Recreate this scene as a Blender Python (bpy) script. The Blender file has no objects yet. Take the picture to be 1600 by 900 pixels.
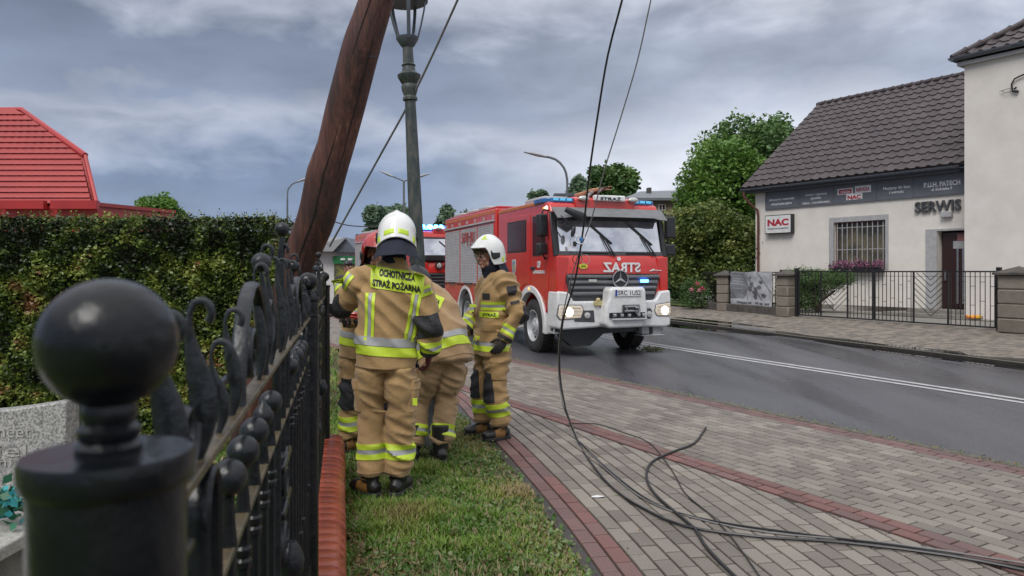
import bpy, bmesh, math, random
import numpy as np
from mathutils import Vector, Matrix, noise
from mathutils.bvhtree import BVHTree
random.seed(7); rng = np.random.default_rng(7)
S = bpy.context.scene; COL = S.collection
R = math.radians
# ------------------------------------------------------------------ camera
F = 1150.0; CH = 1.55
cd = bpy.data.cameras.new('camera'); cam = bpy.data.objects.new('camera', cd); COL.objects.link(cam)
cam.location = (0, 0, CH); cam.rotation_euler = (R(90), 0, 0)
cd.sensor_width = 36; cd.lens = F/1600*36; cd.shift_y = -26/1600
cd.clip_start = .02; cd.clip_end = 3000
cd.dof.use_dof = True; cd.dof.focus_distance = 8.0; cd.dof.aperture_fstop = 8.0
S.camera = cam
def P(px, py, Z): return Vector(((px-800)/F*Z, Z, CH-(py-424)/F*Z))
def G(px, py, z=0):
    Z = (CH-z)*F/(py-424); return Vector(((px-800)/F*Z, Z, z))
# ------------------------------------------------------------------ sky
W = bpy.data.worlds.new('World'); S.world = W; W.use_nodes = True
nt = W.node_tree; nt.nodes.clear()
def N(t, typ, **k):
    n = t.nodes.new(typ)
    for a, b in k.items(): setattr(n, a, b)
    return n
def lk(t, a, b): t.links.new(a, b)
def ramp(t, stops, interp='LINEAR'):
    n = t.nodes.new('ShaderNodeValToRGB'); cr = n.color_ramp; cr.interpolation = interp
    while len(cr.elements) < len(stops): cr.elements.new(.5)
    for e, (p, c) in zip(cr.elements, stops):
        e.position = p; e.color = tuple(c)+((1,) if len(c) == 3 else ())
    return n
def mathn(t, op, a=None, b=None, clamp=False):
    n = t.nodes.new('ShaderNodeMath'); n.operation = op; n.use_clamp = clamp
    for i, x in enumerate((a, b)):
        if x is None: continue
        if isinstance(x, (int, float)): n.inputs[i].default_value = x
        else: t.links.new(x, n.inputs[i])
    return n.outputs[0]
SUN_EL, SUN_AZ = 50, 205      # azimuth from +Y clockwise: behind the camera, a little to the left
tc = N(nt, 'ShaderNodeTexCoord'); sp = N(nt, 'ShaderNodeSeparateXYZ'); lk(nt, tc.outputs['Generated'], sp.inputs[0])
X_, Y_, Z_ = sp.outputs
mp = N(nt, 'ShaderNodeMapping'); mp.inputs['Scale'].default_value = (1.6, 1.6, 3.9); mp.inputs['Rotation'].default_value = (0, R(-5), 0)
lk(nt, tc.outputs['Generated'], mp.inputs[0])
n1 = N(nt, 'ShaderNodeTexNoise'); n1.inputs['Scale'].default_value = 1.9; n1.inputs['Detail'].default_value = 6; n1.inputs['Roughness'].default_value = .48; n1.inputs['Distortion'].default_value = .25
lk(nt, mp.outputs[0], n1.inputs['Vector'])
n2 = N(nt, 'ShaderNodeTexNoise'); n2.inputs['Scale'].default_value = 5.2; n2.inputs['Detail'].default_value = 7; n2.inputs['Roughness'].default_value = .52; n2.inputs['Distortion'].default_value = .25
lk(nt, mp.outputs[0], n2.inputs['Vector'])
# elevation warped by cloud noise
w = mathn(nt, 'MULTIPLY', mathn(nt, 'SUBTRACT', n1.outputs[0], .5), .17)
w2 = mathn(nt, 'MULTIPLY', mathn(nt, 'SUBTRACT', n2.outputs[0], .5), .12)
el = mathn(nt, 'ADD', mathn(nt, 'ADD', Z_, w), w2)
left = ramp(nt, [(0, (.25,.29,.385)), (.06, (.175,.22,.325)), (.125, (.16,.21,.315)), (.155, (.26,.30,.40)), (.188, (.34,.37,.45)), (.215, (.20,.235,.32)), (.285, (.155,.185,.255)), (.33, (.31,.335,.40)), (.42, (.42,.44,.50)), (1, (.95,.95,.98))])
right = ramp(nt, [(0, (.42,.46,.57)), (.06, (.54,.58,.66)), (.13, (.60,.62,.68)), (.19, (.46,.49,.56)), (.235, (.27,.30,.375)), (.285, (.30,.33,.40)), (.36, (.56,.58,.64)), (.55, (.62,.64,.70)), (1, (1.0,1.0,1.0))])
lk(nt, el, left.inputs[0]); lk(nt, el, right.inputs[0])
az = mathn(nt, 'ADD', mathn(nt, 'ADD', mathn(nt, 'MULTIPLY', X_, 2.2), .42), mathn(nt, 'MULTIPLY', w, 1.5), True)
mr = N(nt, 'ShaderNodeMapRange', interpolation_type='SMOOTHSTEP'); lk(nt, az, mr.inputs[0])
mixc = N(nt, 'ShaderNodeMixRGB'); lk(nt, mr.outputs[0], mixc.inputs[0]); lk(nt, left.outputs[0], mixc.inputs[1]); lk(nt, right.outputs[0], mixc.inputs[2])
tex = mathn(nt, 'ADD', mathn(nt, 'MULTIPLY', n2.outputs[0], .95), .55)
mul = N(nt, 'ShaderNodeVectorMath', operation='SCALE'); lk(nt, mixc.outputs[0], mul.inputs[0]); lk(nt, tex, mul.inputs['Scale'])
sky = N(nt, 'ShaderNodeTexSky', sky_type='NISHITA'); sky.sun_disc = False; sky.sun_elevation = R(SUN_EL); sky.sun_rotation = R(SUN_AZ)
bg1 = N(nt, 'ShaderNodeBackground'); bg1.inputs[1].default_value = .1; lk(nt, sky.outputs[0], bg1.inputs[0])
bg2 = N(nt, 'ShaderNodeBackground'); bg2.inputs[1].default_value = 1.0; lk(nt, mul.outputs[0], bg2.inputs[0])
mx = N(nt, 'ShaderNodeMixShader'); mx.inputs[0].default_value = .93
lk(nt, bg1.outputs[0], mx.inputs[1]); lk(nt, bg2.outputs[0], mx.inputs[2])
wo = N(nt, 'ShaderNodeOutputWorld'); lk(nt, mx.outputs[0], wo.inputs[0])
sl = bpy.data.lights.new('sun', 'SUN'); sl.energy = 1.5; sl.angle = R(28); sl.color = (1, .965, .92)
so = bpy.data.objects.new('sun', sl); COL.objects.link(so)
so.rotation_euler = (R(90-SUN_EL), 0, R(180-SUN_AZ)+R(0)); so.location = (5, -5, 20)
sd = Vector((math.sin(R(SUN_AZ))*math.cos(R(SUN_EL)), math.cos(R(SUN_AZ))*math.cos(R(SUN_EL)), math.sin(R(SUN_EL))))
so.rotation_euler = sd.to_track_quat('Z', 'Y').to_euler()
S.view_settings.view_transform = 'Standard'; S.view_settings.look = 'None'; S.view_settings.gamma = 1; S.view_settings.exposure = .45
S.view_settings.use_curve_mapping = False
S.render.engine = 'CYCLES'; S.cycles.use_denoising = True

# ------------------------------------------------------------------ materials
def mat(name, c, c2=None, rough=.6, metal=0, nscale=6, bump=0, bscale=60, coat=0, emit=0, ecol=None, rvar=.0, detail=5, stretch=None, spec=None, lo=.35, hi=.65, sheen=0):
    m = bpy.data.materials.new(name); m.use_nodes = True; t = m.node_tree; b = t.nodes['Principled BSDF']
    b.inputs['Roughness'].default_value = rough; b.inputs['Metallic'].default_value = metal
    if spec is not None: b.inputs['Specular IOR Level'].default_value = spec
    if coat: b.inputs['Coat Weight'].default_value = coat; b.inputs['Coat Roughness'].default_value = .06
    if sheen: b.inputs['Sheen Weight'].default_value = sheen
    co = N(t, 'ShaderNodeTexCoord'); v = co.outputs['Object']
    if stretch:
        q = N(t, 'ShaderNodeMapping'); q.inputs['Scale'].default_value = stretch; lk(t, v, q.inputs[0]); v = q.outputs[0]
    if c2 is None: c2 = tuple(x*.8 for x in c)
    n = N(t, 'ShaderNodeTexNoise'); n.inputs['Scale'].default_value = nscale; n.inputs['Detail'].default_value = detail; n.inputs['Roughness'].default_value = .6
    lk(t, v, n.inputs['Vector'])
    r = ramp(t, [(lo, c), (hi, c2)]); lk(t, n.outputs[0], r.inputs[0]); lk(t, r.outputs[0], b.inputs['Base Color'])
    if rvar:
        mm = mathn(t, 'ADD', mathn(t, 'MULTIPLY', n.outputs[0], rvar), rough-rvar*.5, True); lk(t, mm, b.inputs['Roughness'])
    if bump:
        n3 = N(t, 'ShaderNodeTexNoise'); n3.inputs['Scale'].default_value = bscale; n3.inputs['Detail'].default_value = 4; lk(t, v, n3.inputs['Vector'])
        bp = N(t, 'ShaderNodeBump'); bp.inputs['Strength'].default_value = bump; bp.inputs['Distance'].default_value = .02
        lk(t, n3.outputs[0], bp.inputs['Height']); lk(t, bp.outputs[0], b.inputs['Normal'])
    if emit:
        b.inputs['Emission Color'].default_value = tuple(ecol or c)+(1,); b.inputs['Emission Strength'].default_value = emit
    return m
def tintmat(name, stops, rough=.6, trans=.25, attr='tint', bump=0):
    m = bpy.data.materials.new(name); m.use_nodes = True; t = m.node_tree; b = t.nodes['Principled BSDF']
    b.inputs['Roughness'].default_value = rough
    a = N(t, 'ShaderNodeAttribute'); a.attribute_name = attr
    r = ramp(t, stops); lk(t, a.outputs['Fac'], r.inputs[0]); lk(t, r.outputs[0], b.inputs['Base Color'])
    if trans:
        tr = N(t, 'ShaderNodeBsdfTranslucent'); lk(t, r.outputs[0], tr.inputs[0])
        ms = N(t, 'ShaderNodeMixShader'); ms.inputs[0].default_value = trans
        lk(t, b.outputs[0], ms.inputs[1]); lk(t, tr.outputs[0], ms.inputs[2]); lk(t, ms.outputs[0], t.nodes['Material Output'].inputs[0])
    return m
def islandmat(name, stops, rough=.7, bump=.3, bscale=80, wet=0, nscale=2.5, nmix=.5, dirt=None):
    """colour varies piece by piece (object random + island random) plus noise stains"""
    m = bpy.data.materials.new(name); m.use_nodes = True; t = m.node_tree; b = t.nodes['Principled BSDF']
    oi = N(t, 'ShaderNodeObjectInfo'); g = N(t, 'ShaderNodeNewGeometry')
    s = mathn(t, 'FRACT', mathn(t, 'ADD', oi.outputs['Random'], g.outputs['Random Per Island']))
    n = N(t, 'ShaderNodeTexNoise'); n.inputs['Scale'].default_value = nscale; n.inputs['Detail'].default_value = 6; lk(t, g.outputs['Position'], n.inputs['Vector'])
    f = mathn(t, 'ADD', mathn(t, 'MULTIPLY', s, 1-nmix), mathn(t, 'MULTIPLY', n.outputs[0], nmix), True)
    r = ramp(t, stops); lk(t, f, r.inputs[0])
    n4 = N(t, 'ShaderNodeTexNoise'); n4.inputs['Scale'].default_value = 140; n4.inputs['Detail'].default_value = 2; lk(t, g.outputs['Position'], n4.inputs['Vector'])
    mxn = N(t, 'ShaderNodeMixRGB', blend_type='MULTIPLY'); mxn.inputs[0].default_value = .55
    r2 = ramp(t, [(.3, (.55,.55,.55)), (.7, (1.15,1.15,1.15))]); lk(t, n4.outputs[0], r2.inputs[0])
    lk(t, r.outputs[0], mxn.inputs[1]); lk(t, r2.outputs[0], mxn.inputs[2])
    lk(t, mxn.outputs[0], b.inputs['Base Color'])
    if wet: lk(t, mathn(t, 'ADD', mathn(t, 'MULTIPLY', n.outputs[0], -wet), rough+wet*.5, True), b.inputs['Roughness'])
    else: b.inputs['Roughness'].default_value = rough
    n3 = N(t, 'ShaderNodeTexNoise'); n3.inputs['Scale'].default_value = bscale; n3.inputs['Detail'].default_value = 4; lk(t, g.outputs['Position'], n3.inputs['Vector'])
    bp = N(t, 'ShaderNodeBump'); bp.inputs['Strength'].default_value = bump; bp.inputs['Distance'].default_value = .008
    lk(t, n3.outputs[0], bp.inputs['Height']); lk(t, bp.outputs[0], b.inputs['Normal'])
    return m
M = {}
M['black'] = mat('black_gloss_paint', (.004,.005,.0065), (.008,.009,.011), rough=.27, nscale=16, bump=.16, bscale=30, rvar=.25, spec=.32)
M['black2'] = mat('black_paint_skylit', (.007,.009,.012), (.014,.016,.020), rough=.34, nscale=20, bump=.2, bscale=40, rvar=.25, spec=.42)  # same fence paint, paler and bluer so sky reflection sits in its colour
M['rail'] = mat('mottled_brown_rail', (.105,.080,.042), (.04,.033,.022), rough=.4, nscale=22, bump=.2, bscale=80, rvar=.2)  # upper fence rails: olive-brown tone mottled with a darker brown
M['plastic'] = mat('black_plastic', (.014,.015,.017), (.022,.022,.025), rough=.42, nscale=10)
M['rubber'] = mat('rubber', (.018,.018,.019), (.035,.033,.03), rough=.75, nscale=9, bump=.3, bscale=60)
M['red'] = mat('red_vehicle_paint', (.56,.026,.018), (.48,.022,.018), rough=.28, nscale=3, coat=.6)
M['red2'] = mat('dark_red_paint', (.16,.008,.01), (.12,.01,.012), rough=.35, nscale=3)
M['white'] = mat('white_paint', (.70,.70,.70), (.58,.58,.57), rough=.35, nscale=8, coat=.3)
M['steel'] = mat('brushed_steel', (.42,.43,.44), (.3,.31,.32), rough=.35, metal=.8, nscale=12)
M['shutter'] = mat('aluminium_shutter', (.46,.47,.48), (.38,.39,.40), rough=.5, metal=.15, nscale=4)
M['dgrey'] = mat('dark_grey_plastic', (.045,.047,.052), (.065,.066,.07), rough=.5, nscale=6)
M['grey'] = mat('grey_plastic', (.16,.165,.175), (.12,.125,.13), rough=.5, nscale=6)
M['glass'] = mat('windscreen_glass', (.68,.68,.70), (.42,.44,.49), rough=.06, metal=.8, nscale=1.6, lo=.42, hi=.6)  # darker noise tone paints reflections and interior hints into the glass colour
M['sglass'] = mat('dark_side_glass', (.03,.010,.012), (.05,.018,.020), rough=.12, nscale=2, spec=.35)
M['orange'] = mat('orange_stripe', (.55,.16,.03), (.48,.13,.03), rough=.4)
M['bluelens'] = mat('blue_lens', (.02,.16,.36), (.02,.10,.3), rough=.12, nscale=20, coat=.5)
M['blueflash'] = mat('blue_flash', (.1,.3,1), rough=.2, emit=9, ecol=(.05,.22,1))
M['lamp'] = mat('headlamp_glow', (1,.9,.7), rough=.2, emit=2.2, ecol=(1,.84,.58))
M['lenswarm'] = mat('lit_headlamp_lens', (.62,.58,.50), (.45,.42,.38), rough=.12, metal=.4, nscale=30, coat=.6, emit=.2, ecol=(1,.80,.58))
M['lens'] = mat('clear_lens', (.62,.60,.56), (.45,.44,.42), rough=.12, metal=.4, nscale=40, coat=.6)
M['amber'] = mat('amber_lens', (.9,.3,.04), rough=.2, emit=1.5, ecol=(1,.35,.08))
M['textw'] = mat('white_print', (.75,.75,.75), rough=.5)
M['textk'] = mat('black_print', (.012,.012,.014), rough=.5)
M['textr'] = mat('red_print', (.42,.02,.04), rough=.5)
M['yellowp'] = mat('yellow_badge', (.7,.6,.06), rough=.4)
M['tan'] = mat('tan_turnout_cloth', (.42,.268,.115), (.30,.186,.078), rough=.85, nscale=5, bump=.22, bscale=70, sheen=.2, lo=.3, hi=.75)
M['tan2'] = mat('tan_turnout_cloth_pale', (.40,.26,.135), (.29,.185,.092), rough=.85, nscale=6, bump=.25, bscale=60, sheen=.2, lo=.3, hi=.75)
M['hivis'] = mat('hi_vis_yellow_tape', (.58,.73,.045), (.48,.62,.04), rough=.5, nscale=9)
M['silver'] = mat('silver_reflective_tape', (.36,.37,.37), (.28,.285,.29), rough=.45, nscale=12)
M['patch'] = mat('black_knee_patch', (.016,.016,.019), (.028,.028,.032), rough=.7, nscale=12, bump=.4, bscale=50)
M['navy'] = mat('navy_neck_cloth', (.008,.010,.022), (.014,.016,.034), rough=.85, nscale=8, bump=.4, bscale=30)
M['skin'] = mat('skin', (.44,.24,.17), (.36,.17,.12), rough=.5, nscale=14)
M['lips'] = mat('lips', (.30,.11,.09), rough=.5)
M['hair'] = mat('dark_hair', (.02,.015,.012), rough=.8)
M['helmw'] = mat('white_helmet_shell', (.78,.78,.76), (.70,.70,.68), rough=.22, nscale=5, coat=.5)
M['helmr'] = mat('red_helmet_shell', (.48,.025,.02), (.40,.02,.02), rough=.25, nscale=5, coat=.5)
M['helmk'] = mat('black_helmet_shell', (.010,.010,.012), rough=.4)
M['lime'] = mat('lime_sticker', (.58,.78,.05), rough=.4)
M['glove'] = mat('black_glove', (.018,.017,.018), (.035,.03,.03), rough=.7, nscale=20, bump=.4)
M['glover'] = mat('maroon_glove', (.12,.015,.02), (.05,.012,.015), rough=.7, nscale=20)
M['boot'] = mat('black_boot_leather', (.012,.012,.012), (.022,.02,.018), rough=.4, nscale=10)
M['boott'] = mat('tan_boot_leather', (.30,.15,.035), (.2,.1,.03), rough=.6, nscale=10)
M['asphalt'] = None
M['stucco'] = mat('cream_render_wall', (.74,.70,.64), (.66,.62,.56), rough=.9, nscale=1.6, bump=.25, bscale=55, detail=8)
M['stucco2'] = mat('cream_render_wall_grey', (.69,.655,.61), (.61,.575,.53), rough=.9, nscale=1.3, bump=.25, bscale=45, detail=8)
M['trim'] = mat('pale_grey_trim', (.40,.40,.40), (.33,.33,.34), rough=.8, nscale=8)
M['gutter'] = mat('grey_gutter', (.10,.115,.14), (.075,.085,.105), rough=.4, nscale=6)
M['pipe'] = mat('brown_downpipe', (.14,.045,.035), (.1,.035,.03), rough=.4, nscale=6)
M['sign'] = mat('grey_sign_board', (.105,.115,.135), (.13,.14,.16), rough=.55, nscale=2)
M['door'] = mat('dark_brown_door', (.045,.018,.017), (.03,.013,.013), rough=.3, nscale=5, stretch=(8,8,1))
M['wglass'] = mat('shop_window_glass', (.06,.058,.05), (.17,.145,.09), rough=.35, nscale=2.2, spec=.4)
M['wood'] = None
M['granite'] = mat('grey_granite', (.40,.39,.37), (.13,.13,.125), rough=.4, nscale=110, detail=3, lo=.42, hi=.62)
M['granite2'] = mat('pale_granite_slab', (.44,.43,.40), (.28,.27,.25), rough=.45, nscale=70, detail=3)
M['brick'] = islandmat('red_glazed_brick', [(0, (.17,.030,.016)), (.5, (.27,.050,.025)), (1, (.36,.085,.045))], rough=.30, bump=.35, bscale=60, wet=.2, nscale=12, nmix=.4)
M['stone'] = islandmat('split_stone_block', [(0, (.12,.10,.08)), (.5, (.22,.19,.155)), (1, (.31,.275,.23))], rough=.9, bump=1.0, bscale=14, nscale=6)
M['stone2'] = mat('dark_wall_stone', (.10,.09,.08), (.055,.05,.045), rough=.9, nscale=5, bump=.8, bscale=12)
M['iron'] = mat('black_iron_bar', (.014,.015,.016), rough=.45)
M['greeniron'] = mat('aged_green_cast_iron', (.030,.042,.042), (.10,.10,.085), rough=.5, nscale=22, bump=.4, bscale=40, stretch=(1,1,.25), lo=.45, hi=.72)
M['greypost'] = mat('galvanised_post', (.13,.14,.15), rough=.5)
M['cable'] = mat('black_cable', (.015,.015,.016), rough=.4)
M['cable2'] = mat('grey_wire', (.24,.23,.22), (.15,.15,.15), rough=.4, metal=.3)
M['metalroof'] = mat('red_metal_roof_tile', (.37,.052,.050), (.31,.044,.043), rough=.65, nscale=.8)
M['redwall'] = mat('red_metal_cladding', (.43,.028,.03), (.34,.025,.028), rough=.4, nscale=1)
M['tile'] = islandmat('brown_roof_tile', [(0, (.034,.025,.027)), (.5, (.053,.038,.040)), (1, (.080,.060,.062))], rough=.5, bump=.2, bscale=30, nscale=3)
M['concrete'] = mat('concrete', (.24,.225,.20), (.17,.16,.145), rough=.85, nscale=9, bump=.4, bscale=50)
M['banner'] = None
# --- asphalt: damp, patchy gloss
def asphalt():
    m = bpy.data.materials.new('damp_asphalt'); m.use_nodes = True; t = m.node_tree; b = t.nodes['Principled BSDF']
    g = N(t, 'ShaderNodeNewGeometry'); pos = g.outputs['Position']
    mp = N(t, 'ShaderNodeMapping'); mp.inputs['Rotation'].default_value = (0, 0, R(-27)); mp.inputs['Scale'].default_value = (1.4, .22, 1); lk(t, pos, mp.inputs[0])
    a = N(t, 'ShaderNodeTexNoise'); a.inputs['Scale'].default_value = .8; a.inputs['Detail'].default_value = 7; a.inputs['Distortion'].default_value = .5; lk(t, mp.outputs[0], a.inputs['Vector'])
    f = N(t, 'ShaderNodeTexNoise'); f.inputs['Scale'].default_value = 95; f.inputs['Detail'].default_value = 3; lk(t, pos, f.inputs['Vector'])
    v = N(t, 'ShaderNodeTexVoronoi'); v.inputs['Scale'].default_value = 75; lk(t, pos, v.inputs['Vector'])
    s = mathn(t, 'ADD', mathn(t, 'MULTIPLY', a.outputs[0], .5), mathn(t, 'MULTIPLY', f.outputs[0], .5))
    r = ramp(t, [(.36, (.034,.034,.040)), (.5, (.062,.062,.071)), (.66, (.115,.114,.122))]); lk(t, s, r.inputs[0]); lk(t, r.outputs[0], b.inputs['Base Color'])
    rr = ramp(t, [(.36, (.16,)*3), (.52, (.34,)*3), (.68, (.52,)*3)]); lk(t, a.outputs[0], rr.inputs[0]); lk(t, rr.outputs[0], b.inputs['Roughness'])
    bp = N(t, 'ShaderNodeBump'); bp.inputs['Strength'].default_value = .55; bp.inputs['Distance'].default_value = .006; lk(t, v.outputs['Distance'], bp.inputs['Height']); lk(t, bp.outputs[0], b.inputs['Normal'])
    return m
M['asphalt'] = asphalt()
def wood():
    m = bpy.data.materials.new('weathered_pole_wood'); m.use_nodes = True; t = m.node_tree; b = t.nodes['Principled BSDF']
    c = N(t, 'ShaderNodeTexCoord'); mp = N(t, 'ShaderNodeMapping'); mp.inputs['Rotation'].default_value = (0, R(-16), 0); mp.inputs['Scale'].default_value = (9, 9, .55); lk(t, c.outputs['Object'], mp.inputs[0])
    a = N(t, 'ShaderNodeTexNoise'); a.inputs['Scale'].default_value = 2.2; a.inputs['Detail'].default_value = 10; a.inputs['Roughness'].default_value = .7; lk(t, mp.outputs[0], a.inputs['Vector'])
    a2 = N(t, 'ShaderNodeTexNoise'); a2.inputs['Scale'].default_value = 1.6; a2.inputs['Detail'].default_value = 3; lk(t, c.outputs['Object'], a2.inputs['Vector'])
    s = mathn(t, 'ADD', mathn(t, 'MULTIPLY', a.outputs[0], .65), mathn(t, 'MULTIPLY', a2.outputs[0], .35))
    r = ramp(t, [(.36, (.014,.007,.006)), (.47, (.048,.018,.014)), (.57, (.098,.034,.024)), (.66, (.17,.085,.058))]); lk(t, s, r.inputs[0]); lk(t, r.outputs[0], b.inputs['Base Color'])
    b.inputs['Roughness'].default_value = .62
    mp2 = N(t, 'ShaderNodeMapping'); mp2.inputs['Rotation'].default_value = (0, R(-16), 0); mp2.inputs['Scale'].default_value = (30, 30, 1.2); lk(t, c.outputs['Object'], mp2.inputs[0])
    a3 = N(t, 'ShaderNodeTexNoise'); a3.inputs['Scale'].default_value = 2; a3.inputs['Detail'].default_value = 6; lk(t, mp2.outputs[0], a3.inputs['Vector'])
    bp = N(t, 'ShaderNodeBump'); bp.inputs['Strength'].default_value = .8; bp.inputs['Distance'].default_value = .012; lk(t, a3.outputs[0], bp.inputs['Height']); lk(t, bp.outputs[0], b.inputs['Normal'])
    return m
M['wood'] = wood()
M['splinter'] = mat('fresh_splintered_wood', (.45,.24,.13), (.25,.10,.06), rough=.7, nscale=12)
M['paver'] = islandmat('grey_concrete_paver', [(0, (.10,.086,.074)), (.35, (.17,.148,.126)), (.62, (.235,.207,.176)), (1, (.345,.31,.258))], rough=.6, bump=.5, bscale=120, wet=.25, nscale=1.7, nmix=.55)
M['paverr'] = islandmat('red_concrete_paver', [(0, (.095,.060,.053)), (.35, (.15,.074,.064)), (.7, (.20,.092,.080)), (1, (.26,.135,.115))], rough=.55, bump=.5, bscale=120, wet=.25, nscale=1.7, nmix=.5)
M['paverd'] = islandmat('dull_red_paver', [(0, (.10,.065,.06)), (.5, (.155,.09,.082)), (1, (.21,.115,.10))], rough=.6, bump=.5, bscale=120, wet=.25, nscale=1.7, nmix=.5)
M['joint'] = mat('dark_joint_sand', (.030,.026,.021), (.05,.043,.033), rough=.9, nscale=30)
M['soil'] = mat('soil', (.060,.046,.028), (.085,.075,.035), rough=1, nscale=8, bump=.8, bscale=40)
M['lawn'] = mat('short_lawn', (.075,.115,.02), (.10,.135,.03), rough=1, nscale=1.5, bump=.8, bscale=60)
M['gravel'] = mat('gravelly_pavement', (.24,.205,.165), (.105,.094,.083), rough=.8, nscale=5, bump=.9, bscale=40, detail=14, rvar=.3, lo=.4, hi=.6)
M['mud'] = mat('wet_mud', (.020,.018,.015), (.040,.035,.028), rough=.25, nscale=8, bump=.4, bscale=30)
M['puddle'] = mat('standing_water', (.010,.010,.010), rough=.02, spec=.9)
M['mark'] = mat('worn_white_road_paint', (.50,.50,.50), (.34,.34,.35), rough=.5, nscale=9, detail=8)
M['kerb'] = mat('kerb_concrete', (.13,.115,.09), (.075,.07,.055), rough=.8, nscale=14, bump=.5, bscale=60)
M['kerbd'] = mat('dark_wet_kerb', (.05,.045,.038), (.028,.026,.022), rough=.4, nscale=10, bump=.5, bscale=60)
# ------------------------------------------------------------------ mesh helpers
class MB:
    def __init__(s): s.v = []; s.f = []; s.m = []
    def add(s, vs, fs, mi=0):
        o = len(s.v); s.v += [tuple(v) for v in vs]; s.f += [tuple(i+o for i in f) for f in fs]; s.m += [mi]*len(fs); return s
    def box(s, c, d, rot=None, mi=0):
        c = Vector(c); h = [x/2 for x in d]
        vs = [Vector((x*h[0], y*h[1], z*h[2])) for z in (-1,1) for y in (-1,1) for x in (-1,1)]
        if rot is not None: vs = [rot @ v for v in vs]
        return s.add([v+c for v in vs], [(0,2,3,1),(4,5,7,6),(0,1,5,4),(2,6,7,3),(0,4,6,2),(1,3,7,5)], mi)
    def b2(s, a, b, mi=0):
        return s.box([(x+y)/2 for x, y in zip(a, b)], [abs(y-x) for x, y in zip(a, b)], None, mi)
    def bar(s, p0, p1, w, h, up=(0,0,1), mi=0):
        p0, p1 = Vector(p0), Vector(p1); d = p1-p0; L = d.length; d.normalize(); up = Vector(up)
        if abs(d.dot(up)) > .99: up = Vector((1,0,0))
        x = d.cross(up).normalized(); z = x.cross(d)
        rot = Matrix((x, d, z)).transposed(); return s.box((p0+p1)/2, (w, L, h), rot, mi)
    def tube(s, pts, r, n=10, cap=True, mi=0, ref=None):
        pts = [Vector(p) for p in pts]; k = len(pts)
        if not isinstance(r, (list, tuple)): r = [r]*k
        T = []
        for i in range(k):
            d = pts[min(i+1, k-1)]-pts[max(i-1, 0)]; T.append(d.normalized() if d.length > 1e-9 else Vector((0,0,1)))
        up = Vector(ref) if ref else (Vector((0,0,1)) if abs(T[0].z) < .9 else Vector((1,0,0)))
        x = (up-T[0]*up.dot(T[0])).normalized(); vs = []
        for i in range(k):
            x = (x-T[i]*x.dot(T[i])).normalized(); y = T[i].cross(x)
            ra, rb = r[i] if isinstance(r[i], (tuple, list)) else (r[i], r[i])
            for j in range(n):
                a = 2*math.pi*j/n; vs.append(pts[i]+x*(ra*math.cos(a))+y*(rb*math.sin(a)))
        fs = [(i*n+j, i*n+(j+1)%n, (i+1)*n+(j+1)%n, (i+1)*n+j) for i in range(k-1) for j in range(n)]
        if cap: fs += [tuple(range(n-1, -1, -1)), tuple((k-1)*n+j for j in range(n))]
        return s.add(vs, fs, mi)
    def lathe(s, prof, n=20, c=(0,0,0), rot=None, mi=0, cap=True):
        c = Vector(c); vs = []
        for r, z in prof:
            for j in range(n):
                a = 2*math.pi*j/n; v = Vector((r*math.cos(a), r*math.sin(a), z)); vs.append((rot @ v if rot is not None else v)+c)
        k = len(prof)
        fs = [(i*n+j, i*n+(j+1)%n, (i+1)*n+(j+1)%n, (i+1)*n+j) for i in range(k-1) for j in range(n)]
        if cap: fs += [tuple(range(n-1, -1, -1)), tuple((k-1)*n+j for j in range(n))]
        return s.add(vs, fs, mi)
    def ball(s, c, r, n=16, k=9, mi=0, rot=None):
        if not isinstance(r, (tuple, list)): r = (r, r, r)
        vs = []; c = Vector(c)
        for i in range(k+1):
            e = -math.pi/2+math.pi*i/k; ce = max(math.cos(e), .02)
            for j in range(n):
                a = 2*math.pi*j/n; v = Vector((r[0]*ce*math.cos(a), r[1]*ce*math.sin(a), r[2]*math.sin(e))); vs.append((rot @ v if rot is not None else v)+c)
        fs = [(i*n+j, i*n+(j+1)%n, (i+1)*n+(j+1)%n, (i+1)*n+j) for i in range(k) for j in range(n)]
        fs += [tuple(range(n-1, -1, -1)), tuple(k*n+j for j in range(n))]
        return s.add(vs, fs, mi)
    def prism(s, poly, a, b, fn, mi=0):
        """poly 2D points, fn(u,v,w) -> 3D, w from a to b"""
        n = len(poly); vs = [fn(u, v, a) for u, v in poly]+[fn(u, v, b) for u, v in poly]
        fs = [tuple(range(n)), tuple(range(2*n-1, n-1, -1))]+[(i, i+n, (i+1)%n+n, (i+1)%n) for i in range(n)]
        return s.add(vs, fs, mi)
    def grid(s, pts, mi=0, flip=False):
        k, n = len(pts), len(pts[0]); vs = [p for row in pts for p in row]
        fs = [(i*n+j, i*n+j+1, (i+1)*n+j+1, (i+1)*n+j) for i in range(k-1) for j in range(n-1)]
        if flip: fs = [f[::-1] for f in fs]
        return s.add(vs, fs, mi)
    def mesh(s, name, mats, smooth=35):
        me = bpy.data.meshes.new(name); me.from_pydata(s.v, [], s.f)
        mats = mats if isinstance(mats, (list, tuple)) else [mats]
        for m in mats: me.materials.append(m)
        if len(mats) > 1: me.polygons.foreach_set('material_index', s.m)
        bm = bmesh.new(); bm.from_mesh(me); bmesh.ops.recalc_face_normals(bm, faces=bm.faces); bm.to_mesh(me); bm.free()
        if smooth:
            me.polygons.foreach_set('use_smooth', [True]*len(me.polygons)); me.set_sharp_from_angle(angle=R(smooth))
        me.update(); return me
    def build(s, name, mats, parent=None, smooth=35, bevel=0, seg=2, world=False, kind=None):
        o = link(name, s.mesh(name, mats, smooth), parent, world)
        if bevel:
            b = o.modifiers.new('bevel', 'BEVEL'); b.width = bevel; b.segments = seg; b.limit_method = 'ANGLE'; b.angle_limit = R(40)
        if kind: o['kind'] = kind
        return o
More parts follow.
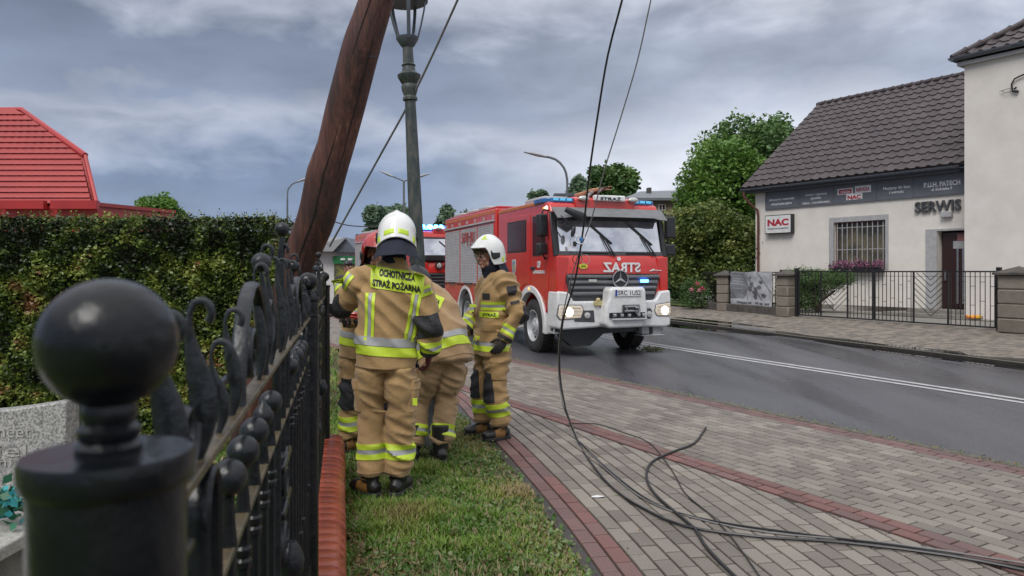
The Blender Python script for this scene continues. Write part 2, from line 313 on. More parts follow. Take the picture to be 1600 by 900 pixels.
def link(name, me, parent=None, world=False):
    o = bpy.data.objects.new(name, me); COL.objects.link(o)
    if parent is not None:
        o.parent = parent
        if world: o.matrix_parent_inverse = world_of(parent).inverted()
    return o
def world_of(o):
    m = o.matrix_basis.copy() if o.parent is None else world_of(o.parent) @ o.matrix_parent_inverse @ o.matrix_basis
    return m
def thing(name, label, cat, loc=(0,0,0), rz=0, group=None):
    o = bpy.data.objects.new(name, None); COL.objects.link(o); o.empty_display_size = .2
    o.location = loc; o.rotation_euler = (0, 0, rz); return tag(o, label, cat, group)
def tag(o, label, cat, group=None):
    o['label'] = label; o['category'] = cat
    if group: o['group'] = group
    return o
def struct(o): o['kind'] = 'structure'; return o
def copy_tree(o, parent=None):
    c = o.copy(); COL.objects.link(c); c.parent = parent
    for ch in list(o.children): copy_tree(ch, c)
    return c
def fast(name, V, FC, mats, parent=None, tint=None, world=False, smooth=False, kind=None):
    me = bpy.data.meshes.new(name); V = np.asarray(V, np.float32); FC = np.asarray(FC, np.int32); k = FC.shape[1]
    me.vertices.add(len(V)); me.vertices.foreach_set('co', V.ravel())
    me.loops.add(FC.size); me.loops.foreach_set('vertex_index', FC.ravel())
    me.polygons.add(len(FC)); me.polygons.foreach_set('loop_start', np.arange(0, FC.size, k, dtype=np.int32)); me.polygons.foreach_set('loop_total', np.full(len(FC), k, np.int32))
    for m in (mats if isinstance(mats, list) else [mats]): me.materials.append(m)
    me.update(calc_edges=True)
    if tint is not None:
        a = me.attributes.new('tint', 'FLOAT', 'FACE'); a.data.foreach_set('value', np.asarray(tint, np.float32))
    o = link(name, me, parent, world)
    if kind: o['kind'] = kind
    return o
def leaves(C, size, aspect=.55, up=.3, droop=0):
    """diamond leaves at centres C; returns V, F(4)"""
    n = len(C); size = np.broadcast_to(size, (n,))
    d = rng.normal(size=(n,3)); d[:,2] = d[:,2]*.6-droop; d /= np.linalg.norm(d, axis=1)[:,None]
    q = rng.normal(size=(n,3)); q[:,2] += up; s = np.cross(d, q); s /= np.linalg.norm(s, axis=1)[:,None]
    L = size[:,None]*d; Wd = (size*aspect)[:,None]*s; nrm = np.cross(d, s)*size[:,None]*.12
    V = np.stack([C-L*.5, C+Wd*.5+nrm, C+L*.5, C-Wd*.5+nrm], 1).reshape(-1,3)
    return V, np.arange(n*4).reshape(-1,4)
def fbm(Pn, s, seed=0):
    return np.array([noise.noise(Vector((p[0]*s+seed, p[1]*s+seed*1.7, p[2]*s-seed))) for p in Pn])
def catmull(pts, step):
    pts = [Vector(p) for p in pts]; out = []
    for i in range(len(pts)-1):
        p0 = pts[i-1] if i else pts[0]*2-pts[1]; p1, p2 = pts[i], pts[i+1]; p3 = pts[i+2] if i+2 < len(pts) else p2*2-p1
        n = max(1, int((p2-p1).length/step))
        for k in range(n):
            t = k/n; out.append(.5*((2*p1)+(p2-p0)*t+(2*p0-5*p1+4*p2-p3)*t*t+(3*p1-p0-3*p2+p3)*t**3))
    out.append(pts[-1]); return out
_tx = {}
def textdata(s, bold=.0):
    if (s, bold) in _tx: return _tx[(s, bold)]
    c = bpy.data.curves.new('txt', 'FONT'); c.body = s; c.size = 1; c.align_x = 'CENTER'; c.offset = bold; c.resolution_u = 3
    o = bpy.data.objects.new('txt', c); COL.objects.link(o); bpy.context.view_layer.update()
    me = bpy.data.meshes.new_from_object(o.evaluated_get(bpy.context.evaluated_depsgraph_get()))
    vs = [v.co.copy() for v in me.vertices]; fs = [tuple(p.vertices) for p in me.polygons]
    bpy.data.objects.remove(o); bpy.data.curves.remove(c); bpy.data.meshes.remove(me)
    x0 = min(v.x for v in vs); x1 = max(v.x for v in vs); y0 = min(v.y for v in vs); y1 = max(v.y for v in vs)
    vs = [((v.x-(x0+x1)/2)/(x1-x0), (v.y-(y0+y1)/2)/(y1-y0)) for v in vs]
    _tx[(s, bold)] = (vs, fs); return vs, fs
def text(name, s, w, h, origin, ex, ey, m, parent, depth=.004, bold=.015, mirror=False, world=False, lift=.002):
    vs, fs = textdata(s, bold); ex = Vector(ex).normalized(); ey = Vector(ey).normalized(); ez = ex.cross(ey); o = Vector(origin); k = -1 if mirror else 1
    A = [o+ex*(x*w*k)+ey*(y*h)+ez*lift for x, y in vs]; B = [a+ez*depth for a in A]; n = len(A)
    mb = MB(); mb.add(B, fs)
    # side walls from boundary edges
    cnt = {}
    for f in fs:
        for i in range(len(f)):
            e = (f[i], f[(i+1)%len(f)]); kk = tuple(sorted(e)); cnt.setdefault(kk, []).append(e)
    base = A+B; sides = [(e[0][0], e[0][1], e[0][1]+n, e[0][0]+n) for e in cnt.values() if len(e) == 1]
    mb.add(base, sides)
    return mb.build(name, m, parent, smooth=0, world=world)
# ================================================================== THE SETTING
RZ = -.05
NEAR = [(14.5,-12),(12.3,-8.5),(7.75,-.6),(4.09,5.88),(1.92,9.8),(.06,13.1),(-1.95,16.8),(-4.3,21.5),(-7.0,28),(-10,38),(-14,52),(-22,85),(-30,125)]
FAR = [(19.5,-9),(17.5,-6),(13.2,1.6),(10.4,7.2),(8.6,12.4),(7.0,17),(4.9,23.4),(2.6,30),(-1,41),(-5.5,55),(-13.5,88),(-21.5,128)]
near = catmull([(x,y,0) for x,y in NEAR], .5); far = catmull([(x,y,0) for x,y in FAR], .5)
def resample(pl, n):
    d = [0]
    for a, b in zip(pl, pl[1:]): d.append(d[-1]+(b-a).length)
    out = []; j = 0
    for i in range(n):
        t = d[-1]*i/(n-1)
        while j < len(d)-2 and d[j+1] < t: j += 1
        out.append(pl[j].lerp(pl[j+1], (t-d[j])/(d[j+1]-d[j])))
    return out
def strip(name, A, B, za, zb, m, parent=None, kind='structure'):
    mb = MB(); mb.grid([[Vector((p.x,p.y,za)) for p in A], [Vector((p.x,p.y,zb)) for p in B]])
    return mb.build(name, m, parent, smooth=0, kind=kind)
def normals(pl):
    out = []
    for i in range(len(pl)):
        d = (pl[min(i+1,len(pl)-1)]-pl[max(i-1,0)]).normalized(); out.append(Vector((-d.y, d.x, 0)))   # left of travel (towards -x side of the road)
    return out
def offset(pl, k): return [p+n*k for p, n in zip(pl, normals(pl))]
g = MB(); g.grid([[(x,y,-.12) for x in (-900,-60,-20,0,20,60,900)] for y in (-60,0,20,60,150,1500)])
g.build('ground', M['lawn'], smooth=0, kind='structure')
nr, fr = resample(near, 200), resample(far, 200)
strip('road', nr, fr, RZ, RZ, M['asphalt'])
# double centre line
CL = catmull([(x,y,0) for x,y in [(15.6,-9),(13.0,-4.2),(8.35,4.7),(6.37,8.9),(3.3,15.5),(2.1,18.6),(.0,24.2),(-3.0,31.5),(-7,43),(-13,60),(-24,100)]], .5)
marks = thing('road_marking', 'double continuous white centre line painted along the wet road', 'road marking')
for k in (-.12, .12):
    strip('painted_line', offset(CL, k-.055), offset(CL, k+.055), RZ+.005, RZ+.005, M['mark'], marks, None)
# far pavement + kerb + puddles
KF = fr
band = offset(fr, -.14)
strip('far_kerb_top', offset(fr, 0), band, RZ+.055, RZ+.055, M['kerb'])
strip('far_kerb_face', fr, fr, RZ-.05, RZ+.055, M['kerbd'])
GL = catmull([(x,y,0) for x,y in [(24,-4),(17.5,6.2),(11.75,16.6),(11.35,17.3),(8.45,22.4),(7.38,25.5),(6.3,29.5),(4.0,36),(1,46),(-3,58),(-12,90)]], .6)
gl = resample(GL, 200)
mb = MB(); rows = []
for t in (0, .25, .5, .75, 1):
    rows.append([Vector((a.x*(1-t)+b.x*t, a.y*(1-t)+b.y*t, (RZ+.05)*(1-t)+.2*t)) for a, b in zip(band, gl)])
mb.grid(rows); mb.build('far_pavement', M['gravel'], smooth=0, kind='structure')
mb = MB(); mb.grid([[Vector((a.x,a.y,.2)) for a in gl], [Vector((a.x+9,a.y+6,.22)) for a in gl]]); mb.build('yard', M['concrete'], smooth=0, kind='structure')
mb = MB(); mb.grid([[(x,y,.235) for x in (-4,1,5.2,7.6)] for y in (27.0,33,40,60)])
vs = []
lawnpts = [(7.0,26.8),(8.2,31),(6.5,45),(2.5,47),(5.0,33.5),(6.45,28.2)]
mb = MB(); mb.add([(x,y,.24) for x,y in lawnpts], [tuple(range(len(lawnpts)))]); mb.build('far_lawn', M['lawn'], smooth=0, kind='structure')
def puddle(pts, z, group=None):
    mb = MB(); c = catmull([(x,y,z) for x,y in pts]+[(pts[0][0],pts[0][1],z)], .3)
    mb.add(c[:-1], [tuple(range(len(c)-1))]); return mb.build('puddle', M['puddle'], smooth=0, kind='structure')
# gutter water along the far kerb (ground points)
i0 = [i for i, p in enumerate(fr) if 9.5 < p.y < 26]
def gutter_water(lo, hi, w0, w1, seed):
    seg = [i for i in range(len(fr)) if lo < fr[i].y < hi]; nn = normals(fr); A = [fr[i] for i in seg]; B = []
    for k, i in enumerate(seg):
        t = k/(len(seg)-1); ww = (w0*(1-t)+w1*t)*math.sin(math.pi*min(max(t,.02),.98))**.5*(1+.5*noise.noise(Vector((fr[i].y*1.1, seed, 0)))); B.append(fr[i]+nn[i]*ww)
    mb = MB(); mb.grid([[Vector((p.x,p.y,RZ+.007)) for p in A], [Vector((p.x,p.y,RZ+.007)) for p in B]]); mb.build('puddle', M['puddle'], smooth=0, kind='structure')
gutter_water(9.0, 17.6, .45, .5, 3); gutter_water(17.8, 27, .9, 1.2, 8)
def on_far(s, t, dz=.008):
    """point on far pavement at row y~s, fraction t across"""
    i = min(range(len(fr)), key=lambda k: abs(band[k].y-s)); a, b = band[i], gl[i]
    return (a.x*(1-t)+b.x*t, a.y*(1-t)+b.y*t)
def pave_puddle(pts):
    c = catmull([(s_, t_, 0) for s_, t_ in pts+pts[:1]], .25)[:-1]; vs = []
    for q in c:
        x, y = on_far(q.x, max(.0, q.y)); vs.append((x, y, (RZ+.05)*(1-q.y)+.2*q.y+.012))
    MB().add(vs, [tuple(range(len(vs)))]).build('puddle', M['puddle'], smooth=0, kind='structure')
pave_puddle([(25.5,.16),(23.8,.20),(22.2,.19),(20.6,.16),(21.8,.13),(23.6,.12)])
pave_puddle([(25.8,.01),(23.5,.06),(21.2,.07),(19.6,.055),(18.0,.01),(20.5,.0),(23,.0)])
def mud_strip():
    seg = [i for i in range(len(fr)) if 6 < fr[i].y < 19]; A = []; B = []
    for i in seg:
        y = fr[i].y; t = .05+.035*noise.noise(Vector((y*1.3, 5, 0)))+.02*math.sin(y*3.1); a, b = band[i], gl[i]
        A.append(Vector((a.x, a.y, RZ+.062))); B.append(Vector((a.x*(1-t)+b.x*t, a.y*(1-t)+b.y*t, (RZ+.05)*(1-t)+.2*t+.010)))
    mb = MB(); mb.grid([A, B]); mb.build('mud', M['mud'], smooth=0, kind='structure')
mud_strip()
pave_puddle([(17.3,.005),(16.2,.03),(15.0,.035),(14.0,.03),(13.2,.005),(15,.0)])
# ------------------------------------------------------------------ near pavement of paving blocks
EDGE = [(1.3,-3.5),(.98,-1),(.74,1.6),(.57,3.0),(.437,3.91),(.282,4.77),(.065,5.78),(-.13,6.63),(-.39,7.6),(-.83,9.33),(-1.75,12.0),(-3.3,14.8),(-5.6,18.6),(-8.4,24),(-11.5,31),(-15,42),(-20,55)]
edge = catmull([(x,y,0) for x,y in EDGE], .25)
n_near = resample(near, 700); nn_near = normals(n_near)
def kerbdist(p):
    # signed distance to the kerb line, positive on the pavement side, with local tangent
    best = None
    for i in range(len(n_near)-1):
        a, b = n_near[i], n_near[i+1]; d = b-a; t = max(0, min(1, (p-a).dot(d)/d.length_squared)); q = a+d*t; L = (p-q).length
        if best is None or L < best[0]: best = (L, q, nn_near[i], d.normalized())
    L, q, n, d = best; return ((p-q).dot(n), q, n, d)
BANDW = 2.36
pav = MB(); pav.add([], [])
L1 = [Vector((p.x,p.y,-.013)) for p in resample(edge, 300)]; K1 = [Vector((p.x,p.y,-.013)) for p in resample([q for q in near], 300)]
pv = bpy.data.objects.new('pavement', None)
mb = MB(); mb.grid([L1, K1]); pavement = mb.build('pavement', M['joint'], smooth=0, kind='structure')
pavers = []    # (poly (world 2D), colour key)
def chop(poly, q, n):     # keep the side (p-q).n >= 0
    out = []
    for i in range(len(poly)):
        a, b = poly[i], poly[(i+1) % len(poly)]; da, db = (a-q).dot(n), (b-q).dot(n)
        if da >= 0: out.append(a)
        if da*db < 0: out.append(a.lerp(b, da/(da-db)))
    return out
PL, PW, JT = .194, .093, .013
def rows_along(curve_pts, k0, k1, side, colour, clip=None, ymax=34, ymin=1.2, stage=0):
    nm = normals(curve_pts)
    for k in range(k0, k1):
        line = [p+n*(side*(k+.5)*(PW+JT)) for p, n in zip(curve_pts, nm)]
        acc = (k % 2)*.5*(PL+JT)+random.uniform(-.01,.01); pos = 0; tgt = acc
        for i in range(len(line)-1):
            a, b = line[i], line[i+1]; d = b-a; L = d.length
            if L < 1e-6: continue
            if d.dot(curve_pts[i+1]-curve_pts[i]) < 0: pos += 0; continue
            while tgt <= pos+L:
                c = a+d*((tgt-pos)/L); tgt += PL+JT
                if c.y < ymin or c.y > ymax or c.x > 6.5: continue
                u = d/L; v = Vector((-u.y, u.x, 0)); j = random.uniform(-.0025,.0025); hl, hw = PL/2, PW/2
                poly = [c+u*sx*hl+v*(sy*hw+j) for sx, sy in ((-1,-1),(1,-1),(1,1),(-1,1))]; full = True
                if clip:
                    dist, q, n, t = kerbdist(c)
                    if dist < BANDW-.15: continue
                    if dist < BANDW+.16:
                        p2 = chop(poly, q+n*(BANDW+.004), n)
                        if len(p2) < 3: continue
                        full = len(p2) == 4 and all((x-y).length < 1e-6 for x, y in zip(p2, poly)); poly = p2
                        ar = abs(sum(poly[m_].x*poly[(m_+1)%len(poly)].y-poly[(m_+1)%len(poly)].x*poly[m_].y for m_ in range(len(poly)))/2)
                        if ar < .0015: continue
                pavers.append((c, math.atan2(u.y, u.x), poly, full, colour(k)))
            pos += L
kn = [p for p in n_near if -3 < p.y < 40]
# rows parallel to the kerb (0 = kerb): two dull red rows, grey field, two red rows
rows_along(kn, 1, 3, 1, lambda k: 'paverd')
rows_along(kn, 3, 20, 1, lambda k: 'paver')
rows_along(kn, 20, 22, 1, lambda k: 'paverd' if random.random() < .2 else 'paverr')
ed = [p for p in resample(edge, 400) if -3 < p.y < 13.5]
rows_along(ed, 0, 2, -1, lambda k: 'paverd' if (k == 0 and random.random() < .75) or random.random() < .30 else 'paverr', clip=True)
rows_along(ed, 2, 34, -1, lambda k: 'paver', clip=True)
def inset(poly, k):
    c = sum(poly, Vector())/len(poly); return [p+(c-p).normalized()*k for p in poly]
def paver_geo(poly, z):
    n = len(poly); top = inset(poly, .007)
    vs = [Vector((p.x,p.y,-.02)) for p in poly]+[Vector((p.x,p.y,z-.004)) for p in poly]+[Vector((p.x,p.y,z)) for p in top]
    fs = [(i,(i+1)%n,(i+1)%n+n,i+n) for i in range(n)]+[(i+n,(i+1)%n+n,(i+1)%n+2*n,i+2*n) for i in range(n)]+[tuple(range(2*n,3*n))]
    return vs, fs
def vis(c): return c.y > 3.7 and abs(c.x/c.y) < .70
order = sorted([i for i, p in enumerate(pavers) if vis(p[0])], key=lambda i: pavers[i][0].length); indiv = set(order[:300])
std = {}
rest = {'paver': MB(), 'paverr': MB(), 'paverd': MB()}
for i, (c, a, poly, full, ck) in enumerate(pavers):
    z = random.uniform(-.0012,.0012)
    if i in indiv:
        if full:
            if ck not in std:
                loc = [Vector((sx*PL/2, sy*PW/2, 0)) for sx, sy in ((-1,-1),(1,-1),(1,1),(-1,1))]
                v, f = paver_geo(loc, 0); std[ck] = MB().add(v, f).mesh('paver', M[ck], 0)
            o = link('paver', std[ck], pavement); o.location = (c.x, c.y, z); o.rotation_euler = (random.uniform(-.008,.008), random.uniform(-.008,.008), a)
        else:
            v, f = paver_geo([p-c for p in poly], 0); o = MB().add(v, f).build('paver', M[ck], pavement, smooth=0); o.location = (c.x, c.y, z)
    else:
        v, f = paver_geo(poly, z); rest[ck].add(v, f)
for ck, mb in rest.items():
    if mb.v:
        me = bpy.data.meshes.new('paver'); me.from_pydata(mb.v, [], mb.f); me.materials.append(M[ck]); o = link('paver', me, pavement); o['kind'] = 'stuff'
# kerb stones between pavement and road, 1 m long
ks = MB(); i = 0
kk = [p for p in resample(near, 330)]
kerb = bpy.data.objects.new('near_kerb', None)
base = MB(); base.grid([[Vector((p.x,p.y,-.14)) for p in offset(kk, .0)], [Vector((p.x,p.y,-.14)) for p in offset(kk, .1)]]); kerb = base.build('near_kerb', M['joint'], smooth=0, kind='structure')
acc = 0; pts = [p for p in near if -2 < p.y < 60]; j = 0; line = resample(pts, int(sum((b-a).length for a, b in zip(pts, pts[1:]))/1.005)+1); nl = normals(line)
for a, b, n in zip(line, line[1:], nl):
    mb = MB(); d = (b-a).normalized(); mb.bar(a+n*.045+d*.006+Vector((0,0,-.08)), b+n*.045-d*.006+Vector((0,0,-.08)), .085, .168+random.uniform(-.006,.004)); mb.build('kerb_stone', M['kerb'], kerb, smooth=0, bevel=.01, seg=1)
# tufts of moss and grit along the kerb joint
C = []
for p, n in zip(kk, normals(kk)):
    if 2 < p.y < 30:
        for _ in range(26): C.append((p.x+n.x*random.uniform(-.03,.06)+random.uniform(-.25,.25)*.5, p.y+n.y*random.uniform(-.03,.06)+random.uniform(-.2,.2)*.5*0, -.045+random.random()*.045))
# ------------------------------------------------------------------ verge
FXO = -.14
def FP(Z, h, off=0): return Vector((FXO-.2296*Z+off*.975, Z+off*.2238, h))
vb = MB(); EE = [p for p in resample(edge, 120)]
Lft = [Vector((min(FXO-.2296*p.y+.10, p.x-.02), p.y, -.02)) if p.y < 6 else Vector((min(p.x-.02, -1.6-(p.y-6)*.9), p.y, -.02)) for p in EE]
vb.grid([Lft, [Vector((p.x-.07,p.y,-.02)) for p in EE]]); vb.build('verge', M['soil'], smooth=0, kind='structure')
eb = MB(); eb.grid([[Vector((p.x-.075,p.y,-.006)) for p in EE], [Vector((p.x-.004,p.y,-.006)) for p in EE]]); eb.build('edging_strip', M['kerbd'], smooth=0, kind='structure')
ex = np.array([[p.y, p.x] for p in edge]); 
def edge_x(y): return np.interp(y, ex[:,0], ex[:,1])
def grass_patch(name, n, ylo, yhi, xl, xr, hmul, wmul, z, kind='stuff', dens_pow=1.0, mat_='grass'):
    y = ylo+(yhi-ylo)*rng.random(n)**dens_pow; a = xl(y); b = xr(y); x = a+(b-a)*rng.random(n)
    pn = np.stack([x, y, np.zeros(n)], 1)
    t1 = fbm(pn, 2.2, 3); t2 = fbm(pn, 7, 11); t3 = fbm(pn, 1.1, 31)
    keep = (t2*1.2+t1*.6+rng.random(n)*.8) > -.02
    x, y, t1, t2, t3 = x[keep], y[keep], t1[keep], t2[keep], t3[keep]; n = len(x)
    edge_d = np.clip((b[keep]-x)/.5, 0, 1)
    h = hmul*(.022+.045*rng.random(n)**1.5+.07*np.clip(t1+.05,0,1)+.05*np.clip(t2,0,1))*(.55+.45*edge_d); w = wmul*(.0030+.003*rng.random(n))
    # overhang the pavement edge a little
    ang = rng.random(n)*2*np.pi; lean = .25+.9*rng.random(n); dx, dy = np.cos(ang), np.sin(ang)
    b0 = np.stack([x, y, np.full(n, z)], 1); sx = np.stack([-dy, dx, np.zeros(n)], 1)*w[:,None]
    d = np.stack([dx*lean, dy*lean, np.ones(n)], 1); d /= np.linalg.norm(d, axis=1)[:,None]
    d2 = np.stack([dx*lean*2.2, dy*lean*2.2, np.ones(n)*.8], 1); d2 /= np.linalg.norm(d2, axis=1)[:,None]
    m1 = b0+d*(h*.55)[:,None]; tp = m1+d2*(h*.5)[:,None]
    V = np.stack([b0-sx, b0+sx, m1+sx*.8, m1-sx*.8, tp], 1).reshape(-1,3); o = np.arange(n)[:,None]*5
    Fq = np.concatenate([o+0, o+1, o+2, o+3], 1); Ft = np.concatenate([o+3, o+2, o+4, o+4], 1)
    T1 = np.concatenate([o+0, o+1, o+2], 1); T2 = np.concatenate([o+0, o+2, o+3], 1); T3 = np.concatenate([o+3, o+2, o+4], 1)
    tint = np.clip(.33+.45*t3+.55*t1+.30*(rng.random(n)-.5)+.35*(1-edge_d)*(rng.random(n)), 0, 1)*.92
    dry = rng.random(n) < .10+.35*(1-edge_d)+.5*np.clip(-t1-.05,0,1); tint[dry] = .97
    return fast(name, V, np.concatenate([T1,T2,T3]), M[mat_], tint=np.concatenate([tint]*3), kind=kind)
M['grass'] = tintmat('grass_blades', [(0, (.06,.155,.014)), (.32, (.125,.24,.026)), (.55, (.21,.29,.045)), (.72, (.24,.22,.06)), (.92, (.29,.22,.11)), (1, (.36,.28,.17))], rough=.5, trans=.3)
fx = lambda y: FXO-.2296*y+.14
gr = grass_patch('grass', 105000, 2.6, 8.5, lambda y: np.where(y < 5.6, fx(y), fx(y)-(y-5.6)*.9), lambda y: edge_x(y)-.055, 1, 1, -.02, dens_pow=.85)
tag(gr, 'rough grass verge with brown patches between the black fence and the block pavement', 'grass')
gr2 = grass_patch('grass', 30000, 8.5, 24, lambda y: -2.6-(y-6)*.85, lambda y: edge_x(y)-.055, 1.3, 2.2, -.02)
tag(gr2, 'grass verge farther back behind the firefighters beside the pavement', 'grass')
gr3 = grass_patch('grass', 14000, 1.5, 7, lambda y: FXO-.2296*y-2.6, lambda y: FXO-.2296*y-.2, 1.5, 2.2, -.1)
tag(gr3, 'bright green grass seen through the bars of the black fence', 'grass')
# broad-leaf weeds and dead leaf litter in the grass
n = 5200; y = 2.9+5.3*rng.random(n); x = fx(y)+(edge_x(y)-.03-fx(y))*rng.random(n); pn = np.stack([x,y,np.zeros(n)],1); t = fbm(pn, 2.7, 5); k = (t+.35*rng.random(n)) > .12
C = np.stack([x[k], y[k], .0+.025*rng.random(k.sum())], 1); V, Fc = leaves(C, .022+.02*rng.random(len(C)), .75, 2.5)
M['weed'] = tintmat('clover_and_weeds', [(0, (.045,.11,.02)), (.4, (.10,.18,.04)), (.65, (.22,.27,.13)), (.8, (.20,.12,.05)), (1, (.34,.25,.13))], rough=.5)
tag(fast('clover', V, Fc, M['weed'], tint=rng.random(len(C))*.75, kind='stuff'), 'patches of clover and small weeds in the grass verge', 'weeds')
n = 1500; y = 2.9+5*rng.random(n); x = fx(y)+(.05+.35*rng.random(n)**2); C = np.stack([x,y,.0+.01*rng.random(n)],1); V, Fc = leaves(C, .03+.025*rng.random(n), .7, 3)
tag(fast('dead_leaves', V, Fc, M['weed'], tint=.72+.28*rng.random(n), kind='stuff'), 'brown dead leaves lying along the foot of the brick plinth', 'leaf litter')
# grit and moss along the kerb edge
pts = [(p, n_) for p, n_ in zip(n_near, nn_near) if 2 < p.y < 22]; C = []
for p, n_ in pts:
    for _ in range(14):
        q = p+n_*random.gauss(.01,.03)+Vector((random.uniform(-.1,.1)*.5, random.uniform(-.1,.1), 0))*.8; C.append((q.x, q.y, .003+random.random()*.006))
C = np.array(C); V, Fc = leaves(C, .014+.014*rng.random(len(C)), .8, 3)
tag(fast('moss', V, Fc, M['weed'], tint=.3+.6*rng.random(len(C)), kind='stuff'), 'moss and grit caught along the kerb at the road edge', 'moss')
# ------------------------------------------------------------------ brick plinth + fence
pl = thing('brick_plinth', 'low red brick plinth with rounded glazed coping bricks under the black fence', 'brick plinth', (0,0,0))
mb = MB(); mb.prism([(-.12,-.1),(.10,-.1),(.10,.2),(-.12,.2)], .3, 5.62, lambda u,v,w: FP(w, v, u)); mb.build('plinth_core', M['brick'], pl)
prof = [(-.15,.14),(-.15,.24)]+[(.105-.0+.045*math.sin(a)-.0, .255+.045*math.cos(a)) for a in [R(x) for x in (0,25,50,75,90)]]+[(.15,.15),(.13,.135),(.105,.14)]
prof = [(-.15,.14),(-.15,.26),(-.12,.295),(0,.305),(.08,.30),(.12,.285),(.143,.26),(.15,.225),(.15,.15),(.11,.14)]
k = 0; Z = .4
while Z < 5.6:
    mb = MB(); w = .088; j = random.uniform(-.003,.003)
    vs = []; K = len(prof)
    for zz, sc in ((Z, -.006), (Z+.006, 0), (Z+w-.006, 0), (Z+w, -.006)):
        for u, v in prof: vs.append(FP(zz, v+(sc if v > .2 else 0)+j, (u+(sc if u > 0 else -sc))+j))
    fs = [(r*K+i, r*K+(i+1)%K, (r+1)*K+(i+1)%K, (r+1)*K+i) for r in range(3) for i in range(K)]+[tuple(range(K)), tuple(range(4*K-1,3*K-1,-1))]
    mb.add(vs, fs); mb.build('brick', M['brick'], pl, smooth=50); Z += .097
fence = thing('iron_fence', 'ornate black wrought iron fence with ball finials and scrollwork beside the grave', 'fence', (0,0,0))
fdir = (FP(1,0)-FP(0,0)).normalized(); fside = Vector((.975,.2238,0)); fup = Vector((0,0,1))
HR, HL = 1.365, 1.21
frot = Matrix((fside, fdir, fup)).transposed()
posts = (.42, 2.95, 5.5)
for i, Z in enumerate(posts):
    mb = MB(); rp = .0408; c = FP(Z, 0)+Vector((.0065 if i == 0 else 0,0,0)); top = 1.445
    mb.lathe([(rp, .28), (rp, top-.014)], 40, (c.x, c.y, 0)); po = mb.build('fence_post', M['black'], fence)
    mb = MB(); mb.lathe([(.040, top-.018), (.0442, top-.013), (.045, top-.009), (.045, top-.001), (.044, top+.002), (.0,top+.003)], 56, (c.x, c.y, 0), cap=False); mb.build('post_cap', M['black'], po)
    mb = MB(); mb.bar(c+fdir*-.04+fside*.012+Vector((0,0,1.375)), c+fdir*.05+fside*.012+Vector((0,0,1.375)), .05, .006); mb.build('rail_bracket', M['black'], po, bevel=.002)
    mb = MB(); zc = top+.012
    mb.lathe([(.0165, top), (.0175, top+.003), (.0175, top+.006), (.0145, top+.009), (.0165, top+.012), (.0165, top+.016), (.0135, top+.019), (.0150, top+.023), (.0145, top+.028), (.012, top+.034)], 28, (c.x, c.y, 0)); mb.build('collar', M['black'], po)
    mb = MB(); mb.ball((c.x, c.y, 1.509), .0368, 48, 28); mb.build('ball_finial', M['black'], po, smooth=80)
def zones(a, b): return (a+.05, b-.045)
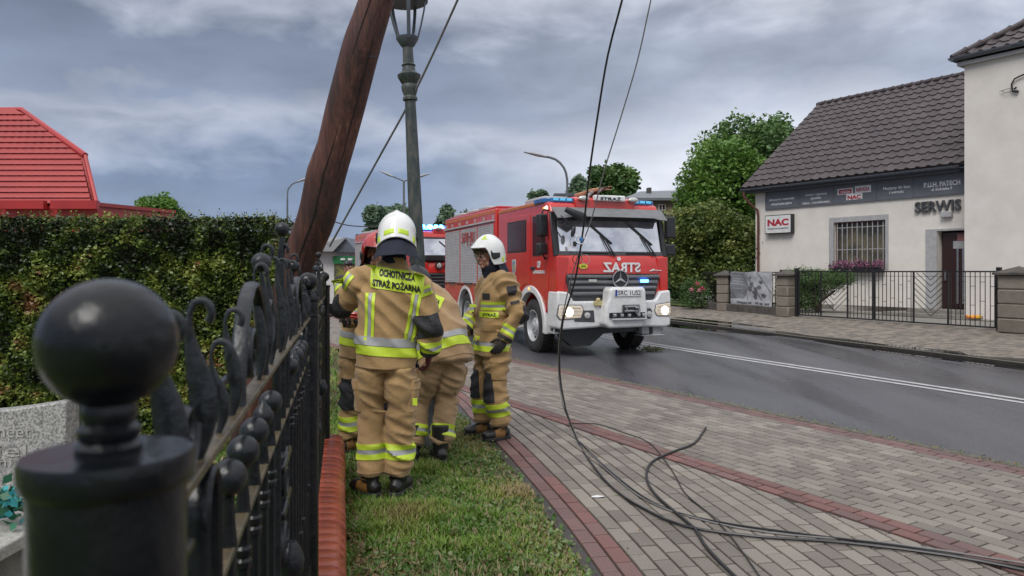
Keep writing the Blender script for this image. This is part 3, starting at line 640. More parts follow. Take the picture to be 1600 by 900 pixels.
for a, b in zip(posts, posts[1:]):
    z0, z1 = zones(a, b)
    for h, wd, th in ((HR, .023, .010), (HL, .017, .010), (.40, .03, .012)):
        mb = MB(); mb.bar(FP(z0, h), FP(z1, h), wd, th); mb.build('rail', M['rail'] if h > .5 else M['black'], fence, bevel=.002, seg=2)
    mid = (a+b)/2
    for sg in (-1, 1):
      for k in range(8):
        dm = .265+.13*k if k else .265; Z = mid+sg*dm; ballbar = k < 5
        if not (z0 < Z < z1): continue
        c = FP(Z, 0); top = HL
        mb = MB(); mb.lathe([(.0095,.36),(.0095,.7),(.0135,.705),(.0135,.72),(.0095,.725),(.0095,top-.075),(.0125,top-.072),(.0125,top-.064),(.0095,top-.060),(.0125,top-.055),(.0125,top-.047),(.0095,top-.043),(.0095,top)], 10, (c.x,c.y,0)); br = mb.build('fence_bar', M['black'], fence)
        if ballbar:
            mb = MB(); mb.lathe([(.011,HL+.003),(.0085,HL+.03),(.0075,HL+.065)], 10, (c.x,c.y,0)); mb.build('ball_stem', M['black'], br)
            mb = MB()
            if k == 1: mb.lathe([(.003,HL+.068),(.012,HL+.073),(.0175,HL+.083),(.017,HL+.092),(.012,HL+.101),(.005,HL+.108),(.002,HL+.118)], 20, (c.x,c.y,0))
            else: mb.ball((c.x,c.y,HL+.088), .0225, 28, 16)
            mb.build('ball', M['black2'], br, smooth=80)
      for d0 in (.87+.07,):      # tall narrow hairpin loops next to the posts
        Zc = mid+sg*d0; mb = MB(); mb.tube([FP(Zc-.035, .5)]+[FP(Zc-.035*math.cos(t), HR-.06+.045*math.sin(t)) for t in np.linspace(0, math.pi, 10)]+[FP(Zc+.035, .5)], [(.012,.006)]*12, 8, ref=tuple(fside)); mb.build('hairpin_loop', M['black'], fence)
    for dz in (-.13, 0, .13):
        c = FP(mid+dz, 0); mb = MB(); mb.lathe([(.0095,.36),(.0095,.62),(.0125,.63),(.0125,.65),(.0095,.66),(.0095,HR)], 10, (c.x,c.y,0)); mb.build('fence_bar', M['black'], fence)
    # scrollwork on top of the rail: leaf spears, arches and a crowned middle
    def leaf(Z, h0, h1, wd, curl, off=0, lean=0):
        pts = []; rr = []
        for t in np.linspace(0, 1, 12):
            pts.append(FP(Z+lean*t, h0+(h1-h0)*t, off+.007*math.sin(t*5.0))); wv = wd*(.30+.7*math.sin(math.pi*min(1, (t*1.05)))**1.2)*(1-.45*t)*.75; rr.append((wv, .0045))
        hook = []
        for q in np.linspace(.25, 1, 8):
            an = q*math.pi*1.25; hook.append(FP(Z+lean, h1+.012*math.sin(an), off+.007*math.sin(5)+.010*(1-math.cos(an)))); rr.append((.0035, .0045))
        mb = MB(); mb.tube(pts+hook, rr, 8, ref=tuple((fside+fdir*.25).normalized())); return mb
    def arch(Z0, Z1, h0, h1, r=.007):
        mb = MB(); mb.tube([FP((Z0+Z1)/2-(Z1-Z0)/2*math.cos(t), h0+(h1-h0)*math.sin(t)) for t in np.linspace(0, math.pi, 16)], [(r*1.5, r*.8)]*16, 8, ref=tuple(fside)); return mb
    def scroll(Zc, hc, r, turns, sgn, rr=.0055):
        mb = MB(); pts = []
        for t in np.linspace(0, 1, 30):
            an = sgn*turns*2*math.pi*t; q = r*(1-.8*t); pts.append(FP(Zc+q*math.cos(an), hc+q*math.sin(an)))
        mb.tube(pts, [(rr*1.6, rr*.8)]*30, 7, ref=tuple(fside)); return mb
    for sg in (-1, 1):
        def zz(d): return mid+sg*(mid-a-d)   # d = distance from the near post
        for d, h, wdt in ((.155, .155, .021), (.285, .160, .021), (.50, .140, .016), (.40, .11, .012)):
            leaf(zz(d), HR+.002, HR+h-.015, wdt, -sg).build('leaf_spear', M['black2'], fence)
        arch(zz(.56), zz(.86), HR+.003, HR+.165).build('arch_bar', M['black2'], fence)
        scroll(zz(.68), HR+.055, .05, 1.2, -sg).build('scroll', M['black2'], fence)
        scroll(zz(.22), HR+.045, .04, 1.2, sg).build('scroll', M['black2'], fence)
        for d, h in ((.80, .20), (.90, .235), (1.01, .215)):
            leaf(zz(d), HR+.002, HR+h-.015, .014, -sg).build('leaf_spear', M['black2'], fence)
        scroll(zz(.95), HR+.10, .055, 1.3, sg).build('scroll', M['black2'], fence)
        mb = MB(); mb.ball(FP(zz(.84), HR+.20), .017, 14, 8); mb.build('knob', M['black2'], fence, smooth=80)
        mb = MB(); mb.bar(FP(zz(.10), HR+.055), FP(zz(.62), HR+.055), .006, .008); mb.build('cross_bar', M['black'], fence)
    for dz, h in ((0, .245), (-.05, .21), (.05, .21)):
        leaf(mid+dz, HR+.002, HR+h-.01, .016, .6).build('leaf_spear', M['black2'], fence)
    mb = MB(); mb.lathe([(.0065,HR),(.0065,HR+.262)], 10, (FP(mid,0).x, FP(mid,0).y, 0)); mb.build('crown_rod', M['black2'], fence)
    mb = MB(); mb.ball(FP(mid, HR+.281), .0165, 18, 10); mb.build('knob', M['black2'], fence, smooth=80)
    # hanging ornament below the rails in mid panel
    for h, r_, sg in ((1.08,.07,1),(.94,.07,-1),(.80,.06,1),(.66,.05,-1)):
        scroll(mid+sg*.01, h, r_, 1.3, sg, .008).build('scroll', M['black2'], fence)
    mb = MB(); mb.lathe([(.012,.84),(.026,.86),(.031,.885),(.022,.915),(.012,.93)], 14, tuple(FP(mid,0)+fside*.02)); mb.build('knob', M['black2'], fence)
    for h in (1.12, 1.02, .78):
        mb = MB(); mb.bar(FP(mid-.1, h), FP(mid+.1, h), .03, .02); mb.build('clasp', M['black'], fence, bevel=.005)
# white loop of wire behind the balls
mb = MB(); mb.tube([FP(.83+.03*math.cos(t), 1.30+.04*math.sin(t), -.05) for t in np.linspace(1.5, 4.2, 12)], .0022, 6)
tag(mb.build('wire_loop', M['textw']), 'thin white curl of wire behind the first iron balls of the fence', 'wire')
# ------------------------------------------------------------------ grave
gs = thing('gravestone', 'grey speckled granite headstone with concave top behind the first fence post', 'gravestone', (-2.7, 3.62, 0))
ST = [(-.62,0),(.54,0),(.54,.92),(.50,.915)]+[(.50-1.08*t, .915-.055*math.sin(math.pi*t)) for t in np.linspace(.08,1,10)]+[(-.62,.93)]
mb = MB(); mb.prism(ST, -.06, .06, lambda u,v,w: (u, w, v)); mb.build('headstone', M['granite'], gs, bevel=.008)
for s, px, py, w, h in (('meet', 18, 676, 60, 15), ('iel', 18, 704, 46, 20), ('m', 8, 724, 20, 8)):
    o = P(px, py, 3.555); text('inscription', s, w/F*3.55, h/F*3.55, (o.x+2.7, -.0615, o.z), (1,0,0), (0,0,1), M['granite2'], gs, .002, .0)
gb = thing('grave_slab', 'pale granite grave slab in front of the grey headstone', 'grave slab', (-2.75, 2.8, 0))
mb = MB(); mb.b2((-.7,-1.3,.36),(.66,.76,.42)); mb.build('slab', M['granite2'], gb, bevel=.008)
mb = MB(); mb.b2((-.66,-1.26,-.1),(.60,.72,.355)); mb.build('slab_base', M['concrete'], gb)
fl = thing('flower_arrangement', 'teal and green flower arrangement lying on the grave slab', 'flowers', tuple(P(18, 790, 3.3)))
for nm, cols, cnt, sz, sp_ in (('leaf_cluster', [(0,(.02,.10,.05)),(1,(.06,.22,.12))], 90, .06, .09), ('teal_petals', [(0,(.03,.30,.33)),(1,(.10,.48,.50))], 60, .045, .06), ('white_petals', [(0,(.7,.7,.72)),(1,(.5,.3,.2))], 14, .04, .10)):
    C = rng.normal(size=(cnt,3))*[sp_, sp_*.6, sp_*.5]+[.02 if 'teal' in nm else 0, -.02, .03]; V, Fc = leaves(C, sz, .7)
    fast(nm, V, Fc, tintmat(nm, cols, .5), fl, tint=rng.random(cnt), kind='stuff')
# ------------------------------------------------------------------ hedge
hd = thing('hedge', 'tall clipped hedge with dark and yellow-green leaves behind the iron fence', 'hedge', (-4.2, 7.4, -.1))
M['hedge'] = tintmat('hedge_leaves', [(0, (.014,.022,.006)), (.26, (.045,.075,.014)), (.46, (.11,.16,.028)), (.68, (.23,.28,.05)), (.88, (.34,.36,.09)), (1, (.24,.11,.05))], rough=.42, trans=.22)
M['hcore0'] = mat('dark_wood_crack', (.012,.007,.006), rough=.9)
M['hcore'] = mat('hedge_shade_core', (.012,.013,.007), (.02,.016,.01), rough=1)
mb = MB(); mb.b2((-3.2,.12,.05),(1.72,1.0,2.06)); mb.build('shade_core', M['hcore'], hd, smooth=0)  # plain dark box behind the leaves, standing in for shade inside the hedge
n = 75000; C = np.empty((n,3)); k = rng.random(n)
C[:,0] = -3.3+5.1*rng.random(n); C[:,2] = .0+2.2*rng.random(n); C[:,1] = 0
bumpy = fbm(np.stack([C[:,0], C[:,2]*1.0, np.zeros(n)],1), 1.6, 7)*.10+fbm(np.stack([C[:,0], C[:,2], np.zeros(n)],1), 6, 3)*.07
C[:,1] = bumpy+rng.random(n)**2*.16
tp = k > .90; C[tp,2] = 2.15+rng.normal(size=tp.sum())*.035+.05*bumpy[tp]*8*.1; C[tp,1] = rng.random(tp.sum())*1.1
rt = (k > .86) & (k <= .90); C[rt,0] = 1.78+rng.normal(size=rt.sum())*.04; C[rt,1] = rng.random(rt.sum())*1.1
V, Fc = leaves(C, .024+.034*rng.random(n), .62, .6)
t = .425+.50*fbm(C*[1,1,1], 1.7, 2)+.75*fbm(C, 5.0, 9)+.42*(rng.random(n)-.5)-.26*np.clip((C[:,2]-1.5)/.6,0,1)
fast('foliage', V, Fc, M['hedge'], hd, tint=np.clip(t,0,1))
# upright sprigs along the top
n = 900; bx = -3.2+4.95*rng.random(n); C = []
for x in bx:
    h = random.random()**2*.13; y = random.random()*.9
    for q in range(5): C.append((x+random.gauss(0,.012), y+random.gauss(0,.012), 2.17+h*q/4))
V, Fc = leaves(np.array(C), .03, .55, .2); fast('top_sprigs', V, Fc, M['hedge'], hd, tint=.2+.6*rng.random(len(C)))
# small litter on the paving
n = 70; C = []
for _ in range(n):
    y = random.uniform(3.8, 12); C.append((random.uniform(edge_x(y)+.1, edge_x(y)+3.0*min(1, 8/y)), y, .006))
C = np.array(C, float); V, Fc = leaves(C, .012+.016*rng.random(n), .7, 6)
tag(fast('litter', V, Fc, M['weed'], tint=.6+.4*rng.random(n), kind='stuff'), 'bits of dry leaf and grit scattered over the block paving', 'litter')
q = G(935, 777); mb = MB(); mb.add([(-.05,-.01,.004),(0,-.025,.007),(.05,-.012,.012),(.045,.012,.005),(-.01,.022,.008),(-.045,.014,.004)], [(0,1,4,5),(1,2,3,4)]); pp_ = mb.build('paper_scrap', M['textw'], smooth=0); pp_.location = q; tag(pp_, 'tiny white paper scrap on the paving left of the thick black cable', 'paper scrap')
# ------------------------------------------------------------------ leaning wooden pole
pe = [(560,618,0,5.2),(533,598,71,5.25),(508,573,166,5.35),(493,555,231,5.42),(477,543,272,5.46),(463,527,338,5.53),(443,503,395,5.6),(425,490,450,5.66),(400,468,540,5.76),(372,440,640,5.88),(345,412,735,6.0)]
pts = [P((a+b)/2, y, z) for a, b, y, z in pe]; rr = [(b-a)/2*z/F*.90 for a, b, y, z in pe]
pts = [pts[0]+(pts[0]-pts[1])*5]+pts; rr = [rr[0]*.93]+rr
PP = catmull(pts, .07); rc = catmull([(r, 0, i) for i, r in enumerate(rr)], .02)
mb = MB(); k = len(PP); base = PP[-1]
RRr = np.interp(np.linspace(0, len(rr)-1, k), range(len(rr)), rr)
# arc-length matched radii
dl = [0]
for a, b in zip(PP, PP[1:]): dl.append(dl[-1]+(b-a).length)
dk = [0]
for a, b in zip(pts, pts[1:]): dk.append(dk[-1]+(b-a).length)
RRr = np.interp(dl, dk, rr)
mb.tube(PP, [float(r) for r in RRr], 36)
V_ = np.array(mb.v)
for i in range(k):
    for j in range(36):
        v = Vector(mb.v[i*36+j]); c = PP[i]; d = (v-c); a = j/36*2*math.pi
        f = 1+.035*noise.noise(Vector((math.cos(a)*2, math.sin(a)*2, dl[i]*.9)))+.03*noise.noise(Vector((math.cos(a)*7, math.sin(a)*7, dl[i]*.7)))+.014*noise.noise(Vector((math.cos(a)*16, math.sin(a)*16, dl[i]*2)))
        mb.v[i*36+j] = tuple(c+d*f)
pole = thing('broken_wooden_pole', 'thick reddish brown broken wooden utility pole leaning over the fence', 'utility pole', tuple(base))
mb.build('pole_shaft', M['wood'], pole, smooth=60, world=True)
for ci, (i0_, i1_, ph, rr_) in enumerate(((8,30,.35,.006),(22,40,-.5,.007),(34,58,.15,.008),(50,72,.6,.007),(44,56,-.2,.005),(12,24,-.75,.005),(60,84,-.35,.008))):
    q = []; rad = []
    for i in range(i0_, min(i1_, k-1)):
        ax_ = (PP[i+1]-PP[i-1]).normalized(); tc_ = (Vector((0,0,CH))-PP[i]); tc_ = (tc_-ax_*tc_.dot(ax_)).normalized(); sd_ = ax_.cross(tc_); a_ = ph+.10*noise.noise(Vector((i*.25, ci, 0))); rI = float(RRr[i])
        q.append(PP[i]+(tc_*math.cos(a_)+sd_*math.sin(a_))*rI*.992); t_ = (i-i0_)/(i1_-i0_); rad.append(rr_*max(.1, math.sin(math.pi*t_)))
    mb = MB(); mb.tube(q, rad, 6); mb.build('crack', M['hcore0'], pole, world=True)
for px, py, z in ((578, 88, 5.1),):
    mb = MB(); q = P(px, py, 5.12); mb.bar(q, q+Vector((.06,-.03,-.012)), .008, .008); mb.build('nail', M['iron'], pole, world=True)
# ------------------------------------------------------------------ old cast iron lamp
lb = Vector((-.77, 6.6, -.02)); lt = P(637, 72, 6.65); ax = (lt-lb).normalized(); H = (lt-lb).length
lrot = ax.to_track_quat('Z', 'Y').to_matrix()
lamp = thing('street_lamp', 'weathered green cast iron street lamp post standing behind the white helmet', 'street lamp', tuple(lb))
mb = MB(); mb.lathe([(.13,0),(.13,.12),(.11,.16),(.105,.5),(.12,.53),(.12,.57),(.09,.62),(.075,.7),(.068,1.2),(.066,1.8),(.057,2.6),(.049,H-.50)], 18, rot=lrot); mb.build('post', M['greeniron'], lamp)
z = H-.50
mb = MB(); mb.lathe([(.05,z),(.066,z+.008),(.066,z+.03),(.055,z+.045),(.058,z+.06),(.072,z+.10),(.075,z+.13),(.066,z+.15),(.085,z+.185),(.102,z+.215),(.105,z+.235),(.085,z+.25),(.062,z+.27),(.055,z+.31),(.064,z+.325),(.05,z+.34),(.046,z+.50)], 24, rot=lrot); mb.build('capital', M['greeniron'], lamp)
lh = lb+ax*H
mb = MB(); mb.lathe([(.05,H-.01),(.062,H+.0),(.10,H+.06),(.104,H+.075),(.06,H+.08)], 20, rot=lrot); mb.build('lantern_socket', M['gutter'], lamp)
for k in range(5):
    a = 2*math.pi*k/5+.55; d = lrot @ Vector((math.cos(a), math.sin(a), 0)); mb = MB()
    mb.tube([ax*(H+.05)+d*.09, ax*(H+.18)+d*.13, ax*(H+.32)+d*.165, ax*(H+.42)+d*.18], [(.017,.008)]*4, 8, ref=tuple(d.cross(ax))); mb.build('lantern_arm', M['gutter'], lamp)
mb = MB(); mb.lathe([(.165,H+.405),(.20,H+.40),(.205,H+.45),(.16,H+.55),(.06,H+.62),(.02,H+.66)], 28, rot=lrot); mb.build('lantern_hood', M['gutter'], lamp)
# ------------------------------------------------------------------ modern street lamps (far)
def street_lamp(label, px, pyb, Z, tops, h):
    b = P(px, pyb, Z); g0 = Vector((b.x, b.y, 0)); o = thing('street_lamp', label, 'street lamp', tuple(g0), group='modern street lamps along the road')
    mb = MB(); top = P(tops[0][0][0], tops[0][0][1], Z); mb.tube([(0,0,0), Vector((b.x,b.y,top.z))-g0], [h*1.3, h*.8], 8); mb.build('post', M['greypost'], o)
    for tp in tops:
        q = [P(x, y, Z)-g0 for x, y in tp]; q = catmull(q, .2) if len(q) > 2 else q
        mb = MB(); mb.tube(q, h*.6, 7); mb.build('arm', M['greypost'], o)
        e, f = q[-1], q[-2]; d = (e-f).normalized(); mb = MB(); mb.tube([e-d*.1, e+d*.25, e+d*.75], [(.05,.08),(.07,.13),(.03,.06)], 8, ref=(0,0,1)); mb.build('lamp_head', M['trim'], o)
    return o
street_lamp('curved grey street lamp rising behind the front fire engine roof', 886, 320, 27, [[(886,306),(886,280),(881,262),(868,249),(850,244)]], .075)
street_lamp('slim street lamp with two short arms beside the old green lamp post', 631, 340, 42, [[(631,283),(612,275)],[(631,283),(652,277)]], .07)
street_lamp('small curved street lamp left of the leaning wooden pole', 449, 345, 40, [[(449,310),(450,296),(456,288),(468,283)]], .06)
# ------------------------------------------------------------------ cables
def cable(label, pts, r, m='cable', n=7, group=None, step=.12):
    q = catmull(pts, step); o = MB().tube(q, r, n).build('cable', M[m]); return tag(o, label, 'cable', group)
def hang(pl): return [P(*p) for p in pl]
gz = .012
main = hang([(985,-60,5.6),(972,0,5.7),(950,85,5.9),(934,180,6.1),(921,270,6.3),(911,360,6.5),(898,440,6.7),(880,500,6.85),(874,560,6.95),(877,605,6.95),(884,640,6.85)])
gpt = [(903,690),(925,725),(960,765),(1010,797),(1070,822),(1180,838),(1320,848),(1480,868),(1610,893),(1700,915)]
cable('thick black cable hanging in front of the fire engine and running right along the pavement', main+[G(x,y,gz) for x,y in gpt], .0088)
sec = hang([(1032,-60,5.6),(1017,0,5.7),(996,95,5.9),(968,190,6.1),(943,270,6.3),(925,340,6.45),(903,400,6.6),(884,470,6.8),(873,540,6.95),(874,600,7.05),(880,635,7.0)])
cable('thin pale wire hanging right of the thick black cable and trailing over the pavement', sec+[G(x,y,.006) for x,y in [(897,672),(922,708),(960,745),(1010,782),(1080,808),(1200,832),(1400,850),(1600,880),(1700,892)]], .0055, 'cable2')
cable('short black cable lying curled across the middle of the pavement', [G(x,y,gz) for x,y in [(1103,668),(1085,692),(1050,706),(1018,722),(1010,745),(1022,770),(1055,800),(1085,825),(1100,850),(1125,878),(1150,902),(1180,935)]], .0095)
cable('thin dark cable running along the red paver band behind the curled cable', [G(x,y,.008) for x,y in [(888,662),(930,662),(975,676),(1015,692),(1050,735),(1070,770),(1105,800),(1135,830),(1160,862),(1190,905)]], .0045)
cable('second black cable lying beside the thick one at the lower right', [G(x,y,.009) for x,y in [(905,690),(960,742),(1030,790),(1120,815),(1260,835),(1420,855),(1560,880),(1680,896)]], .0065)
cable('slanting grey stay wire behind the leaning pole and the old lamp', hang([(735,-50,6.0),(715,0,6.1),(650,140,6.6),(590,250,7.0),(540,340,7.4),(515,385,7.6)]), .010, 'cable2')
cable('far thin power line left of the white helmet', hang([(470,330,26),(520,346,27),(570,354,28),(700,352,32)]), .02)
# bundle hanging in front of the windscreen
ins = thing('cable_bundle', 'tangle of wire loops with a blue disc hanging before the windscreen', 'cable bundle', tuple(P(906, 385, 6.5)))
o0 = P(906, 385, 6.5)
def loop(cx, cy, rx, ry, tilt, r=.003, m='cable'):
    c = P(cx, cy, 6.5)-o0; rx *= 1.4; ry *= 1.4; mb = MB(); mb.tube([c+Vector((rx*math.cos(t), tilt*math.sin(t)*.02, ry*math.sin(t))) for t in np.linspace(0, 6.2, 22)], r, 6); mb.build('wire_loop', M[m], ins)
loop(907,374,.030,.030,1,.0035,'textw'); loop(905,376,.020,.024,1,.0025,'bluelens'); loop(902,405,.03,.03,-1); loop(915,405,.026,.03,2,.0025,'cable2'); loop(896,378,.022,.035,1,.0022)
mb = MB(); mb.lathe([(.016,-.004),(.019,0),(.016,.004)], 16, P(908,374,6.5)-o0, rot=Matrix.Rotation(R(90),3,'X')); mb.build('disc', M['bluelens'], ins)
mb = MB(); mb.box(P(898,381,6.5)-o0, (.032,.02,.045)); mb.build('clamp', M['plastic'], ins, bevel=.006)
# ================================================================== SHOP
AX = Vector((.56,-.83,0)); AY = Vector((.83,.56,0)); SO = Vector((9.2,28.4,0)); SROT = math.atan2(-.83,.56)
def FS(px, py, d=0):
    """pixel on the facade plane (d metres in front of it) -> local (x, z)"""
    r = (px-800)/F; o = SO-AY*d; t = (o.y*r-o.x)/(.56+.83*r); Z = o.y-.83*t; return t, CH-(py-424)*Z/F
shop = thing('shop_building', 'single storey cream rendered repair shop with brown tiled gable roof and grey sign board', 'shop', tuple(SO), SROT)
XR = FS(1507, 300)[0]+.9; x0 = FS(1180.5, 400)[0]; EZ = 4.62
wx0, wz1 = FS(1303, 347); wx1, _ = FS(1384, 347); wz0 = FS(1384, 421)[1]; wz1 = FS(1384, 343)[1]
dx0 = FS(1465, 400)[0]; dx1 = FS(1465, 400)[0]+1.12; dz1 = FS(1465, 361)[1]; dz0 = .42
def wall_panel(a, b, y0=0, y1=.3): mb.b2((a[0],y0,a[1]),(b[0],y1,b[1]))
mb = MB()
wall_panel((x0,0),(wx0,EZ)); wall_panel((wx0,0),(wx1,wz0)); wall_panel((wx0,wz1),(wx1,EZ)); wall_panel((wx1,0),(dx0,EZ)); wall_panel((dx0,dz1),(dx1,EZ)); wall_panel((dx1,0),(XR,EZ))
mb.b2((x0,.3,0),(x0+.3,9.2,EZ)); mb.b2((x0,8.9,0),(XR,9.2,EZ))
mb.prism([(0,EZ),(4.8,EZ+3.85),(9.2,EZ)], x0, x0+.3, lambda u,v,w: (w,u,v))
mb.build('wall', M['stucco'], shop, smooth=0)
mb = MB(); mb.b2((x0+.3,.6,dz0-.2),(XR,.62,EZ)); mb.b2((x0+.3,.0,dz0-.2),(XR,4,dz0-.02)); mb.build('interior_partition', mat('dim_interior', (.10,.085,.05), (.05,.04,.03), rough=.9), shop, smooth=0)
# window with bars
win = MB(); t = .055
for a, b in (((wx0,-.01,wz1-t),(wx1,.12,wz1)),((wx0,-.01,wz0),(wx1,.12,wz0+t)),((wx0,-.01,wz0+t),(wx0+t,.12,wz1-t)),((wx1-t,-.01,wz0+t),(wx1,.12,wz1-t))): win.b2(Vector(a)+Vector((0,.16,0)),Vector(b)+Vector((0,.16,0)))
win = win.build('window', M['pipe'], shop, smooth=0)
mb = MB(); mb.b2((wx0+t,.2,wz0+t),(wx1-t,.21,wz1-t)); mb.build('pane', M['wglass'], win, smooth=0)
for k in range(10):
    x = wx0+(wx1-wx0)*(k+.6)/10.2; mb = MB(); mb.b2((x-.012,.04,wz0+.02),(x+.012,.062,wz1-.02)); mb.build('window_bar', M['trim'], win, smooth=0)
for z in (.42, .88):
    mb = MB(); zz = wz0+(wz1-wz0)*z; mb.b2((wx0+.01,.065,zz-.012),(wx1-.01,.08,zz+.012)); mb.build('window_bar', M['trim'], win, smooth=0)
mb = MB(); s = .17
mb.b2((wx0-s,-.02,wz0),(wx0,.05,wz1+s)); mb.b2((wx1,-.02,wz0),(wx1+.10,.05,wz1+s)); mb.b2((wx0,-.022,wz1),(wx1,.05,wz1+s)); mb.build('window_surround', M['trim'], shop, smooth=0)
# flower box
fb = thing('flower_box', 'window box of pink and purple petunias below the barred shop window', 'flower box', tuple(SO+AX*((wx0+wx1)/2)-AY*.16+Vector((0,0,wz0+.02))), SROT)
mb = MB(); mb.b2((-(wx1-wx0)/2,-.1,-.12),((wx1-wx0)/2,.1,.06)); mb.build('trough', M['plastic'], fb, bevel=.01)
n = 1500; C = rng.normal(size=(n,3))*[.5,.06,.075]; C[:,0] = (rng.random(n)-.5)*(wx1-wx0+.1); C[:,2] += .12+.05*np.sin(C[:,0]*9); C[:,1] -= .05
V, Fc = leaves(C, .05, .9); fast('petunias', V, Fc, tintmat('petunia_petals', [(0,(.02,.05,.01)),(.3,(.05,.08,.03)),(.4,(.30,.07,.19)),(.75,(.45,.15,.32)),(1,(.60,.33,.48))], .6), fb, tint=rng.random(n))
# door
dr = MB(); dr.b2((dx0+.05,.2,dz0),(dx1-.02,.26,dz1-.05)); dr = dr.build('door', M['door'], shop, smooth=0, bevel=.01)
for xx, ww in ((.50,.055),(.66,.055)):
    mb = MB(); mb.b2((dx0+xx-ww/2,.185,dz0+.15),(dx0+xx+ww/2,.2,dz1-.3)); mb.build('door_inlay', M['steel'], dr, smooth=0)
mb = MB(); mb.b2((dx0+.14,.12,dz0+.85),(dx0+.19,.2,dz0+1.15)); mb.build('handle', M['steel'], dr, bevel=.008)
mb = MB(); mb.b2((dx0+.38,.17,dz1-.55),(dx0+.82,.184,dz1-.32)); mb.build('notice', M['trim'], dr, smooth=0)
mb = MB(); mb.b2((dx0+.50,.165,dz1-.32),(dx0+.72,.183,dz1-.10)); mb.build('notice', mat('faded_red_notice', (.28,.12,.12), rough=.6), dr, smooth=0)
mb = MB(); mb.b2((dx0-.34,-.03,dz0-.2),(dx0-.001,.02,dz1+.06)); mb.b2((dx0-.001,-.03,dz1),(dx1+.2,.02,dz1+.06)); mb.build('door_surround', M['trim'], shop, smooth=0)
mb = MB(); mb.b2((dx0-1.1,-1.2,.2),(dx1+.6,-.001,.30)); mb.b2((dx0-.5,-.8,.3),(dx1+.6,-.001,dz0-.01)); mb.build('door_step', M['concrete'], shop, bevel=.01)
# sign board in five panels
sx0, sz0 = FS(1197, 328); sz1 = FS(1197, 301)[1]+.02; sx1 = FS(1507, 300)[0]+.05; sz0 = 3.92-.0; sz0 = FS(1197,328)[1]; sz1 = FS(1197,300)[1]
sb = thing('sign_board', 'long dark grey sign board in panels under the eaves of the shop', 'sign', tuple(SO), SROT)
cuts = [sx0]+[FS(x, 300)[0] for x in (1250,1304,1372,1429)]+[sx1]
for a, b in zip(cuts, cuts[1:]):
    mb = MB(); mb.b2((a+.004,-.065,sz0),(b-.004,-.003,sz1)); mb.build('sign_panel', M['sign'], sb, bevel=.004)
def facade_text(s, px, py, wpx, hpx, m=M['textw'], par=sb, dd=.066, bold=.02, depth=.003):
    x, z = FS(px, py, dd); xa = FS(px-wpx/2, py, dd)[0]; xb = FS(px+wpx/2, py, dd)[0]; Z = (SO+AX*x).y
    return text('lettering', s, xb-xa, hpx/F*Z, (x,-dd,z), (1,0,0), (0,0,1), m, par, depth, bold)
facade_text('Akcesoria i materiały', 1221, 311.5, 40, 5.2); facade_text('eksploatacyjne', 1221, 318.5, 32, 5)
facade_text('Serwis i naprawa', 1275, 304, 34, 5); facade_text('sprzętu', 1275, 310, 16, 5); facade_text('leśno - ogrodniczego', 1275, 316.5, 42, 5)
facade_text('Maszyny do lasu', 1401, 293.5, 42, 6); facade_text('i ogrodu', 1401, 300.5, 22, 6)
facade_text('P.U.H. PATECH', 1472, 287, 57, 8, bold=.03); facade_text('ul. Kościelna 9', 1472, 294.8, 32, 4.6)
def plate(px0, px1, pya, pyb, m, par=sb, dd=.07, th=.008, name='logo_plate'):
    a, za = FS(px0, pya, dd); b, _ = FS(px1, pya, dd); zb = FS(px0, pyb, dd)[1]; mb = MB(); mb.b2((a,-dd,zb),(b,-dd+th,za)); return mb.build(name, m, par, bevel=.002)
plate(1308.5, 1333, 295.5, 305, M['textw']); plate(1336, 1361, 291, 302, M['textw']); plate(1322.5, 1347.5, 303.5, 313, M['textw'], dd=.078)
plate(1311, 1330.5, 297, 303.5, M['textr'], dd=.082); facade_text('OREGON', 1321, 300.0, 15, 3.6, M['textw'], dd=.084)
facade_text('NEVADA', 1348.5, 295.8, 21, 6.2, M['textr'], dd=.074); facade_text('NAC', 1335, 308, 21, 6.4, M['textr'], dd=.083, bold=.04)
cm = MB(); cm.ball((FS(1200,299)[0],-.12,FS(1200,298)[1]), (.09,.08,.06), 12, 7); cm.build('camera_dome', M['plastic'], sb)
# NAC light box
nb = thing('light_box_sign', 'white box sign with red NAC letters on the left of the shop wall', 'sign', tuple(SO), SROT)
a, za = FS(1195, 337, .2); b, zb = FS(1236.5, 333, .2); zc = FS(1195, 366, .2)[1]
mb = MB(); mb.b2((a,-.2,zc),(b,-.002,za)); mb.build('box', M['plastic'], nb, bevel=.01)
mb = MB(); mb.b2((a+.03,-.207,zc+.03),(b-.03,-.2005,za-.03)); mb.build('face', M['white'], nb, bevel=.002)
facade_text('NAC', 1215.5, 347.5, 33, 10.5, M['textr'], nb, .208, .05); facade_text('PROFESJONALNE MASZYNY', 1215.5, 357.3, 33, 3, M['dgrey'], nb, .208, .01)
# SERWIS letters
sw = thing('shop_lettering', 'large dark raised SERWIS letters on the cream wall over the door', 'sign lettering', tuple(SO), SROT)
x, z = FS(1468, 321.5, .13); xa = FS(1429, 320, .13)[0]; xb = FS(1507, 320, .13)[0]; Z = (SO+AX*x).y
text('letters', 'SERWIS', xb-xa-.10, 17.5/F*Z, (x-.09,-.03,z), (1,0,0), (0,0,1), M['dgrey'], sw, .05, .02)
x, z = FS(1479, 335, .1); mb = MB(); mb.b2((x-.16,-.14,z-.09),(x+.16,-.002,z+.09)); tag(mb.build('wall_lamp', M['trim'], bevel=.02), 'small white box lamp on the wall under the SERWIS letters', 'lamp'); o = bpy.data.objects['wall_lamp']; o.location = SO; o.rotation_euler = (0,0,SROT)
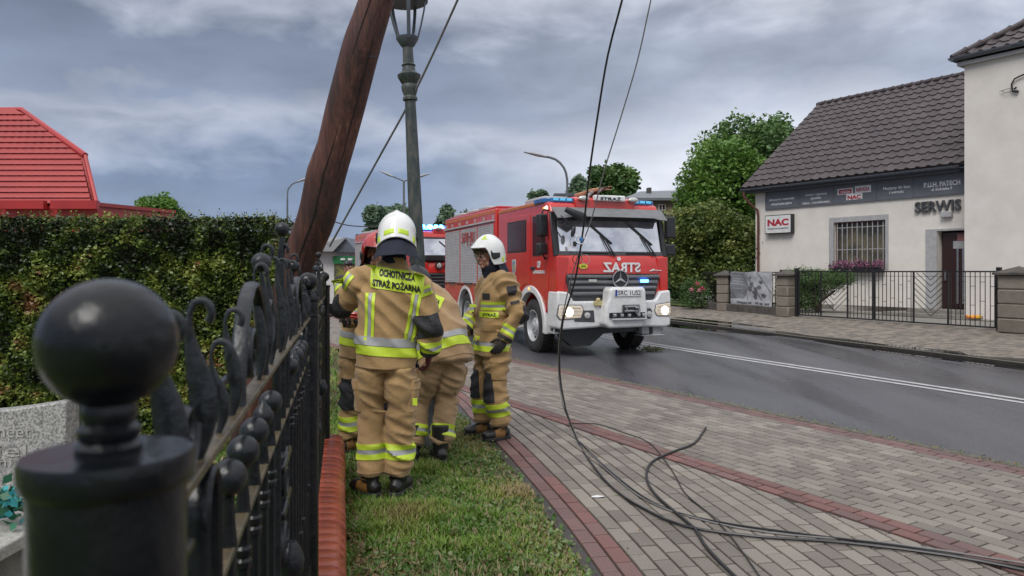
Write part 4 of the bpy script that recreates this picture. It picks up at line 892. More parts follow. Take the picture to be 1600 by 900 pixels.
# gutter, fascia, downpipe
mb = MB(); mb.b2((x0-.2,-.30,EZ-.10),(XR-.9,-.002,EZ+.02)); mb.b2((x0-.16,-.26,sz1+.01),(XR-.9,-.002,EZ-.102)); mb.build('soffit', M['gutter'], shop, smooth=0)
mb = MB(); prof = [(math.cos(t)*.085, math.sin(t)*.085) for t in np.linspace(math.pi, 2*math.pi, 9)]+[(.075,.0),(.07,-.01)]+[(math.cos(t)*.07, math.sin(t)*.07) for t in np.linspace(2*math.pi-.2, math.pi+.2, 7)]
mb.prism(prof, x0-.34, XR-.82, lambda u,v,w: (w,-.42+u,EZ+.06+v)); gt = mb.build('gutter', M['gutter'], shop)
for k in range(9):
    x = x0+.1+k*.92; mb = MB(); mb.b2((x-.012,-.515,EZ-.03),(x+.012,-.3,EZ+.075)); mb.build('gutter_bracket', M['dgrey'], gt)
mb = MB(); xd = x0-.10; mb.tube([(xd-.12,-.42,EZ-.02),(xd-.12,-.42,EZ-.2),(xd+.0,-.25,EZ-.45),(xd+.26,-.08,EZ-.75),(xd+.28,-.07,EZ-1.0),(xd+.28,-.07,.2)], .045, 10); mb.build('downpipe', M['pipe'], shop)
# roof: corrugated clay tiles
RW, RH = 5.2, 4.0; e0 = Vector((0,-.46,EZ+.09)); rdir = Vector((0, RW, RH)).normalized(); rn = Vector((0,-RH,RW)).normalized()
def tile_mesh(w, L):
    mb = MB(); K = 9; rows = []
    for yy, lift in ((0,.0),(0,.045),(L*.5,.028),(L,.012)):
        row = []
        for k in range(K):
            t = k/(K-1); hgt = .050*max(0, math.cos((t-.30)*2*math.pi))**1.0+.006
            row.append(Vector((t*w, 0, 0))+Vector((0, rdir.y, rdir.z))*yy+rn*(hgt+lift if yy or lift else 0)); 
        rows.append(row)
    mb.grid(rows, flip=True); return mb.mesh('roof_tile', M['tile'], 50)
TW, TLn = .33, .42; nx = int((XR+.1-(x0-.34))/TW)+1; ny = 15; tm = tile_mesh(TW, TLn+.03)
roof = MB(); roof.add([(x0-.3,-.46,EZ+.07),(XR,-.46,EZ+.07),(XR,-.46+RW,EZ+.07+RH),(x0-.3,-.46+RW,EZ+.07+RH),(x0-.3,9.6,EZ+.1),(XR,9.6,EZ+.1)], [(0,1,2,3),(3,2,5,4)])
roof.add([(x0-.3,-.46,EZ-.03),(XR,-.46,EZ-.03),(XR,-.46+RW,EZ-.03+RH),(x0-.3,-.46+RW,EZ-.03+RH)], [(3,2,1,0)])
roof.add([(x0-.305,-.46,EZ-.05),(x0-.305,-.46+RW,EZ-.05+RH),(x0-.305,-.46+RW,EZ+.13+RH),(x0-.305,-.46,EZ+.13),(x0-.28,-.46,EZ-.05),(x0-.28,-.46+RW,EZ-.05+RH),(x0-.28,-.46+RW,EZ+.13+RH),(x0-.28,-.46,EZ+.13)], [(0,1,2,3),(7,6,5,4),(0,3,7,4),(3,2,6,7)])
roof = roof.build('roof', M['gutter'], shop, smooth=0)
cells = [(i,j) for i in range(nx) for j in range(ny)]
tv = [v.co.copy() for v in tm.vertices]; tf = [tuple(p.vertices) for p in tm.polygons]; extra = MB(); cnt = 0
cells.sort(key=lambda c: -c[0]+c[1]*.15)
for i, j in cells:
    o = Vector((x0-.34+i*TW, 0, 0))+e0+rdir*(j*TLn)+rn*random.uniform(0,.004)
    if cnt < 300: t_ = link('roof_tile', tm, roof); t_.location = o; cnt += 1
    else: extra.add([v+o for v in tv], tf)
extra.build('roof_tile', M['tile'], roof, smooth=50, kind='stuff')
# ridge caps
rp = e0+rdir*(ny*TLn+.02)
for i in range(int((XR-x0+.4)/.36)):
    mb = MB(); o = rp+Vector((x0-.36+i*.36,0,0)); mb.tube([o, o+Vector((.33,0,.0)), o+Vector((.36,0,0))], [(.115,.14),(.125,.15),(.14,.165)], 12, ref=(0,0,1)); mb.build('ridge_tile', M['tile'], roof)
# ------------------------------------------------------------------ taller block
tb = thing('house_block', 'two storey cream house wall with hipped brown roof at the right edge', 'house', tuple(SO), SROT)
q = SO+AX*0; tx = None
d = 1.0; r = (1507.5-800)/F; o = SO-AY*d; tx = (o.y*r-o.x)/(.56+.83*r); TH = CH+(424-103)*(o+AX*tx).y/F
mb = MB(); mb.b2((tx,-d,0),(tx+9,-d+9,TH)); mb.build('wall', M['stucco2'], tb, smooth=0)
mb = MB(); mb.b2((tx-.14,-d-.14,TH+.002),(tx+9.3,-d+9.3,TH+.10)); mb.build('eaves_board', M['trim'], tb, smooth=0)
mb = MB(); mb.prism([(math.cos(t)*.10, math.sin(t)*.10) for t in np.linspace(math.pi, 2*math.pi, 9)], tx-.26, tx+9.3, lambda u,v,w: (w,-d-.22+u,TH+.24+v)); mb.prism([(math.cos(t)*.10, math.sin(t)*.10) for t in np.linspace(math.pi, 2*math.pi, 9)], -d-.30, -d+9.3, lambda u,v,w: (tx-.22+u,w,TH+.241+v)); mb.build('gutter', M['gutter'], tb)
slope = R(33); r2 = Vector((0, math.cos(slope), math.sin(slope))); e2 = Vector((tx-.22,-d-.22,TH+.20)); n2_ = Vector((0,-math.sin(slope),math.cos(slope)))
mb = MB(); hh = 4.7*math.tan(slope); ap = Vector((tx+4.4,-d+4.3,TH+.2+hh)); c4 = [e2, e2+Vector((9.8,0,0)), e2+Vector((9.8,9.8,0)), e2+Vector((0,9.8,0))]
mb.add([c4[0],c4[1],c4[2],c4[3],ap], [(0,1,4),(1,2,4),(2,3,4),(3,0,4),(3,2,1,0)]); rf2 = mb.build('roof', M['gutter'], tb, smooth=0)
tv2 = []
for vv in tv: # re-tilt the tile for this slope
    x_, a_, b_ = vv.x, vv.dot(rdir), vv.dot(rn); tv2.append(Vector((x_,0,0))+r2*a_+n2_*b_)
tm2 = MB().add(tv2, tf).mesh('roof_tile', M['tile'], 50)
for j in range(11):
    for i in range(16):
        xo = j*TLn*math.cos(slope)
        if i*TW < xo-.02 or i > 12+j: continue
        t_ = link('roof_tile', tm2, rf2); t_.location = e2+Vector((i*TW,0,0))+r2*(j*TLn)+n2_*.012
hd_ = (ap-e2); L = hd_.length; hd_.normalize()
for k in range(12):
    a = e2+hd_*(k*.42-.02)+Vector((0,0,.06)); mb = MB(); mb.tube([a, a+hd_*.34, a+hd_*.42], [(.09,.12),(.105,.135),(.13,.16)], 10, ref=(0,0,1)); mb.build('hip_tile', M['tile'], rf2)
# wall bracket with cut cables
br = thing('wall_bracket', 'black cable bracket with loose wires on the tall cream wall', 'cable bracket', tuple(SO), SROT)
def FT(px, py, dd=.06):
    o = SO-AY*(d+dd); r = (px-800)/F; t = (o.y*r-o.x)/(.56+.83*r); return Vector((t, -(d+dd), CH-(py-424)*(o.y-.83*t)/F))
mb = MB(); mb.tube(catmull([FT(1583,142), FT(1581,132), FT(1586,123), FT(1594,119), FT(1606,114)], .1), .022, 7); mb.build('cable_tail', M['cable'], br)
mb = MB(); mb.tube([FT(1583,142), FT(1592,143)], .035, 8); mb.tube([FT(1585,139), FT(1589,136)], .025, 7); mb.build('clamp', M['iron'], br)
for pl_ in ([(1562,143),(1568,141),(1577,138),(1583,140)], [(1566,141),(1570,145),(1578,144),(1583,141)]):
    mb = MB(); mb.tube(catmull([FT(*p) for p in pl_], .1), .008, 5); mb.build('loose_wire', M['cable2'], br)
# ------------------------------------------------------------------ stone pillars, walls and gate along the far pavement
def pillar(c, rz, w, h, label):
    o = thing('stone_pillar', label, 'pillar', (c[0],c[1],.17), rz, group='stone gate pillars')
    n = 4; hh = (h-.12)/n
    for k in range(n):
        mb = MB(); mb.box((0,0,(k+.5)*hh), (w-random.uniform(0,.03), w-random.uniform(0,.03), hh-.012)); b = mb.build('stone_block', M['stone'], o, bevel=.025)
    mb = MB(); mb.b2((-w/2+.03,-w/2+.03,0),(w/2-.03,w/2-.03,h-.12)); mb.build('mortar', M['stone2'], o, smooth=0)
    mb = MB(); W2 = w/2+.07; z = h-.12; mb.add([(-W2,-W2,z),(W2,-W2,z),(W2,W2,z),(-W2,W2,z),(-W2,-W2,z+.05),(W2,-W2,z+.05),(W2,W2,z+.05),(-W2,W2,z+.05),(0,0,z+.20)], [(3,2,1,0),(0,1,5,4),(1,2,6,5),(2,3,7,6),(3,0,4,7),(4,5,8),(5,6,8),(6,7,8),(7,4,8)]); mb.build('cap', M['stone2'], o, smooth=0)
    return o
gz_ = math.atan2(-.87,.49)
pA, pB, pC = Vector((8.38,22.45,0)), Vector((7.40,25.5,0)), Vector((11.40,16.55,0))
pillar(pA, gz_, .46, 1.36, 'square stone pillar at the left end of the black double gate')
pillar(pB, gz_+.2, .46, 1.34, 'square stone pillar left of the hanging grey banner')
pillar(pC, gz_, .62, 1.42, 'wide stone pillar at the right end of the gate by the picture edge')
def low_wall(a, b, label, h=.34, w=.28):
    d_ = (b-a); o = thing('garden_wall', label, 'wall', tuple((a+b)/2+Vector((0,0,.12))), math.atan2(d_.y, d_.x), 'low garden walls'); L = d_.length; n = max(1, int(L/.55))
    for k in range(n):
        mb = MB(); mb.b2((-L/2+k*L/n+.006,-w/2-random.uniform(0,.02),0),(-L/2+(k+1)*L/n-.006,w/2,h-random.uniform(0,.02))); mb.build('stone_block', M['stone2'], o, bevel=.02)
    return o
dAB = (pB-pA).normalized(); low_wall(pA+dAB*.24, pB-dAB*.24, 'low dark stone wall under the banner between two pillars')
dB = (Vector((6.3,29.5,0))-pB).normalized(); low_wall(pB+dB*.24, pB+dB*1.5, 'short low stone wall left of the farther pillar beside the roses')
low_wall(pC+Vector((.49,-.87,0))*.35, pC+Vector((.49,-.87,0))*4, 'stone wall running out of the picture right of the wide pillar', 1.2, .3)
# railing with banner
rl = thing('railing', 'black iron railing standing on the low wall behind the banner', 'railing', (0,0,0))
a, b = pA+dAB*.26, pB-dAB*.26; L = (b-a).length; n = 20
for z in (.55, 1.52): mb = MB(); mb.bar(a+Vector((0,0,z)), b+Vector((0,0,z)), .025, .03); mb.build('rail', M['iron'], rl)
for k in range(n+1):
    p_ = a.lerp(b, k/n); mb = MB(); mb.b2((p_.x-.008,p_.y-.008,.45),(p_.x+.008,p_.y+.008,1.54)); mb.build('bar', M['iron'], rl, smooth=0)
for p_ in (a, b): mb = MB(); mb.b2((p_.x-.03,p_.y-.03,.42),(p_.x+.03,p_.y+.03,1.6)); mb.build('post', M['iron'], rl, smooth=0)
rl2 = thing('railing', 'short black iron railing left of the farther stone pillar behind red roses', 'railing', (0,0,0))
a, b = pB+dB*.26, pB+dB*1.5
for z in (.55, 1.5): mb = MB(); mb.bar(a+Vector((0,0,z)), b+Vector((0,0,z)), .025, .03); mb.build('rail', M['iron'], rl2)
for k in range(9): p_ = a.lerp(b, k/8); mb = MB(); mb.b2((p_.x-.01,p_.y-.01,.45),(p_.x+.01,p_.y+.01,1.54)); mb.build('bar', M['iron'], rl2, smooth=0)
# banner
a, b = pB-dAB*.42, pA+dAB*.62; nb_ = (a-b).cross(Vector((0,0,1))).normalized()
if nb_.y > 0: nb_ = -nb_
def bm_(u, v, off=.07): # u 0..1 left-right, v 0..1 bottom-top
    wv = .02*math.sin(u*9+v*3)+.012*math.sin(v*14+u*2); return a.lerp(b, u)+Vector((0,0,.44+v*1.09+.012*math.sin(u*13)))+nb_*(off+wv)
bn = thing('banner', 'grey and white printed banner hanging on the railing between the stone pillars', 'banner', tuple(a))
U = np.linspace(0,1,25); Vv = np.linspace(0,1,13)
mb = MB(); mb.grid([[bm_(u,v) for u in U] for v in Vv]); mb.grid([[bm_(u,v,.062) for u in U] for v in Vv], flip=True); mb.build('cloth', mat('banner_cloth', (.44,.45,.47), (.33,.34,.36), rough=.5, nscale=7), bn, world=True)
def bpoly(pts, m, off=.075, name='print'):
    pts2 = []
    for i in range(len(pts)):
        p, q = pts[i], pts[(i+1) % len(pts)]
        for k in range(6): pts2.append((p[0]+(q[0]-p[0])*k/6, p[1]+(q[1]-p[1])*k/6))
    cx = sum(p[0] for p in pts2)/len(pts2); cy = sum(p[1] for p in pts2)/len(pts2); mb = MB(); n = len(pts2)
    vs = [bm_(cx, cy, off)]; 
    for s in (.34, .67, 1): vs += [bm_(cx+(x-cx)*s, cy+(y-cy)*s, off) for x, y in pts2]
    fs = [(0, 1+i, 1+(i+1) % n) for i in range(n)]+[(1+r_*n+i, 1+(r_+1)*n+i, 1+(r_+1)*n+(i+1)%n, 1+r_*n+(i+1)%n) for r_ in range(2) for i in range(n)]
    mb.add(vs, fs); return mb.build(name, m, bn, world=True, smooth=0)
mgy = mat('banner_grey_print', (.15,.155,.17), (.22,.23,.25), rough=.5, nscale=9); mgd = mat('banner_dark_print', (.07,.07,.08), (.16,.16,.17), rough=.5, nscale=14)
bpoly([(.01,.98),(.33,.98),(.46,.58),(.33,.20),(.01,.18)], mgy); bpoly([(.02,.42),(.10,.32),(.17,.18),(.01,.18)], mgd, .078)
for q in ([(.33,.98),(.36,.98),(.80,.18),(.76,.18)], [(.66,.98),(.69,.98),(.99,.42),(.99,.36)], [(.36,.36),(.38,.36),(.44,.18),(.42,.18)]): bpoly(q, mgy, .078)
for cx, cy, s in ((.53,.62,.05),(.50,.50,.055),(.65,.48,.05),(.62,.36,.06),(.75,.70,.04),(.73,.55,.045),(.82,.32,.05),(.50,.83,.025),(.62,.24,.05)):
    bpoly([(cx+s*math.cos(t)*(1+.4*math.sin(3*t+cx*9)), cy+s*1.6*math.sin(t)*(1+.3*math.cos(2*t))) for t in np.linspace(0, 5.6, 7)], mgd, .082)
for v in (.88,.80,.72,.64,.50): bpoly([(.05,v),(.30,v),(.30,v-.022),(.05,v-.022)], M['trim'], .08)
for u0, u1 in ((.18,.42),(.44,.52),(.62,.70),(.73,.81),(.85,.96)): bpoly([(u0,.10),(u1,.10),(u1,.05),(u0,.05)], mgd, .079)
# double gate
gate = thing('double_gate', 'wide black iron double gate with chevron bars between the stone pillars', 'gate', (0,0,0))
g0, g1 = pA+Vector((.49,-.87,0))*.38, pC-Vector((.49,-.87,0))*.42; gd = (g1-g0).normalized(); GLn = (g1-g0).length
def gp(s, z): return g0+gd*s+Vector((0,0,z))
zt, zb_ = 1.545, .25
for s in (0, GLn): mb = MB(); mb.box(gp(s,.92), (.09,.09,1.45), Matrix.Rotation(gz_,3,'Z')); mb.build('gate_post', M['iron'], gate)
mid_ = GLn*.445
for s0, s1 in ((.08, mid_-.03), (mid_+.03, GLn-.08)):
    lf = MB(); lf.bar(gp(s0,zt), gp(s1,zt), .03, .035); lf.bar(gp(s0,zb_), gp(s1,zb_), .03, .035); lf.bar(gp(s0,zb_+.14), gp(s1,zb_+.14), .012, .014); lf.bar(gp(s0,zt-.12), gp(s1,zt-.12), .010, .010)
    for s in (s0, s1, (s0+s1)/2-(.45), (s0+s1)/2+.45): lf.box(gp(s,(zt+zb_)/2), (.035,.035,zt-zb_), Matrix.Rotation(gz_,3,'Z'))
    leafo = lf.build('gate_leaf', M['iron'], gate, smooth=0)
    n = int((s1-s0)/.115); c0, c1 = (s0+s1)/2-.45, (s0+s1)/2+.45
    for k in range(1, n):
        s = s0+(s1-s0)*k/n; z1_ = zt
        if c0+.02 < s < c1-.02: continue
        mb = MB(); mb.bar(gp(s,zb_), gp(s,zt), .014, .014, up=tuple(gd)); mb.build('bar', M['iron'], leafo, smooth=0)
    cm_ = (c0+c1)/2
    for k in range(7):
        z = zb_+.18+k*.15
        for sg in (-1, 1):
            e = min(.45, (zt-z-.03)/.9*1.0)
            if e > .05: mb = MB(); mb.bar(gp(cm_, z), gp(cm_+sg*e, z+e*.9), .013, .013); mb.build('chevron_bar', M['iron'], leafo, smooth=0)
    for k in range(0, n, 2):
        s = s0+(s1-s0)*(k+.5)/n
        if c0 < s < c1: continue
        for z in (.75, 1.2):
            mb = MB(); mb.bar(gp(s-.055, z+.1*(k%4 == 0)), gp(s+.055, z+.1*(k%4 == 0)), .012, .012); mb.build('cross_link', M['iron'], leafo, smooth=0)
mb = MB(); mb.box(gp(mid_-.01,1.45), (.05,.05,.12)); mb.build('latch', M['iron'], gate)
# orange toy / object behind the gate
q = Vector((12.1,20.0,.23)); q = P(1521, 486, 20.5); tg = MB(); tg.box((0,0,.06), (.36,.2,.10)); tg = tg.build('bag', mat('orange_yellow_bag', (.75,.17,.05), (.75,.45,.04), rough=.4, nscale=9, lo=.45, hi=.55), bevel=.03); tg.location = (q.x, q.y, .225); tag(tg, 'small orange and yellow packet lying on the yard behind the gate', 'packet')
# juniper shrub behind gate
def foliage(name, clumps, n, size, m, parent, thin=.0, aspect=.6, seed=0, tb=.0):
    C = []; T = []
    tot = sum(c[3]*c[4]*c[5] for c in clumps)**1.0
    for cx, cy, cz, rx, ry, rz in clumps:
        k = max(8, int(n*(rx*ry*rz)/tot)); d = rng.normal(size=(k,3)); d /= np.linalg.norm(d, axis=1)[:,None]
        r = (.50+.48*rng.random(k)**.5)+.15*rng.normal(size=k)
        p = np.array([cx,cy,cz])+d*r[:,None]*[rx,ry,rz]; C.append(p); T.append(np.full(k, rng.random()*.25-.12))
    C = np.concatenate(C); T = np.concatenate(T); fr_ = fbm(C, 1.1/max(size*4,.3), seed+1)
    keep = fr_*1.25+.5*rng.random(len(C)) > thin-.22; C = C[keep]; T = T[keep]; fr_ = fr_[keep]
    V, Fc = leaves(C, size*(.7+.6*rng.random(len(C))), aspect, .8)
    t = np.clip(.45+T+.55*fr_+.34*(rng.random(len(C))-.5)+tb, 0, 1)
    return fast(name, V, Fc, m, parent, tint=t)
M['leafd'] = tintmat('dark_green_leaves', [(0,(0.021,0.053,0.018)),(.35,(0.049,0.109,0.027)),(.7,(0.096,0.184,0.049)),(1,(0.175,0.271,0.079))], .5, .2)
M['leafm'] = tintmat('mid_green_leaves', [(0,(0.039,0.096,0.018)),(.35,(0.091,0.193,0.031)),(.7,(0.166,0.297,0.056)),(1,(0.280,0.403,0.105))], .5, .3)
M['leafo'] = tintmat('olive_leaves', [(0,(0.044,0.079,0.018)),(.4,(0.105,0.149,0.031)),(.75,(0.210,0.245,0.061)),(1,(0.367,0.350,0.105))], .5, .25)
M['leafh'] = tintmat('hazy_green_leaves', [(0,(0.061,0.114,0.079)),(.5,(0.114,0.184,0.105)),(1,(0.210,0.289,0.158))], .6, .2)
M['bark'] = mat('bark', (.07,.05,.035), (.035,.026,.02), rough=.95, nscale=7, bump=1, bscale=18, stretch=(1,1,.3))
def blob_clumps(c, r, n, s0=.26, s1=.44, flat=1.0):
    out = []
    for _ in range(n):
        while True:
            d_ = Vector((random.uniform(-1,1), random.uniform(-1,1), random.uniform(-1,1)))
            if abs(d_.x)**3+abs(d_.y)**3+abs(d_.z)**3 < 1: break
        k = random.uniform(s0, s1); out.append((c[0]+d_.x*r[0]*(1-k*.75), c[1]+d_.y*r[1]*(1-k*.75), c[2]+d_.z*r[2]*(1-k*.75), r[0]*k, r[1]*k, r[2]*k*flat))
    return out
def tree(name, label, cat, px, ptop, Z, wpx, pbot, m, n, size, ncl=14, trunk=True, group=None, thin=0, tb=0, depth=None):
    """crown spans px +- wpx/2 horizontally and ptop..pbot vertically, at distance Z"""
    c = P(px, (ptop+pbot)/2, Z); rx = wpx/2*Z/F; rz = (pbot-ptop)/2*Z/F; o = thing(name, label, cat, (c.x, Z, 0), group=group)
    rel = (0,0,c.z); ry = depth or rx
    if trunk:
        th = c.z; mb = MB(); r0 = max(.08, rx*.07); pts_ = [(0,0,-.1),(.03*rx,0,th*.35),(-.04*rx,0,th*.7),(.02*rx,0,th+rz*.3)]
        mb.tube(catmull(pts_, .4), [float(v) for v in np.interp(np.linspace(0,1,len(catmull(pts_, .4))), [0,1], [r0*1.4, r0*.4])], 9)
        for k in range(6):
            a_ = k*1.05+.3; st = Vector((0,0,max(.5,th-rz*.6)+k*rz*.12)); e = st+Vector((math.cos(a_)*rx*.6, math.sin(a_)*ry*.6, rz*.55)); mb.tube([st, st.lerp(e,.5)+Vector((0,0,.05*rz)), e], [r0*.55, r0*.35, r0*.12], 6)
        mb.build('trunk', M['bark'], o)
    foliage('crown', blob_clumps(rel, (rx, ry, rz), ncl), n, size, m, o, thin=thin, tb=tb, seed=int(px))
    return o
sh = thing('juniper_shrub', 'spreading green juniper shrub behind the left gate leaf', 'shrub', (9.95,23.9,.2))
mb = MB()
for k in range(5): a_ = k*1.3; mb.tube([(0,0,0),(math.cos(a_)*.15-.1,math.sin(a_)*.15,.35),(math.cos(a_)*.5+.1,math.sin(a_)*.5,.75)], [.06,.04,.015], 6)
mb.build('stems', M['bark'], sh)
foliage('foliage', [(-.45,.3,1.10,.75,.6,.34),(.1,0,1.05,.8,.6,.34),(.62,-.3,1.15,.45,.4,.25),(-.75,.4,.65,.5,.5,.55),(-.35,.2,.55,.55,.5,.5),(-.1,.2,.75,.6,.4,.35)], 22000, .085, M['leafd'], sh, aspect=.3, tb=.12)
# rose bush
rs = thing('rose_bush', 'rose bush with pink and red blooms behind the short railing', 'rose bush', (6.55,26.9,.2))
foliage('foliage', [(0,0,.55,.45,.5,.55),(.3,-.3,.5,.35,.35,.45)], 2200, .07, M['leafd'], rs)
mb = MB(); mb.tube([(0,0,0),(.05,0,.5)], .02, 6); mb.tube([(.3,-.3,0),(.28,-.25,.45)], .02, 6); mb.build('stems', M['bark'], rs)
mp_ = tintmat('rose_petals', [(0,(.45,.03,.07)),(.5,(.62,.12,.20)),(1,(.72,.45,.48))], .5)
for k in range(6):
    x, y, z = random.uniform(-.2,.3), -.42-random.random()*.2, random.uniform(.35,1.15); C = rng.normal(size=(40,3))*.035+[x,y,z]; V, Fc = leaves(C, .05, .9); fast('bloom', V, Fc, mp_, rs, tint=np.clip(rng.normal(.3+.5*(z < .7), .15, 40),0,1))
# trees
tree('maple_tree','tall dark green tree behind the shop roof','tree',1168,174,40,196,400,M['leafd'],32500,.26,40,tb=.05)
tree('lime_tree','bright mid-green leafy tree left of the shop gable','tree',1126,214,33,140,430,M['leafm'],30000,.20,36,tb=.04)
tree('bush','large olive green bush above the lawn beside the fire engine','bush',1108,308,30,172,480,M['leafo'],30000,.15,32,trunk=False)
tree('bush','dark green bush at the shop corner behind the banner','bush',1152,330,29.5,60,478,M['leafd'],11250,.14,20,trunk=False)
tree('bush','low dark bush at the back of the lawn beside the fire engine mirror','bush',1062,372,33,60,470,M['leafd'],10000,.16,18,trunk=False)
tree('oak_tree','dark tree behind the roof of the front fire engine','tree',958,251,60,92,345,M['leafd'],17500,.40,26,tb=.08)
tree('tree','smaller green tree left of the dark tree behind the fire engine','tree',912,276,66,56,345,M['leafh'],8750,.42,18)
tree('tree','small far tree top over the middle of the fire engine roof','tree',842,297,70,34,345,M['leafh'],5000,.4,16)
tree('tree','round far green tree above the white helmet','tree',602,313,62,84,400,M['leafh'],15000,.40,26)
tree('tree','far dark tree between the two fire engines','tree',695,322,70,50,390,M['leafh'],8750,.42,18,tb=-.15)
tree('tree','round light green tree beyond the hedge and red roof','tree',249,305,55,84,400,M['leafm'],13750,.36,24)
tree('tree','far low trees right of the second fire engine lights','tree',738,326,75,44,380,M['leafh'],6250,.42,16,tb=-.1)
tree('tree','small green tree behind the base of the leaning pole','tree',436,340,38,40,420,M['leafm'],6250,.24,16)
# ------------------------------------------------------------------ red metal roof building on the left
rb = thing('red_roof_building', 'building with a big red metal tiled mansard roof behind the hedge', 'building', tuple(P(0, 424, 24)[:2])+(0,))
o0 = Vector(tuple(P(0, 424, 24)[:2])+(0,)); Zr = 24.0
def RP(px, py, Z): return P(px, py, Z)-o0
def edge_right(py): return float(np.interp(py, [172,178,243,322], [30,44,133,152]))
ys = list(np.arange(172, 323, 8.6)); core = MB()
core.add([RP(-260,176,26.5),RP(35,172,26.5),RP(133,243,25),RP(152,322,23.9),RP(-260,322,23.9)], [(0,1,2,3,4)])
core.add([RP(-260,176,26.5),RP(35,172,26.5),RP(35,172,30),RP(-260,176,30)], [(0,1,2,3)])
core.add([RP(35,172,26.5),RP(133,243,25),RP(152,322,23.9),RP(152,322,30),RP(133,243,30),RP(35,172,30)], [(0,5,4,1),(1,4,3,2)])
rfo = core.build('roof', M['metalroof'], rb, smooth=0)
for k, (ya, yb) in enumerate(zip(ys, ys[1:])):
    mb = MB(); n = 60; xr0 = edge_right(ya)-2; xr1 = edge_right(yb)-1
    Za = float(np.interp(ya, [172,322], [26.5,23.9])); Zb = float(np.interp(yb, [172,322], [26.5,23.9])); A = []; B = []; B2 = []
    for i in range(n+1):
        t = i/n; w = .035*abs(math.sin(i*math.pi/2*1.0))
        xa = -260+(xr0+260)*t; xb = -260+(xr1+260)*t
        A.append(RP(xa, ya+.02*(35-xa)*0, Za)+Vector((0,-.22-w*.5,0))); B.append(RP(xb, yb+.4, Zb)+Vector((0,-.29-w,0))); B2.append(RP(xb, yb+1.0, Zb)+Vector((0,-.18,0)))
    mb.grid([A,B,B2]); mb.build('roof_panel', M['metalroof'], rfo, smooth=60)
mb = MB(); mb.tube([RP(-260,175,26.45), RP(34,172,26.45), RP(133,243,24.95)], .11, 8); mb.tube([RP(133,243,24.95), RP(152,322,23.85)], .07, 7); mb.build('ridge_trim', M['redwall'], rfo)
mb = MB(); mb.add([RP(-260,322,23.6),RP(152,322,23.6),RP(152,430,23.6),RP(-260,430,23.6)], [(3,2,1,0)]); mb.add([RP(152,322,23.6),RP(152,322,30),RP(152,430,30),RP(152,430,23.6)], [(0,1,2,3)]); mb.build('wall', M['redwall'], rb, smooth=0)
for k in range(5):
    mb = MB(); mb.b2(RP(-250+k*82, 313, 23.3), RP(-172+k*82, 327, 23.5)); mb.build('fascia_panel', M['redwall'], rb, smooth=0)
ax_ = thing('red_annex', 'low red metal annex running right from the red roof above the hedge', 'annex', tuple(P(200, 424, 26)[:2])+(0,)); oa = Vector(tuple(P(200, 424, 26)[:2])+(0,))
mb = MB(); mb.add([P(150,320,24)-oa,P(272,332,29)-oa,P(272,424,29)-oa,P(150,424,24)-oa,P(150,322,27)-oa,P(272,333,33)-oa,P(272,424,33)-oa,P(150,424,27)-oa], [(0,1,2,3),(0,4,5,1),(1,5,6,2)]); mb.build('wall', M['redwall'], ax_, smooth=0)
mb = MB(); mb.bar(P(149,319,23.9)-oa, P(272,331,28.9)-oa, .14, .12); mb.build('coping', M['metalroof'], ax_)
# ------------------------------------------------------------------ background buildings
fh = thing('distant_house', 'brown house with grey roof and white window behind the fire engine mirror', 'house', tuple(P(1050,424,44)[:2])+(0,)); of = Vector(tuple(P(1050,424,44)[:2])+(0,))
def Q(px, py, Z, o): return P(px, py, Z)-o
mb = MB(); mb.b2(Q(985,424,44,of)+Vector((0,0,-1.5)), Q(1100,312,44,of)+Vector((0,7,0))); mb.build('wall', mat('brown_render', (.26,.20,.15), (.22,.17,.13), rough=.9), fh, smooth=0)
mb = MB(); mb.add([Q(975,313,43.6,of),Q(1110,313,43.6,of),Q(1110,296,49,of),Q(1000,299,49,of),Q(975,309,43.6,of),Q(1110,309,43.6,of)], [(0,1,5,4),(4,5,2,3)]); mb.add([Q(975,313,43.6,of)+Vector((0,.4,0)),Q(1110,313,43.6,of)+Vector((0,.4,0)),Q(1110,309,43.6,of)+Vector((0,5,0)),Q(975,309,43.6,of)+Vector((0,5,0))],[(0,1,2,3)]); mb.build('roof', mat('grey_sheet_roof', (.13,.14,.155), (.17,.18,.19), rough=.5, nscale=3), fh, smooth=0)
wn = MB(); wn.b2(Q(1029,335,43.9,of), Q(1040,319,43.9,of)+Vector((0,.06,0))); wn = wn.build('window', M['textw'], fh, smooth=0)
for i in range(2):
    for j in range(2): mb = MB(); mb.b2(Q(1030.3+i*5, 326.4+j*7.6, 43.85, of), Q(1033.9+i*5, 320.5+j*7.6, 43.85, of)+Vector((0,.04,0))); mb.build('pane', M['sglass'], wn, smooth=0)
mb = MB(); mb.b2(Q(1012,302,47,of), Q(1018,293,47,of)+Vector((0,.5,0))); mb.build('chimney', M['stone2'], fh, smooth=0)
fh2 = thing('distant_building', 'low flat-topped brown building just over the fire engine roof', 'building', tuple(P(880,424,62)[:2])+(0,)); of2 = Vector(tuple(P(880,424,62)[:2])+(0,))
mb = MB(); mb.b2(Q(868,424,62,of2)+Vector((0,0,-1.5)), Q(905,304,62,of2)+Vector((0,6,0))); mb.build('wall', mat('brown_render_dark', (.16,.13,.11), rough=.9), fh2, smooth=0); mb = MB(); mb.b2(Q(866,306,61.9,of2), Q(907,302,61.9,of2)+Vector((0,6.5,0))); mb.build('roof', M['gutter'], fh2, smooth=0)
wh = thing('white_house', 'small white gabled house with green fascia at the far end of the road', 'house', tuple(P(540,424,34)[:2])+(0,)); ow = Vector(tuple(P(540,424,34)[:2])+(0,))
mb = MB(); mb.b2(Q(462,424,34,ow)+Vector((0,0,-1.6)), Q(556,393,34,ow)+Vector((0,5,0))); mb.build('wall', M['white'], wh, smooth=0)
